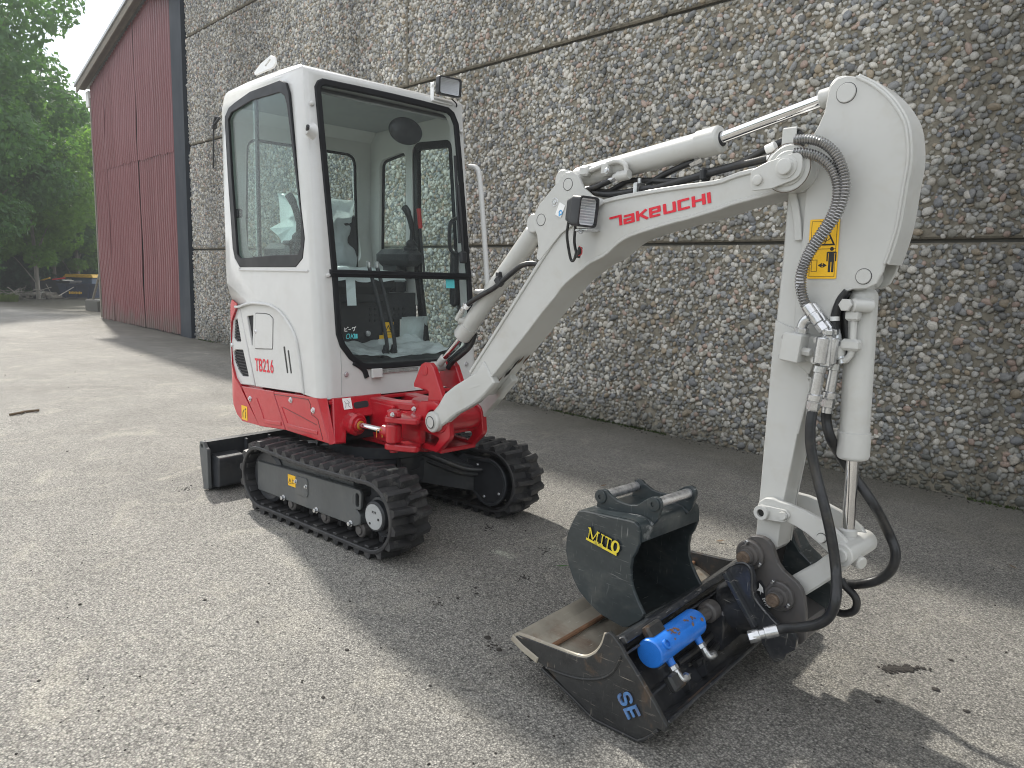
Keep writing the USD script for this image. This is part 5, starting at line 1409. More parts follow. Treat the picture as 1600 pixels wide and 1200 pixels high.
obj('yellow_seal', decal(flat(uh, 0.004), (0.75, 0.66, 0), (0, 0, 1), b_ - dd * 0.070 + np.array([0.01, -0.034, -0.004])), 'amber_seal', sc_)

# ------------------------------------------------------------------ boom
BN, BF = 2.200, 2.350                              # near and far face of the boom box; centre line YC
Q1 = lambda *pts: [(660 + a / 4, 400 + b / 4) for a, b in pts]
Q2 = lambda *pts: [(820 + a / 6.6667, 230 + b / 6.6667) for a, b in pts]
Q3 = lambda *pts: [(1000 + a / 5, 160 + b / 5) for a, b in pts]
Q4 = lambda *pts: [(1160 + a / 4.2857, 400 + b / 4.2857) for a, b in pts]
Q5 = lambda *pts: [(1120 + a / 4, 740 + b / 4) for a, b in pts]
QA = lambda *pts: [(1150 + a / 3.4286, 100 + b / 3.4286) for a, b in pts]


def bp_(pts, y=BN): return np.array(xz(pts, y))


topl = np.vstack([bp_(Q1((290, 725), (560, 300), (750, 0))), bp_(Q2((380, 850), (600, 655), (840, 548), (1200, 470), (1600, 405))), bp_(Q3((600, 612), (780, 548), (1120, 474)))])
lowl = np.vstack([bp_(Q1((330, 880), (640, 490), (730, 370), (820, 260), (880, 180), (960, 110), (1050, 40), (1130, 0))), bp_(Q2((1000, 975), (1200, 888), (1600, 768))), bp_(Q3((300, 930), (600, 840), (720, 796), (1000, 722), (1150, 672)))])
topl = resample(spline(topl, 6), 0.03); lowl = resample(spline(lowl, 6), 0.03)
tip = aty(1240, 265, BN)[[0, 2]]
core = np.vstack([topl, arc(tip, 0.072, 60, -70, 10), lowl[::-1]])
core = np.array(Polygon(core).buffer(0).exterior.coords)[:-1]
boom = obj('boom', prism(core, BN + 0.006, BF - 0.006, 0.003), 'boom_paint', ex, smooth=28)
obj('top_flange', strip(topl, -0.012, 0.004, BN, BF, bev=0.003), 'boom_paint', boom)
obj('bottom_flange', strip(lowl[2:], -0.003, 0.010, BN, BF, bev=0.003), 'boom_paint', boom)
# foot: two flared cheeks on either side of the swing bracket
foot = np.vstack([bp_(Q1((290, 735), (200, 810), (150, 860), (110, 930), (72, 978)), 2.15), ])
footc = aty(*Q1((72, 1036))[0], 2.135)[[0, 2]]
foot_poly = np.vstack([bp_(Q1((330, 660), (290, 735), (200, 812), (150, 862), (112, 930)), 2.15), arc(footc, 0.046, 115, 330, 12), bp_(Q1((160, 1040), (205, 990), (255, 955), (300, 918), (335, 875), (400, 800)), 2.15)])
fm = []
for s_ in (-1, 1):
    m_ = man(prism(fillet(foot_poly, 0.006, 2), 2.135, 2.175, 0.006)).refine_to_length(0.04)
    m_ = tm(m_)
    v = np.array(m_.vertices)
    t_ = np.clip((v[:, 0] - (footc[0] + 0.06)) / 0.24, 0, 1)
    v[:, 1] += 0.062 * t_ * t_ * (3 - 2 * t_)       # cheeks sweep in to meet the box
    m_.vertices = v
    fm.append(m_ if s_ < 0 else xf(m_, np.diag([1, -1, 1.0]), (0, 2 * YC, 0)))
for s_ in (-1, 1):
    yb = YC + s_ * 0.145
    fm.append(cyl((footc[0], yb + s_ * 0.012, footc[1]), (footc[0], yb - s_ * 0.035, footc[1]), 0.050, 0.005))
obj('boom_foot', cat(fm), 'boom_paint', boom, smooth=40)
obj('foot_pin', cat(cyl((footc[0], 2.112, footc[1]), (footc[0], 2.44, footc[1]), 0.030, 0.003)), 'boom_paint', boom)
obj('foot_pin_groove', ring((footc[0], 2.1105, footc[1]), (0, 1, 0), 0.0265, 0.0295, 0.003), 'black_print', boom)
wear = [aty(*p, BN) for p in Q1((415, 770), (455, 730), (530, 700), (520, 730), (440, 765))]
# bracket for both cylinders on top of the bend
br_px = Q2((150, 1190), (120, 1150), (141, 1050), (130, 920), (95, 820), (88, 720), (150, 600), (250, 480), (390, 300), (430, 262), (490, 250), (545, 285), (580, 350), (610, 420), (700, 500), (860, 560), (640, 720), (380, 900))
br = fillet(bp_(br_px), 0.012, 3)
for s_ in (-1, 1):
    m_ = prism(br, BN - 0.002, BN + 0.012, 0.002)
    obj('cylinder_bracket', m_ if s_ < 0 else xf(m_, np.diag([1, -1, 1.0]), (0, 2 * YC, 0)), 'boom_paint', boom)
for c_ in ((450, 387), (170, 757)):
    p_ = aty(*Q2(c_)[0], BN - 0.002)
    obj('pin_head', cyl(p_ + [0, -0.0012, 0], p_ + [0, 0.1, 0], 0.0225, 0.0008), 'boom_paint', boom)
    obj('pin_ring', ring(p_ + [0, -0.0010, 0], (0, 1, 0), 0.0228, 0.0242, 0.0015), 'black_print', boom)
p_ = aty(*Q2((312, 572))[0], BN - 0.002)
obj('grease_hole', cat(ring(p_ + [0, -0.001, 0], (0, 1, 0), 0.013, 0.0175, 0.006), bolt(p_ + [0, 0.004, 0], (0, -1, 0), 0.009, 0.007)), 'pin_steel', boom)
p_ = aty(*Q2((368, 655))[0], BN - 0.004)
sk = obj('round_sticker', bx(p_, (0.033, 0.0014, 0.052), 0.0003, trimesh.transformations.rotation_matrix(0.45, [0, 1, 0])[:3, :3]), 'white_print', boom)
obj('sticker_print', cat(ring(p_ + [0.004, -0.0012, -0.010], (0, 1, 0), 0.005, 0.010, 0.001), bx(p_ + [-0.002, -0.001, -0.018], (0.007, 0.0008, 0.012), 0)), 'sky_blue_print', sk)

# lettering on the boom, drawn as strokes: rounded wide capitals, the first one set low
W = 0.178
L_ = []


def glyph(ch, x):
    w = 0.62
    S = {'T': [[(0.02, 0.80), (0.70, 0.80), (0.70, 0.0)]], 'A': [[(0.06, 0.66), (0.60, 0.66), (0.60, 0.0)], [(0.60, 0.08), (0.10, 0.08), (0.10, 0.36), (0.60, 0.36)]],
         'K': [[(0.08, 0), (0.08, 0.82)], [(0.62, 0.78), (0.10, 0.34)], [(0.25, 0.44), (0.66, 0.0)]],
         'E': [[(0.62, 0.08), (0.09, 0.08), (0.09, 0.72), (0.58, 0.72), (0.58, 0.40), (0.12, 0.40)]],
         'U': [[(0.09, 0.82), (0.09, 0.08), (0.62, 0.08), (0.62, 0.82)]], 'C': [[(0.64, 0.08), (0.09, 0.08), (0.09, 0.74), (0.64, 0.74)]],
         'H': [[(0.09, 0), (0.09, 0.82)], [(0.62, 0), (0.62, 0.82)], [(0.09, 0.41), (0.62, 0.41)]], 'I': [[(0.09, 0), (0.09, 0.82)]]}[ch]
    g = unary_union([LineString(s).buffer(W / 2, cap_style='flat', join_style='mitre') for s in S])
    if ch in 'UCEA':
        g = g.buffer(-0.05).buffer(0.05).buffer(0.05, join_style='round').buffer(-0.05, join_style='round')
        g = g.buffer(0.0)
    return g, {'T': 0.86, 'A': 0.80, 'K': 0.76, 'E': 0.80, 'U': 0.80, 'C': 0.76, 'H': 0.80, 'I': 0.2}[ch]


from shapely import affinity
x_ = 0
for ch in 'TAKEUCHI':
    g, adv = glyph(ch, 0)
    L_.append(affinity.translate(g, x_, 0)); x_ += adv
word = unary_union(L_)
wb = word.bounds
t0, t1 = aty(*Q2((955, 832))[0], BN + 0.004), aty(*Q3((556, 790))[0], BN + 0.004)
th = aty(*Q3((548, 692))[0], BN + 0.004)
xd_ = t1 - t0; wl = np.linalg.norm(xd_); xd_ /= wl
up_ = np.cross((0, -1.0, 0), xd_); up_ = up_ if up_[2] > 0 else -up_
hgt = float(np.dot(th - t1, up_))
t0s = t0 - xd_ * 0.03
word = affinity.scale(word, (wl + 0.03) / (wb[2] - wb[0]), hgt / (wb[3] - wb[1]), origin=(wb[0], 0))
word = affinity.translate(word, -word.bounds[0], -word.bounds[1])
obj('boom_lettering', decal(flat(word, 0.0012), xd_, up_, t0s + np.array([0, 0.0012, 0])), 'red_print', boom)

# scraped paint and mud on the underside of the boom, low down
rs = np.random.default_rng(4)
low3 = lowl[3:40]
for k in range(5):
    q0_ = rs.integers(1, 7); yy = rs.uniform(BN + 0.02, BF - 0.02)
    c_ = low3[q0_]; t_ = low3[q0_ + 1] - low3[q0_]; t_ /= np.linalg.norm(t_); n_ = np.array([t_[1], -t_[0]])
    L_s, W_s = rs.uniform(0.015, 0.045), rs.uniform(0.006, 0.014)
    rim_ = [(L_s * math.cos(a) * rs.uniform(0.55, 1.15), W_s * math.sin(a) * rs.uniform(0.5, 1.2)) for a in np.linspace(0, 2 * math.pi, 15)[:-1]]
    V = [np.array([c_[0], np.clip(yy + b, BN + 0.003, BF - 0.003), c_[1]]) + np.array([t_[0], 0, t_[1]]) * a + np.array([n_[0], 0, n_[1]]) * 0.0112 for a, b in rim_]
    obj('scuff', trimesh.Trimesh(np.array(V), np.array([(0, q + 1, q) for q in range(1, 13)] + [(0, q, q + 1) for q in range(1, 13)]), process=False), 'rust' if k % 3 else 'clod', boom, smooth=False)
# work lamp on the boom
lc2 = aty(919, 331, BN - 0.075)
lamp2 = work_lamp('work_lamp', lc2, (0.97, -0.10, -0.10), (0.12, 0, 1), 0.100, 0.112, 0.095, ex)
obj('lamp_bracket', cat(bx(lc2 + [-0.03, 0.055, -0.062], (0.05, 0.10, 0.006), 0.002), bx(lc2 + [-0.03, 0.03, -0.064], (0.07, 0.06, 0.012), 0.003), bolt(lc2 + [-0.03, 0.0, -0.066], (0, -0.3, -1), 0.008, 0.012)), 'zinc', lamp2)
lp = [lc2 + [-0.085, -0.01, -0.03], lc2 + [-0.10, 0.0, -0.08], lc2 + [-0.105, 0.02, -0.14], lc2 + [-0.10, 0.03, -0.175], lc2 + [-0.085, 0.03, -0.172], lc2 + [-0.075, 0.03, -0.14]]
lp2 = [lc2 + [-0.06, 0.0, -0.05], lc2 + [-0.075, 0.015, -0.10], lc2 + [-0.082, 0.03, -0.13], lc2 + [-0.072, 0.035, -0.165]]
obj('lamp_cable', cat(sweep(spline(lp, 8), 0.0055, 8), sweep(spline(lp2, 8), 0.0055, 8), cyl(lp2[-1], lp2[-1] + [0.012, 0, 0.04], 0.009)), 'hose_rubber', lamp2)
obj('cable_lug', cat(sweep(spline([lp[-2] + [0.01, 0, 0.01], lp[-2] + [0.035, 0, 0.02], lp[-2] + [0.035, 0, 0.04], lp[-2] + [0.02, 0, 0.05]], 5), 0.002, 6)), 'red_knob', lamp2)


def ram(name, a, m, b, R_, r_, parent=ex, head=None):
    """Hydraulic cylinder: barrel from a to m, chrome rod on to b, eyes at both ends (across the machine)."""
    a, m, b = (np.asarray(q, float) for q in (a, m, b))
    d = (b - a) / np.linalg.norm(b - a)
    Lm = np.linalg.norm(m - a)
    bar = lathe(a, m, [(0.035, R_ * 0.7), (0.045, R_ * 0.92), (0.055, R_), (Lm - 0.085, R_), (Lm - 0.083, R_ * 1.10), (Lm - 0.012, R_ * 1.10), (Lm - 0.004, R_ * 1.03), (Lm, R_ * 0.9), (Lm + 0.0005, r_ * 1.2), (Lm + 0.0005, 0.001)], 36)
    c = obj(name, cat(bar, cyl(a - [0, 0.045, 0], a + [0, 0.045, 0], R_ * 0.95, 0.004), cyl(a + d * 0.01, a + d * 0.06, R_ * 0.72)), 'boom_paint', parent)
    obj('rod', cyl(m - d * 0.05, b - d * 0.03, r_, 0.001, 28), 'chrome', c)
    obj('wiper_ring', lathe(m, m + d * 0.006, [(0, r_ * 1.02), (0, r_ * 1.28), (0.003, r_ * 1.22), (0.004, r_ * 1.02)], 28), 'black_plastic', c)
    obj('rod_eye', cat(cyl(b - [0, 0.04, 0], b + [0, 0.04, 0], r_ * 1.9, 0.004), cyl(b - d * 0.075, b, r_ * 1.45, 0.004)), 'boom_paint', c)
    return c, d


def joint(p, d, r=0.012, L=0.03): return cyl(p, np.asarray(p) + np.asarray(d) * L, r, 0.002, 6)


# boom cylinder
ba, bm, bb = aty(844, 350, YC), aty(*Q1((245, 505))[0], YC), aty(*Q1((95, 690))[0], YC)
bc, bd = ram('boom_cylinder', ba, bm, bb, 0.041, 0.0135)
pt = aty(*Q1((225, 400))[0], YC - 0.045)
obj('port', cat(cyl(pt + [0.03, 0.04, -0.01], pt, 0.018, 0.003), cyl(pt + [-0.01, 0, 0.0], pt + [0.025, 0.0, 0.045], 0.013), ), 'boom_paint', bc)
obj('port_elbow', cat(joint(pt + [0.02, 0, 0.035], (0.45, 0, 0.9), 0.013, 0.03), joint(pt + [0.033, 0, 0.058], (0.5, 0, 0.85), 0.010, 0.025)), 'zinc', bc)
h_ = [aty(*p, YC - 0.055) for p in Q1((270, 325), (300, 290), (370, 245), (440, 205), (490, 165), (560, 105), (620, 60), (690, 45), (735, 60), (745, 100))]
obj('boom_hose', cat(sweep(spline(h_, 7), 0.0115, 12)), 'hose_rubber', bc)
obj('hose_sleeve', cyl(h_[0], h_[0] * 0.45 + h_[1] * 0.55, 0.0128, 0.001), 'white_print', bc)
cl_ = aty(*Q1((480, 160))[0], YC - 0.055)
obj('hose_clamp', cat(bx(cl_, (0.03, 0.03, 0.045), 0.006, trimesh.transformations.rotation_matrix(-0.7, [0, 1, 0])[:3, :3]), bx(cl_ + [-0.012, 0.02, 0.028], (0.022, 0.045, 0.03), 0.003)), 'black_plastic', bc)
h2 = [aty(*p, YC + 0.03) for p in Q1((330, 480), (300, 560), (240, 620), (185, 665), (160, 700))]
obj('boom_hose', sweep(spline(h2, 7), 0.013, 12), 'hose_rubber', bc)
h3 = [aty(*p, YC + 0.06) for p in Q1((310, 500), (285, 575), (210, 625), (165, 655))]
obj('boom_hose', sweep(spline(h3, 7), 0.013, 12), 'hose_rubber', bc)

# arm cylinder
aa, am, ab = aty(890, 283, YC), aty(*Q3((640, 285))[0], YC), aty(1322, 143, YC)
ac, ad = ram('arm_cylinder', aa, am, ab, 0.043, 0.0195, head=1)
upn = np.array([-ad[2], 0, ad[0]])
pp = [aty(*p, YC - 0.055) for p in Q2((610, 250), (700, 235), (850, 175), (960, 145), (1040, 175), (1060, 250))]
obj('transfer_pipe', cat(sweep(spline(pp, 7), 0.0095, 12), bx(aty(*Q2((640, 250))[0], YC - 0.05), (0.045, 0.035, 0.04), 0.008), bx(aty(*Q2((860, 225))[0], YC - 0.045), (0.04, 0.04, 0.055), 0.01), lathe(aty(*Q2((1090, 280))[0], YC - 0.05), aty(*Q2((960, 310))[0], YC - 0.05), [(0, 0.017), (0.004, 0.019), (0.05, 0.019), (0.055, 0.014), (0.07, 0.013)], 20)), 'boom_paint', ac)
obj('pipe_bolt', bolt(aty(*Q2((855, 245))[0], YC - 0.067), (0, -1, 0), 0.008, 0.008), 'zinc', ac)
obj('hose_end', cat(joint(aty(*Q2((975, 312))[0], YC - 0.05), (-0.9, 0, -0.35), 0.0135, 0.025), cyl(aty(*Q2((930, 330))[0], YC - 0.05), aty(*Q2((880, 350))[0], YC - 0.05), 0.011)), 'zinc', ac)
h4 = [aty(*p, YC - 0.05) for p in Q2((900, 345), (830, 375), (760, 405), (700, 425), (640, 440))]
obj('arm_hose', sweep(spline(h4, 6), 0.0115, 12), 'hose_rubber', ac)
obj('hose_end', cat(joint(aty(*Q3((490, 440))[0], YC), (-0.9, 0, -0.35), 0.0135, 0.03), joint(aty(*Q3((450, 458))[0], YC), (-0.9, 0, -0.35), 0.012, 0.03)), 'zinc', ac)
h5 = [aty(*p, YC) for p in Q3((430, 465), (340, 495), (200, 560), (60, 640))]
obj('arm_hose', sweep(spline(h5, 6), 0.0115, 12), 'hose_rubber', ac)

# hoses that run along the top of the boom to the clamp
HYN = BN + 0.035
for q, dz in enumerate((0, 1)):
    if q == 0:
        pts_ = [aty(*p, HYN) for p in Q2((700, 470), (860, 490), (1000, 480), (1150, 455), (1300, 425))] + [aty(*p, HYN) for p in Q3((120, 670), (300, 620), (520, 560), (760, 495), (900, 462), (1000, 438), (1140, 415))]
    else:
        pts_ = [aty(*p, HYN + 0.05) for p in Q2((680, 440), (860, 470), (1000, 400), (1130, 350))] + [aty(*p, HYN + 0.03) for p in Q3((300, 615), (520, 548), (700, 505), (800, 470), (960, 385), (1060, 335), (1140, 300))]
    obj('supply_hose', sweep(spline(pts_, 6), 0.0125, 12), 'hose_rubber', boom)
for a_q, b_q in (((1005, 448), (1075, 425)), ((990, 372), (1060, 340))):
    obj('hose_label', cyl(aty(*Q3(a_q)[0], HYN), aty(*Q3(b_q)[0], HYN), 0.0152, 0.001), 'white_print', boom)
for c_ in ((510, 565),):
    p_ = aty(*Q3(c_)[0], HYN)
    obj('hose_tie', bx(p_, (0.018, 0.05, 0.045), 0.008), 'black_plastic', boom)
p_ = aty(*Q2((1190, 430))[0], HYN)
obj('hose_stay', cat(bx(p_ + [0, 0, -0.006], (0.018, 0.05, 0.05), 0.003), bolt(p_ + [0, 0, 0.018], (0, 0, 1), 0.008, 0.018)), 'zinc', boom)
cc = aty(*Q3((1160, 350))[0], BN - 0.022)
clp = obj('hose_bracket', cat(bx(cc, (0.044, 0.006, 0.112), 0.002), bx(cc + [0, 0.03, 0.055], (0.044, 0.06, 0.006), 0.002), bx(cc + [0, 0.03, -0.055], (0.044, 0.06, 0.006), 0.002)), 'boom_paint', boom)
obj('bolt', bolt(cc + [0.0, -0.003, 0.0], (0, -1, 0), 0.008, 0.008), 'zinc', clp)
obj('clamp_rubber', bx(cc + [0.005, 0.028, 0.0], (0.05, 0.045, 0.10), 0.01), 'black_plastic', clp)
# knuckle pin
kp = aty(1240, 265, BN)
kn = obj('knuckle_boss', cat(cyl(kp + [0, -0.036, 0], kp + [0, BF - BN + 0.036, 0], 0.070, 0.004), cyl(kp + [0, -0.042, 0], kp + [0, 0.0, 0], 0.052, 0.003)), 'boom_paint', ex)
lkp = fillet([(kp[0] + 0.048, kp[2] + 0.047), (kp[0] - 0.06, kp[2] + 0.022), (kp[0] - 0.115, kp[2] + 0.0), (kp[0] - 0.108, kp[2] - 0.062), (kp[0] - 0.04, kp[2] - 0.058), (kp[0] + 0.05, kp[2] - 0.03)], [0.04, 0.02, 0.018, 0.012, 0.03, 0.04], 4)
obj('lock_plate', prism(lkp, kp[1] - 0.050, kp[1] - 0.042, 0.0015), 'boom_paint', kn)
obj('pin_head', lathe(kp + [0.0, -0.050, 0.002], kp + [0, -0.075, 0.002], [(0, 0.034), (0.003, 0.034), (0.004, 0.024), (0.016, 0.023), (0.018, 0.020)], 28), 'boom_paint', kn)
obj('pin_head', (lathe(kp + [-0.087, -0.05, -0.030], kp + [-0.087, -0.06, -0.030], [(0, 0.0155), (0.006, 0.0155), (0.008, 0.012)], 18)), 'boom_paint', kn)
obj('pin_shim', ring(kp + [0, -0.0425, 0], (0, 1, 0), 0.0705, 0.0725, 0.002), 'pin_rust', kn)

# ------------------------------------------------------------------ arm
AN, AF = 2.225, 2.325
head = [(1290, 176), (1294, 155), (1296, 145), (1300, 134), (1309, 124), (1325, 119), (1342, 121), (1366, 133.5), (1386, 149.6), (1401, 167), (1414, 190), (1419.5, 217), (1420, 252), (1413, 292), (1403, 351), (1392, 390), (1386, 405), (1381, 425), (1370, 444), (1355, 451), (1334, 452), (1321, 457), (1309, 468), (1302, 484), (1298, 500), (1288, 530), (1276, 560), (1270, 585), (1266, 598), (1246, 678), (1224, 782), (1214, 856), (1208, 862), (1184, 852), (1180, 842), (1180, 833), (1187, 760), (1205, 560), (1222, 400), (1230, 300), (1236, 262), (1252, 240), (1269, 217), (1281, 196)]
arm_p = np.array(xz(head, AN))
# near and far cheek of the head, full height; box between them in the lower arm
hp_ = np.array(xz([p for p in head if p[1] < 600] + [], AN))
cheek = np.vstack([np.array(xz(head[:27], AN)), np.array(xz([(1266, 585), (1248, 570), (1243, 514), (1247, 440), (1256, 380), (1262, 300), (1264, 275), (1262, 250), (1266, 222), (1281, 196)], AN))])
ck = fillet(cheek, 0.004, 2)
arm = obj('arm', prism(np.array(xz([(1262, 589), (1266, 598), (1246, 678), (1224, 782), (1214, 856), (1208, 862), (1184, 852), (1180, 842), (1180, 833), (1187, 760), (1205, 560), (1222, 400), (1230, 300), (1236, 272), (1270, 272), (1290, 400), (1285, 500)], AN)), AN + 0.004, AF - 0.004, 0.005), 'boom_paint', ex, smooth=28)
for s_ in (-1, 1):
    m_ = prism(ck, AN - 0.008, AN + 0.004, 0.0025)
    obj('head_plate', m_ if s_ < 0 else xf(m_, np.diag([1, -1, 1.0]), (0, 2 * YC, 0)), 'boom_paint', arm)
lowpl = np.array(xz([(1243, 514), (1262, 566), (1263, 589), (1266, 598), (1247, 676), (1225, 782), (1215, 855), (1182, 845), (1182, 833), (1189, 760), (1206, 560), (1212, 500)], AN))
for s_ in (-1, 1):
    m_ = prism(lowpl, AN - 0.003, AN + 0.005, 0.002)
    obj('side_plate', m_ if s_ < 0 else xf(m_, np.diag([1, -1, 1.0]), (0, 2 * YC, 0)), 'boom_paint', arm)
rim = spline(np.array(xz([(1340, 121), (1366, 134), (1386, 150), (1401, 167.5), (1414, 191), (1419, 217), (1419.5, 252), (1412.5, 292), (1402.5, 351), (1391, 390), (1383, 412)], AN)), 5)
obj('back_plate', strip(rim, -0.003, 0.011, AN - 0.006, AF + 0.006, bev=0.004), 'boom_paint', arm)
obj('weld_bead', cat(sweep(np.array([(a, AN - 0.008, b) for a, b in rim]), 0.0045, 8), sweep(spline([aty(*p, AN - 0.002) for p in [(1263, 290), (1256, 380), (1247, 440), (1243, 512), (1246, 520)]], 8), 0.005, 8), sweep(spline([aty(*p, AN - 0.003) for p in Q4((415, 700), (440, 810), (455, 850), (370, 1190))], 6), 0.004, 8)), 'boom_paint', arm)
# curved stiffener under the knuckle
obj('stiffener', strip(np.array(xz(Q3((1190, 690), (1215, 800), (1235, 930), (1240, 1080)), AN)), -0.012, 0.012, AN - 0.006, AN - 0.001, bev=0.002), 'boom_paint', arm)
for c_, r_ in (((1322.5, 145), 0.0275), ((1349.5, 432), 0.0215)):
    p_ = aty(*c_, AN - 0.008)
    obj('pin_head', lathe(p_ + [0, 0.02, 0], p_ + [0, -0.004, 0], [(0, r_), (0.022, r_), (0.0245, r_ * 0.93)], 32), 'boom_paint', arm)
    obj('pin_ring', ring(p_ + [0, -0.0012, 0], (0, 1, 0), r_ + 0.0003, r_ + 0.0018, 0.0025), 'black_print', arm)
# yellow warning label: triangle with hand above, keep-clear pictogram below
sa, sb_, sc2 = aty(1260.5, 435.5, AN - 0.0092), aty(1306.5, 435.5, AN - 0.0092), aty(1265, 343.5, AN - 0.0092)
w_, h_s = np.linalg.norm(sb_ - sa), np.linalg.norm(sc2 - sa)
Xs = (sb_ - sa) / w_; Ys = (sc2 - sa) / h_s; Ys = np.cross((0, -1.0, 0), Xs); Ys = Ys if Ys[2] > 0 else -Ys
sh_ = (np.dot(sc2 - sa, Xs)) / h_s
lab = fillet([(0, 0), (w_, 0), (w_, h_s), (0, h_s)], 0.004, 3)


def on_label(m_): return decal(m_, Xs, Ys, sa)


wl_ = obj('warning_label', on_label(prism(lab, 0.0, 0.0012, 0, axis='z')), 'yellow_print', arm)
g = []
m0 = 0.006
fr_ = Polygon([(m0, m0), (w_ - m0, m0), (w_ - m0, h_s - m0), (m0, h_s - m0)])
g.append(fr_.difference(fr_.buffer(-0.0012)))
mid = h_s * 0.50
g.append(stroke([(m0, mid), (w_ - m0, mid)], 0.0014))
tri = Polygon([(w_ * 0.12, mid + 0.010), (w_ * 0.90, mid + 0.010), (w_ * 0.52, h_s - 0.012)])
g.append(tri.difference(tri.buffer(-0.0048, join_style='mitre')))
hx, hy = w_ * 0.52, mid + 0.022
for k in range(4):
    g.append(stroke([(hx - 0.012 + 0.006 * k, hy), (hx - 0.016 + 0.008 * k, hy + 0.016 - 0.003 * abs(k - 1.5))], 0.0022, 'round', 'round'))
g.append(Point(hx - 0.003, hy - 0.002).buffer(0.008).difference(Point(hx - 0.003, hy - 0.002).buffer(0.0058)))
g.append(stroke([(hx + 0.010, hy + 0.002), (hx + 0.020, hy + 0.010)], 0.0022, 'round', 'round'))
rct = Polygon([(w_ * 0.13, h_s * 0.12), (w_ * 0.33, h_s * 0.12), (w_ * 0.33, h_s * 0.32), (w_ * 0.13, h_s * 0.32)])
g.append(rct.difference(rct.buffer(-0.0014)))
ay = h_s * 0.225
g.append(stroke([(w_ * 0.40, ay), (w_ * 0.62, ay)], 0.0026))
for sx_, ax in ((1, w_ * 0.36), (-1, w_ * 0.66)):
    g.append(Polygon([(ax, ay), (ax + sx_ * 0.012, ay + 0.0075), (ax + sx_ * 0.012, ay - 0.0075)]))
mx, my = w_ * 0.80, h_s * 0.11
g += [Point(mx, my + 0.068).buffer(0.0058), stroke([(mx - 0.0048, my), (mx - 0.0048, my + 0.034)], 0.0068), stroke([(mx + 0.0048, my), (mx + 0.0048, my + 0.034)], 0.0068),
      sbox(mx - 0.0085, my + 0.030, mx + 0.0085, my + 0.060), stroke([(mx - 0.0125, my + 0.032), (mx - 0.0125, my + 0.059)], 0.0042), stroke([(mx + 0.0125, my + 0.032), (mx + 0.0125, my + 0.059)], 0.0042), stroke([(mx - 0.0125, my + 0.058), (mx + 0.0125, my + 0.058)], 0.0042)]
obj('label_print', on_label(xf(flat(unary_union(g), 0.0005), None, (0, 0, 0.0011))), 'black_print', wl_)

# spring-guarded hoses looping over the knuckle
HC = AN - 0.055
c1 = [aty(*p, HC) for p in [(1243, 218.5), (1262, 217.5), (1285, 223), (1305, 240), (1317, 266), (1320, 296), (1311, 328), (1294, 356), (1275, 382), (1260, 408), (1252, 440), (1256, 468), (1266, 490), (1273, 499)]]
c2 = [aty(*p, HC - 0.004) for p in [(1242, 239), (1258, 239), (1280, 246), (1298, 262), (1308, 285), (1308, 312), (1299, 338), (1284, 362), (1268, 386), (1256, 412), (1250, 440)]]
c2 += [aty(*p, HC + 0.026) for p in [(1256, 470), (1266, 490), (1274, 500)]]
obj('guarded_hose', coil(c1, 0.0155), 'spring_steel', ex)
obj('guarded_hose', coil(c2, 0.0155), 'spring_steel', ex)
# valve block and fittings on the arm
vb0 = aty(*Q4((355, 610))[0], AN - 0.045)
vt = -0.16
Rv = trimesh.transformations.rotation_matrix(0.10, [0, 1, 0])[:3, :3]
vb = obj('valve_block', cat(bx(vb0, (0.060, 0.075, 0.088), 0.005, Rv), bx(vb0 + [-0.035, 0.030, -0.002], (0.03, 0.022, 0.070), 0.006, Rv), bx(vb0 + [0.052, 0.028, -0.004], (0.055, 0.022, 0.080), 0.005, Rv), cyl(vb0 + [0.02, -0.01, -0.008], vb0 + [0.055, -0.014, -0.010], 0.013, 0.003, 6)), 'boom_paint', ex)
obj('bolt', cat(*[bolt(vb0 + [dx_, -0.002 if dx_ > 0 else 0.016, dz_], (0.1, -1, 0), 0.008, 0.010) for dx_, dz_ in ((0.066, 0.026), (0.062, -0.034), (-0.042, 0.026), (-0.048, -0.034))]), 'zinc', vb)
el = [vb0 + [0.012, 0.005, 0.042], vb0 + [0.014, 0.005, 0.068], vb0 + [0.026, 0.004, 0.086], vb0 + [0.045, 0.006, 0.088], vb0 + [0.062, 0.012, 0.080]]
obj('elbow', cat(sweep(spline(el, 6), 0.0155, 14), cyl(el[0], el[0] + [0.001, 0, 0.018], 0.020, 0.002, 6)), 'zinc', vb)
f0, f1_ = aty(*Q4((430, 335))[0], HC), aty(*Q4((515, 450))[0], HC)
f2_, f3_ = aty(*Q4((560, 490))[0], HC), aty(*Q4((575, 530))[0], HC)
for k_, off in enumerate((0, 0.032)):
    o_ = np.array([0, off, 0.0])
    dd = (f1_ - f0) / np.linalg.norm(f1_ - f0)
    obj('hose_ferrule', cat(lathe(f0 + o_, f1_ + o_, [(0, 0.0165), (0.004, 0.0175), (0.030, 0.0175), (0.031, 0.016), (0.036, 0.016), (0.037, 0.0175), (0.062, 0.0165), (0.066, 0.012)], 20), cyl(f1_ + o_, f1_ + o_ + dd * 0.028, 0.017, 0.002, 6), sweep(spline([f1_ + o_ + dd * 0.025, f2_ + o_ - [0.006, 0, 0], f3_ + o_], 6), 0.0125, 12), cyl(f3_ + o_, f3_ + o_ + [0, 0, 0.016], 0.0165, 0.002, 6)), 'zinc', vb)
q0, q1_ = aty(*Q4((545, 545))[0], HC), aty(*Q4((520, 720))[0], HC)
obj('check_valve', cat(cyl(q0, q1_, 0.0205, 0.003, 20), cyl(q0 + [0.018, 0.02, 0], q1_ + [0.018, 0.02, 0], 0.0195, 0.003, 20), bx((q0 + q1_) / 2 + [0.012, 0.012, 0], (0.03, 0.03, 0.10), 0.006)), 'zinc', vb)
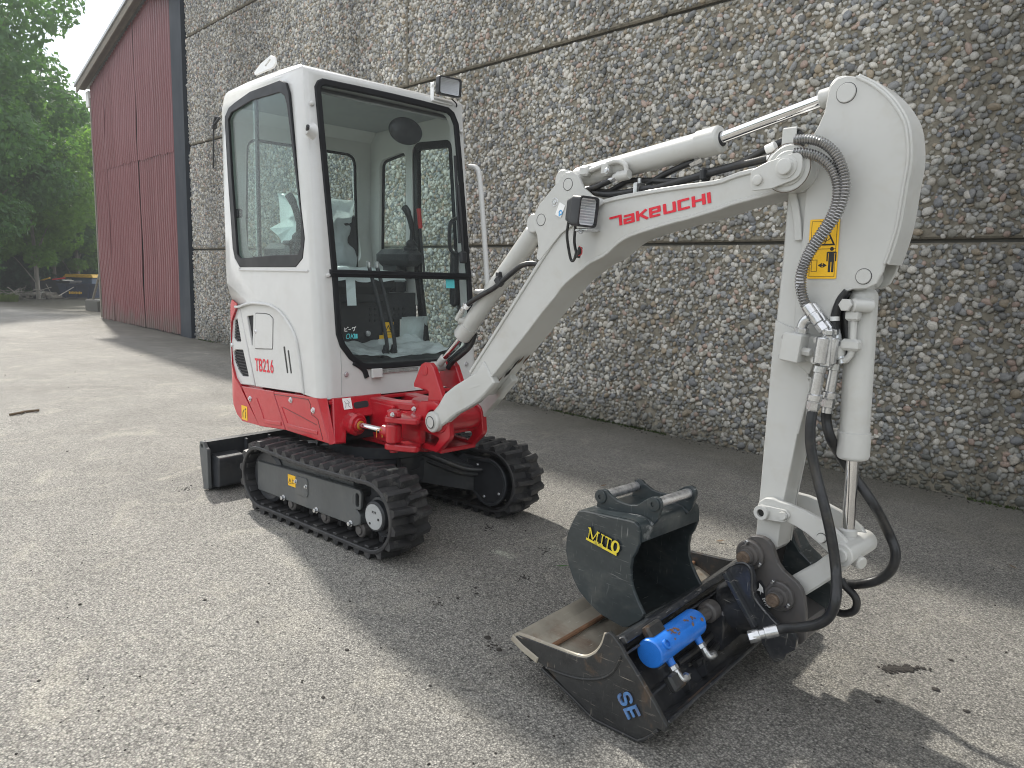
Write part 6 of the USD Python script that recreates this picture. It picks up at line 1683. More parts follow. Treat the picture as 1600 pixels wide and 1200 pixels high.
for (pa, pb, o_) in (((520, 735), (470, 1030), 0.0), ((618, 720), (570, 1005), 0.06)):
    A_, B_ = aty(*Q4(pa)[0], HC + o_), aty(*Q4(pb)[0], HC + o_)
    D_ = (B_ - A_) / np.linalg.norm(B_ - A_); Lf = np.linalg.norm(B_ - A_)
    obj('hose_coupling', cat(lathe(A_, B_, [(0, 0.010), (0, 0.017), (0.018, 0.018), (0.02, 0.0145), (0.05, 0.0155), (0.085, 0.0155), (0.088, 0.022), (0.105, 0.022), (0.108, 0.0165), (0.13, 0.0165), (0.132, 0.0135), (0.150, 0.0135), (0.152, 0.016), (Lf - 0.045, 0.016), (Lf - 0.04, 0.0145), (Lf, 0.0145)], 18), cyl(A_ + D_ * 0.11, A_ + D_ * 0.135, 0.0195, 0.002, 6)), 'zinc', vb)

# bucket cylinder with its feed pipe
ua, um, ub = aty(1350, 433, YC), aty(1332.5, 717, YC), aty(1323, 862, YC)
uc, ud = ram('bucket_cylinder', ua, um, ub, 0.0425, 0.0185)
f_ = [aty(*p, YC - 0.062) for p in Q4((760, 330), (748, 400), (742, 500), (735, 600), (728, 650), (700, 690), (668, 700), (655, 680))]
obj('transfer_pipe', cat(sweep(spline(f_, 7), 0.0098, 12), cyl(f_[0] + [0.035, 0.03, 0.0], f_[0] + [-0.006, -0.016, 0.0], 0.020, 0.004), cyl(f_[0] + [-0.02, -0.012, 0], f_[0] + [-0.02, -0.030, 0], 0.020, 0.003, 6), bx(f_[0] + [-0.004, 0, -0.03], (0.038, 0.035, 0.03), 0.006), bx(aty(*Q4((728, 595))[0], YC - 0.062), (0.055, 0.035, 0.034), 0.008), lathe(f_[-1] + [0, 0, -0.005], f_[-1] + [-0.006, 0, 0.04], [(0, 0.013), (0.02, 0.0165), (0.04, 0.0155)], 18)), 'boom_paint', uc)
for o_, pts_ in ((0.0, Q4((655, 665), (640, 590), (622, 500), (618, 430), (632, 360), (660, 290), (705, 235))), (0.03, Q4((690, 700), (700, 600), (700, 500), (690, 380), (700, 290), (725, 235))), (0.045, Q4((665, 640), (655, 540), (650, 440), (670, 330), (710, 240)))):
    P_ = np.array([aty(*p, YC - 0.055 + o_) for p in pts_])
    obj('arm_hose', sweep(spline(P_, 7), 0.0125, 12), 'hose_rubber', uc)
p_ = [aty(*p, YC - 0.0555) for p in Q4((618, 405), (618, 435))]
obj('hose_label', cyl(p_[0], p_[1], 0.0138, 0.0008), 'white_print', uc)
e0, e1 = aty(*Q4((622, 500))[0], YC - 0.056), aty(*Q4((652, 650))[0], YC - 0.060)
obj('hose_end', lathe(e0, e1, [(0, 0.0140), (0.02, 0.0145), (0.045, 0.0145), (0.05, 0.011), (0.065, 0.011), (0.067, 0.0155), (0.085, 0.0155), (0.087, 0.012), (0.10, 0.012)], 14), 'zinc', uc)

# links between arm, cylinder and coupler
LN = AN - 0.028
lk_px = Q5((248, 215), (262, 175), (300, 152), (345, 155), (385, 172), (450, 190), (560, 238), (650, 288), (730, 345), (790, 400), (825, 455), (822, 520), (790, 555), (748, 550), (715, 515), (680, 480), (620, 425), (560, 375), (500, 335), (440, 305), (370, 300), (300, 298), (262, 265))
lkm = fillet(np.array(xz(lk_px, LN)), 0.006, 2)
rocker = []
for s_ in (-1, 1):
    m_ = prism(lkm, LN, LN + 0.018, 0.003)
    rocker.append(m_ if s_ < 0 else xf(m_, np.diag([1, -1, 1.0]), (0, 2 * YC, 0)))
rk = obj('rocker_link', cat(rocker), 'boom_paint', ex, smooth=30)
pv = aty(*Q5((292, 238))[0], LN)
obj('pivot_boss', cat(ring(pv + [0, -0.022, 0], (0, 1, 0), 0.0125, 0.024, 0.03), prism(fillet(np.array(xz(Q5((262, 195), (330, 200), (440, 225), (465, 262), (430, 305), (300, 285), (255, 250)), LN)), 0.012, 3), LN - 0.008, LN, 0.002)), 'boom_paint', rk)
obj('pivot_bore', cyl(pv + [0, -0.012, 0], pv + [0, 0.02, 0], 0.0128, 0.0002), 'black_print', rk)
for c_ in ((415, 262), (655, 403)):
    p_ = aty(*Q5(c_)[0], LN - 0.008)
    obj('pin_head', lathe(p_ + [0, 0.008, 0], p_ + [0, -0.010, 0], [(0, 0.014), (0.012, 0.014), (0.018, 0.012)], 18), 'boom_paint', rk)
    obj('pin_ring', ring(p_ + [0, -0.0005, 0], (0, 1, 0), 0.0142, 0.0158, 0.002), 'black_print', rk)
obj('lock_plate', prism(fillet(np.array(xz(Q5((625, 370), (650, 352), (690, 350), (740, 420), (800, 455), (812, 520), (770, 555), (735, 520), (700, 450), (640, 430)), LN)), 0.010, 3), LN - 0.007, LN, 0.0015), 'boom_paint', rk)
ep2 = aty(*Q5((790, 500))[0], LN)
obj('link_boss', cat(cyl(ep2 + [0, -0.020, 0], ep2 + [0, 2 * (YC - LN) + 0.02, 0], 0.036, 0.004), cyl(ep2 + [0.0, -0.03, 0], ep2 + [0, 0, 0], 0.022, 0.003)), 'boom_paint', rk)
obj('grease_stub', cat(cyl(ub + [0.01, -0.02, 0.0], ub + [0.065, -0.045, -0.008], 0.020, 0.004)), 'boom_paint', rk)
hl_px = Q5((700, 500), (770, 540), (790, 580), (740, 640), (640, 710), (545, 768), (480, 790), (440, 745), (465, 640), (530, 605), (600, 570), (660, 525))
hm = fillet(np.array(xz(hl_px, AN + 0.002)), 0.012, 3)
obj('bucket_link', prism(hm, AN + 0.004, AF - 0.004, 0.006), 'boom_paint', ex)

# ------------------------------------------------------------------ quick coupler on the arm
CN = LN - 0.012
cp_px = Q5((163, 480), (166, 440), (182, 410), (215, 390), (250, 388), (285, 396), (320, 418), (345, 450), (362, 505), (380, 560), (415, 610), (450, 640), (500, 685), (528, 725), (545, 780), (553, 860), (556, 960), (553, 1040), (520, 1072), (490, 1055), (440, 1010), (370, 960), (320, 905), (270, 820), (225, 700), (200, 590), (175, 545))
cpo = fillet(np.array(xz(cp_px, CN)), 0.006, 2)
cpm = []
for s_ in (-1, 1):
    m_ = prism(cpo, CN, CN + 0.020, 0.003)
    cpm.append(m_ if s_ < 0 else xf(m_, np.diag([1, -1, 1.0]), (0, 2 * YC, 0)))
cb = np.array(xz(Q5((300, 860), (400, 830), (540, 930), (552, 1030), (515, 1066), (440, 1005), (370, 955)), CN))
cpm.append(prism(cb, CN + 0.02, 2 * YC - CN - 0.02, 0.004))
coupler = obj('quick_coupler', cat(cpm), 'coupler_grey', ex, smooth=28)
for c_, in (((215, 502),), ((398, 762),)):
    p_ = aty(*Q5(c_)[0], CN)
    obj('pin_collar', cat(lathe(p_ + [0, 0.01, 0], p_ + [0, -0.034, 0], [(0, 0.048), (0.022, 0.048), (0.026, 0.044), (0.026, 0.036), (0.036, 0.034), (0.038, 0.030)], 30)), 'coupler_grey', coupler)
    obj('coupler_pin', cyl(p_ + [0, -0.062, 0], p_ + [0, 2 * (YC - CN) + 0.05, 0], 0.0215, 0.003), 'pin_rust', coupler)
    obj('pin_sleeve', ring(p_ + [0, -0.050, 0], (0, 1, 0), 0.0216, 0.0245, 0.02), 'coupler_grey', coupler)
for c_ in ((200, 428), (282, 568), (362, 675), (458, 822)):
    p_ = aty(*Q5(c_)[0], CN)
    obj('grease_nipple', cyl(p_ + [0, -0.022, 0], p_ + [0.006, -0.022, 0.012], 0.0055, 0.001, 8), 'zinc', coupler)
pl_ = aty(*Q5((288, 758))[0], CN - 0.004)
xq = aty(*Q5((318, 815))[0], CN) - aty(*Q5((262, 705))[0], CN); xq /= np.linalg.norm(xq)
yq = np.cross((0, -1.0, 0), xq); yq = yq if yq[0] > 0 else -yq
zq = np.array([0, -1.0, 0])
if np.dot(np.cross(xq, yq), zq) < 0:
    yq = -yq
nm = obj('name_plate', xf(prism(fillet([(-0.045, -0.021), (0.045, -0.021), (0.045, 0.021), (-0.045, 0.021)], 0.005, 3), 0, 0.002, 0.0004, axis='z'), basis(xq, yq, zq), pl_), 'black_plastic', coupler)
eag = Polygon([(-0.038, 0.010), (-0.020, 0.014), (-0.004, 0.006), (-0.012, 0.002), (-0.002, -0.006), (-0.014, -0.002), (-0.020, -0.012), (-0.024, 0.0)])
tx = meshkit.text_mesh('MP', 0.017, 0.0006, bold=True); tx.vertices[:, 0] += 0.008; tx.vertices[:, 1] -= 0.008
obj('plate_print', xf(cat(flat(eag, 0.0006), tx), basis(xq, yq, zq), pl_ + zq * 0.002), 'white_print', coupler)

# hoses down to the tilting bucket
hA = aty(*Q4((470, 1030))[0], HC)
A1 = [hA] + [aty(*p, HC - 0.01) for p in [(1266, 670), (1267, 700), (1275, 740)]] + [aty(*p, HC - 0.03) for p in [(1288, 790), (1299, 840), (1306, 890)]] + [aty(*p, HC - 0.09) for p in [(1306, 935), (1296, 962), (1278, 975), (1252, 980), (1225, 982)]] + [aty(1205, 987, HC - 0.11)]
obj('bucket_hose', sweep(spline(A1, 7), 0.0155, 14), 'hose_rubber', ex)
dA = (A1[-1] - A1[-2]) / np.linalg.norm(A1[-1] - A1[-2])
obj('hose_end', cat(lathe(A1[-1] - dA * 0.02, A1[-1] + dA * 0.055, [(0, 0.0175), (0.004, 0.0185), (0.038, 0.0185), (0.04, 0.014), (0.055, 0.0145), (0.057, 0.018), (0.075, 0.018)], 18), cyl(A1[-1] + dA * 0.045, A1[-1] + dA * 0.07, 0.019, 0.002, 6)), 'zinc', ex)
hB = aty(*Q4((570, 1005))[0], HC + 0.06)
B1 = [hB] + [aty(*p, HC + 0.07) for p in [(1291, 655), (1298, 685)]] + [aty(*p, HC + 0.14) for p in [(1315, 715), (1340, 752), (1366, 790)]] + [aty(*p, HC + 0.24) for p in [(1388, 832), (1399, 862), (1394, 888), (1376, 904), (1350, 912)]] + [aty(1322, 912, HC + 0.28), aty(1300, 905, HC + 0.30), aty(1270, 915, HC + 0.30)]
obj('bucket_hose', sweep(spline(B1, 7), 0.0155, 14), 'hose_rubber', ex)
B2 = [aty(*p, 2.42) for p in Q5((775, 660), (800, 700), (850, 750), (875, 800), (860, 855), (800, 875), (740, 860), (660, 820))]
obj('bucket_hose', sweep(spline(B2, 7), 0.0125, 12), 'hose_rubber', ex)

# ------------------------------------------------------------------ tilting grading bucket
BA = math.radians(5.4)
bX, bY = np.array([math.cos(BA), math.sin(BA), 0]), np.array([-math.sin(BA), math.cos(BA), 0])
BO = aty(985, 1156, 1.62); BO[2] = 0.0
tb_ = thing('tilt_bucket', BO, 'worn black grading bucket with blue tilt cylinder resting on the asphalt under the arm', 'bucket')
WB = 1.08


def bl_(px, py, w=0.0):
    q = on(px, py, BO + bY * w, bY) - BO
    return (float(np.dot(q, bX)), float(q[2]))


def bw(m): return xf(m, basis(bX, bY, (0, 0, 1)), BO)      # drawn in (along, across, up)


Q7 = lambda *pts: [(790 + a / 4.2867, 900 + b / 4.2867) for a, b in pts]
Q8 = lambda *pts: [(960 + a / 4.6156, 860 + b / 4.6156) for a, b in pts]
sp_px = Q7((45, 412), (90, 397), (250, 455), (400, 512), (480, 540), (540, 546), (600, 516), (640, 460), (662, 390), (690, 376), (714, 396), (770, 470), (800, 530), (900, 690), (1000, 860), (1080, 1010), (1068, 1046), (1020, 1032), (1000, 1062), (930, 1092), (870, 1104), (790, 1092), (720, 1055), (650, 1008), (550, 920), (400, 760), (260, 612), (200, 570), (165, 575))
spb = np.array([bl_(*p) for p in sp_px])
spb = np.vstack([spb[:15], spline(spb[15:30], 4), spb[30:]])
spb[:, 1] = np.maximum(spb[:, 1], 0.002)
obj('side_plate', bw(prism(spb, 0.0, 0.016, 0.003)), 'worn_black', tb_, smooth=25)
obj('side_plate', bw(prism(spb, WB - 0.016, WB, 0.003)), 'worn_black', tb_, smooth=25)
floor_px = Q7((65, 410), (170, 535), (262, 600), (400, 745), (550, 905), (650, 992), (720, 1040), (790, 1078), (870, 1090), (930, 1078), (1000, 1045), (1048, 1000), (1010, 905), (900, 715), (800, 555), (745, 470), (700, 400))
fl = spline(np.array([bl_(*p) for p in floor_px]), 4)
shell_b = strip(fl[:46], -0.006, 0.006, 0.015, WB - 0.015)
sh_ = obj('shell', bw(strip(fl[:44], 0.0, 0.006, 0.015, WB - 0.015)), 'worn_steel', tb_)
obj('outer_skin', bw(strip(fl[:46], -0.007, -0.0005, 0.015, WB - 0.015)), 'worn_black', sh_)
lipv = np.array([bl_(*p) for p in Q7((42, 408), (110, 480), (215, 568))])
obj('cutting_edge', bw(strip(lipv, -0.010, 0.012, -0.004, WB + 0.004, bev=0.003)), 'worn_steel', tb_)
jl = np.array([bl_(*p) for p in Q7((212, 560), (226, 574))])
obj('weld_bead', bw(sweep([(jl[0][0], 0.02, jl[0][1] + 0.016), (jl[0][0], WB - 0.02, jl[0][1] + 0.016)], 0.008, 8)), 'rust', tb_)
wst = spline(np.array([bl_(*p) for p in Q7((240, 620), (420, 790), (600, 970), (740, 1068), (870, 1108), (960, 1085), (1025, 1035))]), 6)
wst[:, 1] = np.maximum(wst[:, 1], 0.006)
obj('wear_strip', bw(strip(wst, -0.002, 0.007, -0.006, 0.030, bev=0.002)), 'worn_black', tb_)
rs_ = spline(np.array([bl_(*p) for p in Q7((270, 610), (400, 660), (520, 688), (640, 685), (720, 640), (775, 540))]), 5)
ed_ = [bl_(*p) for p in Q7((55, 408), (90, 397), (250, 455), (400, 512), (480, 540), (540, 546), (600, 516), (640, 460), (662, 392))]
obj('worn_edge', bw(sweep(spline([(a, 0.008, b) for a, b in ed_], 5), 0.0065, 8)), 'worn_steel', tb_)
obj('weld_seam', bw(sweep([(a, -0.001, b) for a, b in rs_], 0.004, 6)), 'worn_black', tb_)
# SE in welded-on blue letters, along the back edge of the side plate
e0, e1 = np.array(bl_(*Q7((765, 775))[0])), np.array(bl_(*Q7((850, 950))[0]))
ed = (e1 - e0) / np.linalg.norm(e1 - e0)
se = meshkit.text_mesh('SE', 0.047, 0.006, bold=True)
se.vertices[:, 0] *= np.linalg.norm(e1 - e0) / se.bounds[1][0]
Xl = np.array([ed[0], 0, ed[1]]); Yl = np.cross((0, -1.0, 0), Xl)
sem = basis(Xl, Yl, (0, -1.0, 0))
ofs = np.array([e0[0], -0.0005, e0[1]]) - Yl * 0.012
obj('side_lettering', bw(xf(se, sem, ofs)), 'blue_chip', tb_, smooth=False)
sb2 = se.copy(); sb2.vertices[:, :2] = (sb2.vertices[:, :2] - sb2.vertices[:, :2].mean(0)) * 1.06 + sb2.vertices[:, :2].mean(0); sb2.vertices[:, 2] *= 0.5
obj('lettering_base', bw(xf(sb2, sem, ofs)), 'black_paint', tb_, smooth=False)

# back of the bucket: torsion tube, ledges and ribs carrying the cylinder
bk0, bk1 = np.array(bl_(*Q7((748, 430))[0])), np.array(bl_(*Q7((1075, 1015))[0]))
bd_ = (bk1 - bk0) / np.linalg.norm(bk1 - bk0)
bn_ = np.array([-bd_[1], bd_[0]]); bn_ = bn_ if bn_[0] > 0 else -bn_      # away from the opening
BL = np.linalg.norm(bk1 - bk0)


def bk(s, o): return tuple(bk0 + bd_ * s * BL + bn_ * o)


y0b, y1b = 0.016, WB - 0.016
bkp = obj('back_plate', bw(prism([bk(0.03, -0.10), bk(0.98, -0.085), bk(0.98, -0.073), bk(0.03, -0.088)], y0b, y1b, 0.002)), 'black_paint', tb_)
obj('top_rail', bw(prism(fillet([bk(-0.03, -0.035), bk(0.075, -0.03), bk(0.085, 0.014), bk(0.0, 0.016)], 0.006, 3), y0b, y1b, 0.003)), 'black_paint', bkp)
obj('upper_ledge', bw(prism([bk(0.16, -0.09), bk(0.185, -0.09), bk(0.185, -0.004), bk(0.16, -0.004)], y0b, y1b, 0.002)), 'black_paint', bkp)
obj('top_closing_plate', bw(prism([bk(-0.02, -0.10), bk(0.02, -0.10), bk(0.02, -0.03), bk(-0.02, -0.03)], y0b, y1b, 0.002)), 'black_paint', bkp)
obj('lower_ledge', bw(prism([bk(0.66, -0.085), bk(0.685, -0.085), bk(0.685, -0.01), bk(0.66, -0.01)], y0b, 0.20, 0.002)), 'black_paint', bkp)
obj('lower_rail', bw(prism(fillet([bk(0.93, -0.085), bk(0.985, -0.085), bk(1.0, 0.006), bk(0.955, 0.006)], 0.005, 3), y0b, y1b, 0.003)), 'black_paint', bkp)
for yy in (0.245, 0.36):
    obj('stiffener', bw(prism([bk(0.70, -0.08), bk(0.92, -0.08), bk(0.92, -0.05), bk(0.74, -0.03)], yy, yy + 0.012, 0.002)), 'black_paint', bkp)
for s0, y_a, y_b in ((0.46, 0.30, 0.50), (0.60, 0.26, 0.50), (0.74, 0.34, 0.50)):
    obj('hydraulic_pipe', bw(sweep(spline([(bk(s0, -0.055)[0], y_a, bk(s0, -0.055)[1]), (bk(s0, -0.04)[0], (y_a + y_b) / 2, bk(s0, -0.04)[1]), (bk(s0 - 0.02, -0.05)[0], y_b, bk(s0 - 0.02, -0.05)[1])], 6), 0.012, 10)), 'hose_rubber', bkp)
obj('rub_block', bw(bx((bk(0.13, 0.02)[0], 0.145, bk(0.13, 0.02)[1]), (0.05, 0.085, 0.03), 0.008, trimesh.transformations.rotation_matrix(0.9, [0, 1, 0])[:3, :3])), 'worn_black', bkp)
obj('rub_block', bw(bx((bk(0.70, 0.00)[0], 0.14, bk(0.70, 0.0)[1]), (0.05, 0.07, 0.03), 0.008, trimesh.transformations.rotation_matrix(0.9, [0, 1, 0])[:3, :3])), 'worn_black', bkp)
# blue tilt cylinder lying across the back
cn = bl_(*Q8((240, 742))[0], 0.085)
cf_ = bl_(*Q8((590, 520))[0], 0.37)
czl = np.array([(cn[0] + cf_[0]) / 2, (cn[1] + cf_[1]) / 2])
RC = 0.0435
tc = obj('tilt_cylinder', bw(cat(lathe((czl[0], 0.085, czl[1]), (czl[0], 0.385, czl[1]), [(0, RC - 0.004), (0.003, RC - 0.0015), (0.008, RC), (0.278, RC), (0.290, RC - 0.006), (0.300, RC - 0.016)], 40))), 'blue_paint', tb_)
axn = np.array([bn_[0], 0, bn_[1]]); axd = np.array([bd_[0], 0, bd_[1]])
pc = np.array([czl[0], 0.125, czl[1]]) + axn * RC * 0.86
obj('open_port', bw(cat(ring(pc - axn * 0.008, axn, 0.0095, 0.0155, 0.020), )), 'blue_paint', tc)
obj('port_bore', bw(cyl(pc - axn * 0.004, pc + axn * 0.004, 0.0096, 0.0001)), 'black_print', tc)
for yy in (0.155, 0.335):
    pb = np.array([czl[0], yy, czl[1]]) + axd * RC * 0.9
    obj('port_stub', bw(lathe(pb - axd * 0.01, pb + axd * 0.022, [(0, 0.016), (0.02, 0.0125), (0.032, 0.012)], 16)), 'blue_paint', tc)
    pe = pb + axd * 0.022
    obj('fitting', bw(cat(cyl(pe, pe + axd * 0.016, 0.014, 0.002, 6), cyl(pe + axd * 0.014, pe + axd * 0.034, 0.010, 0.001), sweep(spline([pe + axd * 0.03, pe + axd * 0.046 + [0, 0.004, 0], pe + axd * 0.05 + axn * 0.004 + [0, 0.022, 0]], 5), 0.0115, 10), cyl(pe + axd * 0.05 + [0, 0.018, 0], pe + axd * 0.05 + [0, 0.036, 0], 0.0135, 0.002, 6))), 'zinc', tc)
# paint chips on the cylinder
rc = np.random.default_rng(12)
cv, cfc = [], []
for k in range(26):
    an = rc.normal(0.35, 0.22); yy = rc.choice([rc.normal(0.19, 0.022), rc.normal(0.30, 0.03)], p=[0.75, 0.25])
    b_ = len(cv); nn_ = 6
    r_ = rc.uniform(0.0015, 0.0055)
    for q in range(nn_):
        aa_ = an + r_ / RC * math.cos(q * 2 * math.pi / nn_) * rc.uniform(0.6, 1.1) * 1.4; y2 = yy + r_ * math.sin(q * 2 * math.pi / nn_) * rc.uniform(0.6, 1.2) * 1.6
        d_ = axn * math.cos(aa_) - axd * math.sin(aa_)
        cv.append(np.array([czl[0], y2, czl[1]]) + d_ * (RC + 0.0006))
    cfc += [(b_, b_ + q, b_ + q + 1) for q in range(1, nn_ - 1)]
tag(obj('paint_chips', bw(trimesh.Trimesh(np.array(cv), np.array(cfc), process=False)), 'rust', tc, smooth=False), kind='stuff')
obj('cylinder_rod', bw(cat(cyl((czl[0], 0.38, czl[1]), (czl[0], 0.46, czl[1]), 0.020, 0.002), cyl((czl[0] - 0.0, 0.45, czl[1] - 0.0) , (czl[0], 0.50, czl[1]), 0.034, 0.006))), 'coupler_grey', tc)
# tilt hanger: pair of black plates behind the coupler, with the cross member
hg_px = Q8((800, 150), (830, 120), (900, 88), (950, 92), (985, 130), (1005, 210), (1005, 320), (1060, 400), (1130, 490), (1200, 560), (1290, 600), (1312, 650), (1300, 720), (1240, 750), (1220, 790), (1150, 812), (1120, 770), (1010, 580), (900, 370), (830, 230))
hg = np.array([bl_(*p, 0.50) for p in hg_px])
for w_h in (0.50, 0.66):
    obj('hanger_plate', bw(prism(fillet(hg, 0.004, 2), w_h, w_h + 0.025, 0.003)), 'black_paint', tb_)
obj('hanger_edge', bw(sweep(spline([(a, 0.497, b) for a, b in [bl_(*p, 0.50) for p in Q8((880, 92), (945, 92), (990, 150), (1005, 320), (1100, 455))]], 5), 0.005, 6)), 'black_paint', tb_)
obj('edge_bar', bw(prism(fillet([bl_(*p, 0.49) for p in Q8((785, 165), (815, 150), (1030, 545), (1005, 560))], 0.004, 2), 0.475, 0.502, 0.003)), 'black_paint', tb_)
obj('tilt_pivot', bw(cat(cyl((bk(0.45, 0.02)[0], 0.59, bk(0.45, 0.02)[1]), (bk(0.45, 0.02)[0] + bn_[0] * 0.12, 0.59, bk(0.45, 0.02)[1] + bn_[1] * 0.12), 0.09, 0.006), bx((bk(0.5, -0.04)[0], 0.59, bk(0.5, -0.04)[1]), (0.10, 0.2, 0.14), 0.01))), 'black_paint', tb_)
back_c = np.array([bl_(*p, 0.70) for p in Q5((455, 355), (480, 420), (520, 490), (590, 560), (700, 680), (730, 700), (720, 860), (640, 960), (540, 980), (540, 780), (400, 560))])
obj('hanger_guard', bw(prism(fillet(back_c, 0.01, 2), 0.70, 0.80, 0.004)), 'bucket_grey', tb_)

# ------------------------------------------------------------------ small trenching bucket carried in the grading bucket
MY0, MY1 = 1.85, 2.20
QM = lambda *pts: [(860 + a / 4.6167, 740 + b / 4.6167) for a, b in pts]


def ml(*pts): return np.array(xz(QM(*pts), MY0))


mor = aty(*QM((400, 700))[0], MY0)
mb = thing('trenching_bucket', mor, 'narrow dark grey trenching bucket with yellow lettering standing inside the grading bucket', 'bucket')
sp = ml((200, 270), (240, 268), (420, 308), (560, 338), (605, 352), (635, 385), (642, 430), (640, 510), (615, 575), (590, 615), (577, 690), (580, 770), (597, 840), (630, 925), (675, 1018), (650, 1060), (560, 1110), (520, 1112), (430, 1060), (350, 1010), (270, 930), (205, 850), (160, 760), (125, 650), (108, 560), (112, 470), (130, 410), (165, 330))
obj('side_plate', prism(fillet(sp, 0.004, 2), MY0, MY0 + 0.014, 0.003), 'bucket_grey', mb, smooth=28)
obj('side_plate', prism(fillet(sp, 0.004, 2), MY1 - 0.014, MY1, 0.003), 'bucket_grey', mb, smooth=28)
wrap = spline(ml((640, 500), (636, 430), (620, 372), (560, 345), (420, 315), (240, 278), (205, 285), (170, 345), (140, 420), (122, 480), (118, 560), (134, 650), (168, 755), (212, 843), (275, 920), (352, 1000), (430, 1050), (520, 1100), (600, 1085), (665, 1040)), 4)
obj('shell', strip(wrap, -0.005, 0.005, MY0 + 0.010, MY1 - 0.010), 'bucket_grey', mb)
tp = ml((560, 338), (640, 385), (642, 485))
obj('top_box', prism(ml((300, 285), (600, 352), (640, 400), (645, 490), (620, 490), (600, 410), (300, 330)), MY0 + 0.014, MY1 - 0.014, 0.004), 'bucket_grey', mb)
ear_m = ml((335, 205), (340, 150), (352, 122), (375, 112), (402, 122), (425, 150), (480, 195), (520, 212), (575, 228), (625, 228), (675, 195), (722, 172), (758, 168), (785, 182), (800, 215), (800, 250), (780, 320), (740, 372), (715, 330), (660, 305), (560, 290), (450, 275), (345, 240), (330, 232))
ye = (MY0 + 0.068, MY1 - 0.082)
shift = aty(*QM((370, 160))[0], MY0 + 0.068) - aty(*QM((370, 160))[0], MY0)
ear_m = np.array(xz(QM((335, 205), (340, 150), (352, 122), (375, 112), (402, 122), (425, 150), (480, 195), (520, 212), (575, 228), (625, 228), (675, 195), (722, 172), (758, 168), (785, 182), (800, 215), (800, 250), (775, 330), (745, 372), (715, 335), (660, 308), (560, 292), (450, 278), (330, 246)), ye[0]))
for y_e in ye:
    obj('ear', prism(fillet(ear_m, 0.003, 2), y_e, y_e + 0.014, 0.0025), 'bucket_grey', mb)
    wv = ear_m[[-1, -2, -3, -4, -5, -6]]
    obj('weld_bead', sweep([(a, y_e - 0.003, b - 0.001) for a, b in spline(wv, 4)], 0.006, 8), 'bucket_grey', mb)
for c_ in ((365, 165), (745, 222)):
    p_ = aty(*QM(c_)[0], ye[0])
    obj('hanging_pin', cyl(p_ + [0, 0.0, 0], p_ + [0, ye[1] - ye[0], 0], 0.0165, 0.001), 'pin_steel', mb)
    obj('pin_end', lathe(p_ + [0, 0.004, 0], p_ + [0, -0.010, 0], [(0, 0.024), (0.008, 0.024), (0.010, 0.020), (0.010, 0.008), (0.006, 0.007)], 22), 'bucket_grey', mb)
# MITO in raised yellow letters over a bar
m0_, m1_ = aty(*QM((268, 455))[0], MY0), aty(*QM((490, 575))[0], MY0)
xm = (m1_ - m0_); wm = np.linalg.norm(xm); xm /= wm
ym = np.cross((0, -1.0, 0), xm); ym = ym if ym[2] > 0 else -ym


def serif(parts): return unary_union(parts)


Hc = aty(*QM((282, 372))[0], MY0); hm_ = float(np.dot(Hc - m0_, ym))
h = hm_ * 0.94
lw_, ls = h * 0.27, h * 0.15
MT = [stroke([(0.02, 0), (0.02, h)], lw_ * 0.8), stroke([(0.02, h), (0.055, 0.1 * h)], lw_), stroke([(0.055, 0.1 * h), (0.088, h)], ls * 1.2), stroke([(0.088, 0), (0.088, h)], lw_), stroke([(0.005, h - ls / 2), (0.03, h - ls / 2)], ls), stroke([(0.078, h - ls / 2), (0.103, h - ls / 2)], ls), stroke([(0.07, ls / 2), (0.106, ls / 2)], ls)]
IT = [stroke([(0.130, 0), (0.130, h)], lw_), stroke([(0.115, h - ls / 2), (0.145, h - ls / 2)], ls), stroke([(0.115, ls / 2), (0.145, ls / 2)], ls)]
TT = [stroke([(0.178, 0), (0.178, h)], lw_), stroke([(0.150, h - ls / 2), (0.206, h - ls / 2)], ls), stroke([(0.152, h), (0.152, h * 0.72)], ls * 0.8), stroke([(0.204, h), (0.204, h * 0.72)], ls * 0.8)]
ell = affinity.scale(Point(0.240, h / 2).buffer(1.0, 20), 0.036, h / 2 + 0.002)
OT = [ell.difference(affinity.scale(Point(0.240, h / 2).buffer(1.0, 20), 0.014, h / 2 - ls * 0.9))]
bar_ = sbox(0.0, -h * 0.22, 0.262, h * 0.02)
word2 = unary_union(MT + IT + TT + OT + [bar_])
k_ = wm / 0.262
word2 = affinity.scale(word2, k_, 1.0, origin=(0, 0))
obj('side_lettering', decal(flat(word2, 0.0075), xm, ym, m0_ + np.array([0, 0.0005, 0])), 'black_paint', mb, smooth=False)
obj('lettering_face', decal(flat(word2.buffer(-0.0008), 0.0006), xm, ym, m0_ + np.array([0, -0.0072, 0])), 'yellow_paint', mb, smooth=False)

# ------------------------------------------------------------------ trees at the edge of the yard
def at_px(px, dist):
    """Ground point in the direction of a picture column at a given distance."""
    d = sight(px, 455); d = d[:2] / np.linalg.norm(d[:2])
    p = d * dist
    return np.array([p[0], p[1], float(ground_z(p[0], p[1]))])


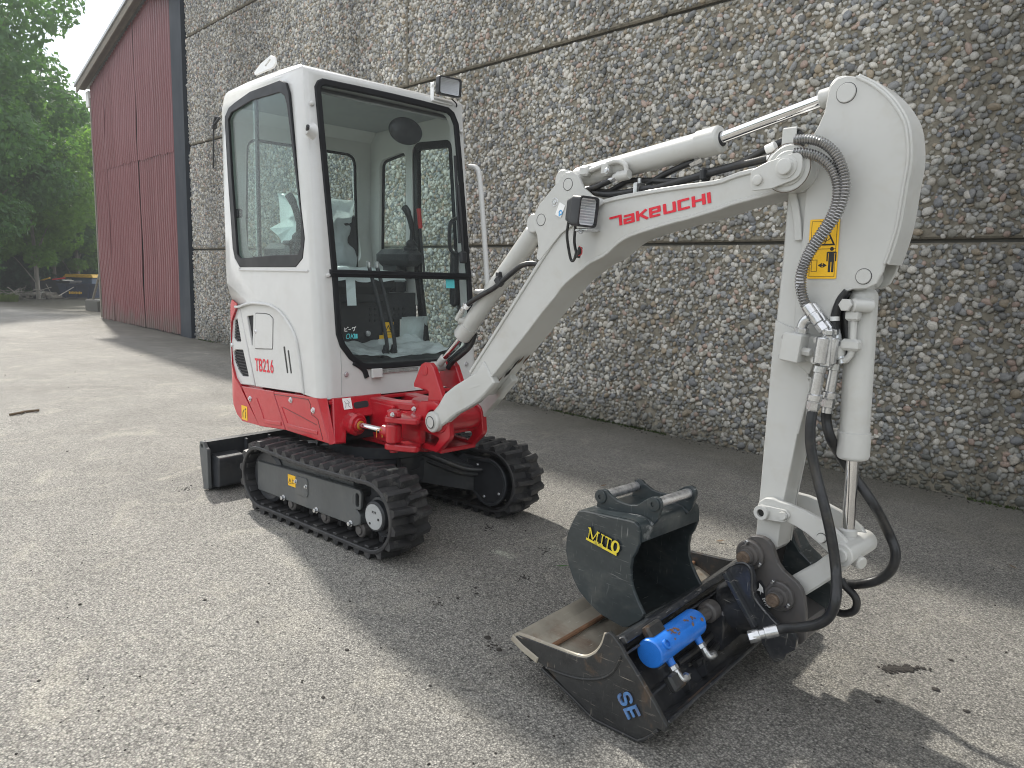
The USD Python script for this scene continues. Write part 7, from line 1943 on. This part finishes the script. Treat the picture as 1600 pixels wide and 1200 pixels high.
def leaf_cloud(r, blobs, n, size, droop=0.0):
    """Leaf-sized faces scattered through overlapping clumps of foliage."""
    w = np.array([b[3] ** 2 for b in blobs]); w = w / w.sum()
    idx = r.choice(len(blobs), n, p=w)
    B = np.array([b[:3] for b in blobs])[idx]; R = np.array([b[3] for b in blobs])[idx]; sq = np.array([b[4] for b in blobs])[idx]
    d = r.normal(size=(n, 3)); d /= np.linalg.norm(d, axis=1, keepdims=True)
    rad = R * (0.45 + 0.55 * r.random(n) ** 0.45) * (0.80 + 0.35 * meshkit.noise(d * 2.4 + idx[:, None] * 3.3, 2))
    c = B + d * rad[:, None] * np.column_stack([np.ones(n), np.ones(n), sq])
    nrm_ = d * 0.55 + r.normal(size=(n, 3)) * 0.6 + [0, 0, 0.35]
    nrm_ /= np.linalg.norm(nrm_, axis=1, keepdims=True)
    a = np.cross(nrm_, r.normal(size=(n, 3))); a /= np.linalg.norm(a, axis=1, keepdims=True)
    b = np.cross(nrm_, a)
    s = size * r.uniform(0.55, 1.25, n)[:, None]
    V = np.stack([c - a * s, c + b * s * 0.55, c + a * s - [0, 0, droop], c - b * s * 0.55], 1).reshape(-1, 3)
    q = np.arange(n) * 4
    return V, np.column_stack([q, q + 1, q + 2, q + 3])


def tree(name, pos, H, spread, seed, leaf, bark, label, low=0.14, n=13300, size=0.115, conif=False, trunk_r=None, group=None):
    r = np.random.default_rng(seed)
    t = thing(name, pos, label, 'tree', group)
    tr_ = trunk_r or 0.0105 * H
    pos = np.asarray(pos, float)
    lean = r.normal(0, 0.015 * H, 2)
    P = [pos + [0, 0, -0.2], pos + [lean[0] * 0.2, lean[1] * 0.2, H * 0.25], pos + [lean[0] * 0.6, lean[1] * 0.6, H * 0.55], pos + [lean[0], lean[1], H * 0.93]]
    Pt = spline(P, 6)
    ms = [sweep(Pt, np.linspace(tr_, tr_ * 0.12, len(Pt)), 9)]
    blobs = []
    if conif:
        k = 11
        for q in range(k):
            f = low + (1 - low) * q / (k - 1)
            rad = spread * (1 - f) * 1.05 + 0.18
            for w in range(5 if f < 0.7 else 3):
                an = r.uniform(0, 6.28)
                blobs.append((pos[0] + lean[0] * f + math.cos(an) * rad * 0.6, pos[1] + lean[1] * f + math.sin(an) * rad * 0.6, pos[2] + H * f - rad * 0.15, max(0.30, rad * 0.55), 0.55))
    else:
        k = int(17 + spread * 3)
        for q in range(k):
            f = low + (1 - low) * (q + r.random()) / k
            wdt = spread * math.sin(math.pi * min(1, max(0.08, (f - low * 0.6) / (1.02 - low * 0.6))) ** 0.85) + 0.25
            an = q * 2.4 + r.uniform(-0.5, 0.5); rr = wdt * r.uniform(0.35, 0.85)
            b = (pos[0] + lean[0] * f + math.cos(an) * rr, pos[1] + lean[1] * f + math.sin(an) * rr, pos[2] + H * f, wdt * r.uniform(0.34, 0.56), r.uniform(0.6, 0.85))
            blobs.append(b)
            if q % 2 == 0:
                j = int(np.clip(f - 0.12, 0.1, 0.9) * (len(Pt) - 1))
                s0, e0_ = Pt[j], np.array(b[:3])
                mid_ = (s0 + e0_) / 2 + [0, 0, 0.08 * H * 0.3]
                ms.append(sweep(spline([s0, mid_, e0_], 4), np.linspace(tr_ * 0.26, tr_ * 0.06, 9), 6))
    obj('trunk', cat(ms), bark, t, smooth=True)
    obj('crown', leaf_cloud(r, blobs, n, size, 0.02), leaf, t, smooth=False)
    return t


G = 'trees along the far edge of the yard'
tree('broadleaf_tree', at_px(-55, 33), 15.5, 4.2, 1, 'leaf_mid', 'dark_bark', 'tallest dark broadleaf tree cut off by the left picture edge', low=0.09, n=28500, size=0.122)
tree('broadleaf_tree', at_px(-12, 41), 17.5, 1.7, 2, 'leaf_mid', 'bark', 'tall slim broadleaf tree with loose top against the sky', low=0.12, n=24700, size=0.130)
tree('broadleaf_tree', at_px(60, 39), 9.6, 3.0, 3, 'leaf_bright', 'bark', 'sunlit bright green broadleaf tree in front of the darker wood', low=0.17, n=22800, size=0.115)
tree('broadleaf_tree', at_px(86, 44), 12.0, 2.5, 4, 'leaf_mid', 'dark_bark', 'rounded mid green tree behind the sunlit bright one', low=0.13, n=20900, size=0.130)
tree('broadleaf_tree', at_px(124, 45), 10.6, 2.6, 5, 'leaf_bright', 'bark', 'light green tree rising just beside the red shed corner', low=0.14, n=20900, size=0.115)
tree('broadleaf_tree', at_px(150, 52), 11.0, 2.8, 6, 'leaf_mid', 'dark_bark', 'tree half hidden behind the corner of the red shed', low=0.12, n=17100, size=0.130)
tree('spruce_tree', at_px(30, 46), 13.0, 2.4, 7, 'leaf_dark', 'bark', 'dark spruce with pale bare lower trunk left of the skips', low=0.13, n=17100, size=0.108, conif=True)
tree('spruce_tree', at_px(52, 49), 12.5, 2.3, 8, 'leaf_dark', 'bark', 'dark spruce behind the black skip, its trunk pale and thin', low=0.12, n=15200, size=0.108, conif=True)
tree('spruce_tree', at_px(102, 50), 12.0, 2.3, 9, 'leaf_dark', 'bark', 'dark spruce standing behind the blue container with yellow roof', low=0.11, n=15200, size=0.108, conif=True)
tree('spruce_tree', at_px(-20, 44), 14.0, 2.6, 10, 'leaf_dark', 'dark_bark', 'dark spruce at the left picture edge behind the heap of branches', low=0.11, n=15200, size=0.108, conif=True)
tree('spruce_tree', at_px(76, 53), 12.5, 2.5, 11, 'leaf_dark', 'dark_bark', 'dark spruce deepest in the wood between the two bright trees', low=0.07, n=15200, size=0.115, conif=True)
tree('spruce_tree', at_px(135, 55), 11.5, 2.5, 12, 'leaf_dark', 'dark_bark', 'dark spruce nearest the red shed, low branches to the ground', low=0.06, n=15200, size=0.115, conif=True)
tree('broadleaf_tree', at_px(-210, 36), 14.0, 4.0, 13, 'leaf_mid', 'dark_bark', 'broadleaf tree outside the left edge of the picture', low=0.10, n=17100, size=0.144)
# undergrowth and dark wood behind, one mass
rw_ = np.random.default_rng(21)
bl2 = []
for k in range(60):
    p = at_px(rw_.uniform(-260, 175), rw_.uniform(56, 64))
    bl2.append((p[0], p[1], p[2] + rw_.uniform(0.4, 9.0), rw_.uniform(1.2, 2.2), 0.9))
tag(obj('background_wood', leaf_cloud(rw_, bl2, 26000, 0.30), 'leaf_dark', smooth=False), 'dark mass of woodland behind the separate trees', 'wood', kind='stuff')
bl4 = []
for k in range(120):                               # the wood goes on around the yard behind the viewer
    an = rw_.uniform(math.radians(-150), math.radians(75)); dd_ = rw_.uniform(38, 48)
    bl4.append((dd_ * math.cos(an), -abs(dd_ * math.sin(an)) if math.sin(an) < 0 else dd_ * math.sin(an) * 0.0 - 6, rw_.uniform(0.5, 9.0), rw_.uniform(2.0, 3.6), 0.9))
tag(obj('wood_behind', leaf_cloud(rw_, bl4, 24000, 0.55), 'leaf_mid', smooth=False), 'woodland on the other side of the yard behind the viewer', 'wood', kind='stuff')
bl3 = []
for k in range(34):
    p = at_px(rw_.uniform(-120, 150), rw_.uniform(45, 52))
    bl3.append((p[0], p[1], p[2] + 0.25, rw_.uniform(0.3, 0.8), 0.8))
tag(obj('undergrowth', leaf_cloud(rw_, bl3, 9000, 0.09), 'leaf_mid', smooth=False), 'low bushes and weeds under the trees at the edge of the yard', 'undergrowth', kind='stuff')
# dry grass verge at the left
gv_, gf_ = [], []
for k in range(5000):
    p = at_px(rw_.uniform(-90, 26), rw_.uniform(34.5, 40))
    if meshkit.noise(p[None] * 0.9, 4)[0] < 0.38:
        continue
    h = rw_.uniform(0.08, 0.36); a = rw_.uniform(0, 6.28); b = len(gv_); w = 0.012
    l = rw_.normal(0, 0.07, 2)
    gv_ += [p + [w * math.cos(a), w * math.sin(a), -0.01], p - [w * math.cos(a), w * math.sin(a), 0.01], p + [l[0], l[1], h]]
    gf_.append((b, b + 1, b + 2))
tag(obj('grass', (np.array(gv_), np.array(gf_)), 'grass_blade', smooth=False), 'yellowish grass verge at the left edge below the trees', 'grass', kind='stuff')

# ------------------------------------------------------------------ skips and clutter far off beside the shed
def skip(pos, L, W_, H, yaw, mat, name, label):
    t = thing(name, pos, label, 'skip')
    Rz = trimesh.transformations.rotation_matrix(yaw, [0, 0, 1])[:3, :3]
    pr_ = [(-L / 2 + 0.22 * H, 0.08), (L / 2 - 0.22 * H, 0.08), (L / 2, H), (-L / 2, H)]
    pin_ = [(-L / 2 + 0.22 * H + 0.03, 0.12), (L / 2 - 0.22 * H - 0.03, 0.12), (L / 2 - 0.05, H + 0.1), (-L / 2 + 0.05, H + 0.1)]
    m_ = tm(man(prism(pr_, -W_ / 2, W_ / 2)) - man(prism(pin_, -W_ / 2 + 0.05, W_ / 2 - 0.05)))
    obj('tub', xf(m_, Rz, pos), mat, t, smooth=False)
    rimm = cat(bx((0, -W_ / 2, H), (L + 0.08, 0.08, 0.08), 0.01), bx((0, W_ / 2, H), (L + 0.08, 0.08, 0.08), 0.01), bx((L / 2, 0, H), (0.08, W_, 0.08), 0.01), bx((-L / 2, 0, H), (0.08, W_, 0.08), 0.01))
    obj('rim', xf(rimm, Rz, pos), mat, t)
    for q in (-0.3, 0.0, 0.3):
        obj('rib', xf(bx((q * L, -W_ / 2 - 0.02, H * 0.5), (0.07, 0.06, H * 0.85), 0.01), Rz, pos), mat, t)
    return t, Rz


yw = math.radians(48)
p_ = at_px(131, 40)
s1_, Rz1 = skip(p_, 1.7, 1.2, 0.66, yw, 'skip_blue', 'skip', 'dark blue open skip beside the corner of the red shed')
obj('side_mark', xf(cat(*[bx((-0.30 + 0.075 * q, -0.655, 0.30), (0.055, 0.012, 0.12 - 0.03 * (q % 2)), 0.002) for q in range(8)]), Rz1, p_), 'roof_yellow', s1_)
p_ = at_px(88, 41)
s2_, Rz2 = skip(p_, 1.7, 1.2, 0.80, yw + 0.1, 'skip_black', 'skip', 'black open skip heaped with scrap left of the blue one')
for k, (dx_, dz_, mt) in enumerate(((-0.5, 0.86, 'roof_yellow'), (0.1, 0.92, 'red_knob'), (0.45, 0.84, 'scrap_light'), (-0.1, 0.85, 'slate_blue'))):
    tag(obj('scrap_board', xf(bx((dx_, 0.1 * k, dz_), (0.55, 0.10, 0.06), 0.01, trimesh.transformations.euler_matrix(0.1 * k, -0.35 + 0.2 * k, 0.5 * k)[:3, :3]), Rz2, p_), mt), ['yellow board sticking out of the black skip', 'red board on top of the black skip', 'pale board on the right of the black skip heap', 'blue board sunk in the black skip heap'][k], 'board')
p_ = at_px(67, 39.5)
tag(obj('fuel_drum', cat(cyl(p_, p_ + [0, 0, 0.30], 0.10), cyl(p_ + [0, 0, 0.30], p_ + [0, 0, 0.33], 0.085)), 'scrap_light'), 'small pale plastic drum left of the black skip', 'drum')
p_ = at_px(134, 44)
hut = thing('site_hut', p_, 'small slate blue container hut with yellow flat roof behind the blue skip', 'hut')
Rh = trimesh.transformations.rotation_matrix(yw, [0, 0, 1])[:3, :3]
obj('wall', xf(bx((0, 0, 0.5), (1.25, 1.1, 1.0), 0.02), Rh, p_), 'slate_blue', hut)
obj('roof', xf(prism([(-0.75, 1.01), (0.75, 1.01), (0.68, 1.17), (-0.6, 1.17)], -0.68, 0.6, 0.01), Rh, p_), 'roof_yellow', hut)
obj('end_panel', xf(bx((-0.50, -0.56, 0.72), (0.25, 0.03, 0.42), 0.01), Rh, p_), 'scrap_light', hut)
p_ = at_px(20, 38)
rb = np.random.default_rng(31)
sticks = []
for k in range(34):
    c = p_ + [rb.normal(0, 0.75), rb.normal(0, 0.75), rb.uniform(0.05, 0.45)]
    d = rb.normal(size=3) * [1, 1, 0.35]; d /= np.linalg.norm(d)
    sticks.append(cyl(c - d * rb.uniform(0.3, 0.8), c + d * rb.uniform(0.3, 0.8), rb.uniform(0.008, 0.022), 0.001, 6))
tag(obj('branch_heap', cat(sticks), 'bark'), 'tangled heap of dry branches below the trees at the left edge', 'branches', kind='stuff')
p_ = at_px(52, 40)
for k in range(5):
    q = p_ + [0.16 * k, 0.18 * k, 0]
    tag(obj('log', cyl(q + [-0.3, 0.3, 0.12 + 0.10 * (k % 2)], q + [0.3, -0.3, 0.12 + 0.10 * (k % 2)], 0.10, 0.01, 12), 'timber'), 'short sawn log on the low pile left of the drum', 'log', 'logs piled beside the drum')
# block and leaning prop by the shed's corner
bp0 = np.array([-20.3, 5.35, 0.0])
blk_ = aty(143, 465, 5.9)
tag(obj('concrete_block', bx((blk_[0] + 0.1, 6.1, 0.12), (1.2, 0.5, 0.36), 0.03), 'block_concrete'), 'mossy concrete block on the ground at the shed corner', 'block')
tag(obj('leaning_prop', sweep([(blk_[0] - 0.25, 6.0, 0.30), (blk_[0] + 0.55, 6.3, 2.1)], 0.035, 8), 'timber'), 'grey timber prop leaning on the shed from the block', 'prop')

# ------------------------------------------------------------------ bits on the asphalt
rd_ = np.random.default_rng(17)


def clod(p, s, seed, flatn=0.5):
    m_ = trimesh.creation.icosphere(subdivisions=2)
    v = np.array(m_.vertices)
    v = v * (0.62 + 0.75 * meshkit.fbm(v * 1.9 + seed * 3.7, 3, seed))[:, None] * [s, s * 0.8, s * flatn]
    return trimesh.Trimesh(v + np.asarray(p), m_.faces, process=False)


CL = {0: 'flat dark clod lying on the lit asphalt below the dozer blade', 1: 'single dark clod on the bright asphalt left of the track front', 2: 'dark clod on the asphalt at the edge of the machine shadow', 5: 'patch of crumbled dirt in the shadow just right of the near track',
      6: 'crumbled dirt patch nearest the trenching bucket in the shadow', 7: 'crumbled dirt patch left of the one nearest the trenching bucket', 8: 'crumbled dirt patch in the middle of the machine shadow', 11: 'largest dirt patch just left of the grading bucket lip',
      18: 'dark clod just in front of the brown dirt heap', 21: 'dark clod at the lower right of the bucket shadow'}
spots = [(291, 764, 0.030), (320, 938, 0.012), (542, 1016, 0.012), (420, 912, 0.008), (655, 925, 0.007), (760, 825, 0.028), (847, 860, 0.022), (820, 902, 0.022), (684, 944, 0.022), (745, 928, 0.012), (743, 919, 0.010),
         (770, 1008, 0.022), (762, 997, 0.018), (780, 1016, 0.016), (715, 935, 0.010), (105, 706, 0.012), (128, 880, 0.008), (60, 640, 0.014), (1372, 1097, 0.014), (1388, 1072, 0.006), (1486, 1032, 0.012), (1462, 1078, 0.018), (1510, 1112, 0.014), (433, 905, 0.006), (505, 1090, 0.010), (672, 1072, 0.008)]
for k, (a, b, s) in enumerate(spots):
    p = atz(a, b, 0.0); s *= 0.72
    m_ = clod(p + [0, 0, s * 0.16], s, k, 0.42) if s < 0.0144 else cat(*[clod(p + [rd_.normal(0, s * 1.1), rd_.normal(0, s * 1.1), s * 0.03], s * rd_.uniform(0.08, 0.42), k * 9 + q, 0.3) for q in range(22)])
    if s >= 0.0144:
        tag(obj('dirt_crumbs', m_, 'clod', smooth=True), CL.get(k, 'crumbled dark dirt on the asphalt'), 'dirt', kind='stuff')
        continue
    tag(obj('dirt_clod', m_, 'clod', smooth=True), CL.get(k, 'small dark clod of dirt lying on the asphalt'), 'clod', 'dirt clods on the asphalt')
p = atz(1408, 1046, 0.0)
tag(obj('dirt_heap', cat(*[clod(p + np.array([0.62, 0.78, 0]) * rd_.normal(0, 0.036) + [rd_.normal(0, 0.011), rd_.normal(0, 0.011), 0.002], rd_.uniform(0.0025, 0.0085), 300 + q, 0.55) for q in range(150)]), 'clod'), 'crumbled heap of brown dirt on the asphalt right of the bucket', 'dirt', kind='stuff')
gvv, gff = [], []
for k in range(620):
    if k % 2:
        p = atz(rd_.uniform(0, 1600), rd_.uniform(640, 1195), 0.0)
    else:
        p = np.array([rd_.uniform(-12, 0.5), rd_.uniform(-1, 5.1), 0.0])
    p[2] = float(ground_z(p[0], p[1]))
    s = abs(rd_.normal(0, 0.0022)) + 0.0010
    m_ = trimesh.creation.icosahedron()
    gff.append(m_.faces + 12 * len(gvv)); gvv.append(m_.vertices * s * rd_.uniform(0.6, 1.2, 3) * [1, 1, 0.7] + p + [0, 0, s * 0.3])
for k in range(900):
    x = rd_.uniform(-10, 0.8); y = WY - 0.01 - abs(rd_.normal(0, 0.07)); s = abs(rd_.normal(0, 0.0035)) + 0.0015
    m_ = trimesh.creation.icosahedron()
    gff.append(m_.faces + 12 * len(gvv)); gvv.append(m_.vertices * s * rd_.uniform(0.6, 1.3, 3) * [1, 1, 0.6] + [x, y, float(ground_z(x, y)) + s * 0.3])
tag(obj('grit', (np.vstack(gvv), np.vstack(gff)), 'clod', smooth=False), 'loose grit and crumbs scattered over the asphalt', 'grit', kind='stuff')
for k, (a, b, c, d) in enumerate(((15, 648, 38, 643), (40, 643, 60, 641))):
    p0_, p1_ = atz(a, b, 0.012), atz(c, d, 0.012)
    tag(obj('twig', sweep(spline([p0_, (p0_ + p1_) / 2 + [0.02, 0.02, 0.004], p1_], 5), 0.011, 7), 'twig'), ['broken brown stick lying on the sunlit asphalt at the left edge', 'shorter broken stick to the right of the first one'][k], 'stick')
for k, (a, b) in enumerate(((938, 760), (1590, 890), (1118, 846), (868, 885))):
    p = atz(a, b, 0.004)
    an = rd_.uniform(0, 3)
    wf = 0.008 if k != 3 else 0.0022
    V = [(0, 0, 0.002), (0.016, wf, 0.006), (0.036, 0.0, 0.010), (0.016, -wf, 0.004)]
    Rz = trimesh.transformations.rotation_matrix(an, [0, 0, 1])[:3, :3]
    tag(obj('dead_leaf', xf(trimesh.Trimesh(np.array(V) * (1.3 if k != 3 else 2.0), [(0, 1, 2), (0, 2, 3)], process=False), Rz, p), 'twig' if k != 3 else 'leaf_mid', smooth=False), ['curled brown leaf on the asphalt behind the trenching bucket', 'brown leaf on the asphalt at the right picture edge', 'thin dry leaf right of the trenching bucket', 'green blade of grass in the shadow beside the track'][k], 'leaf')
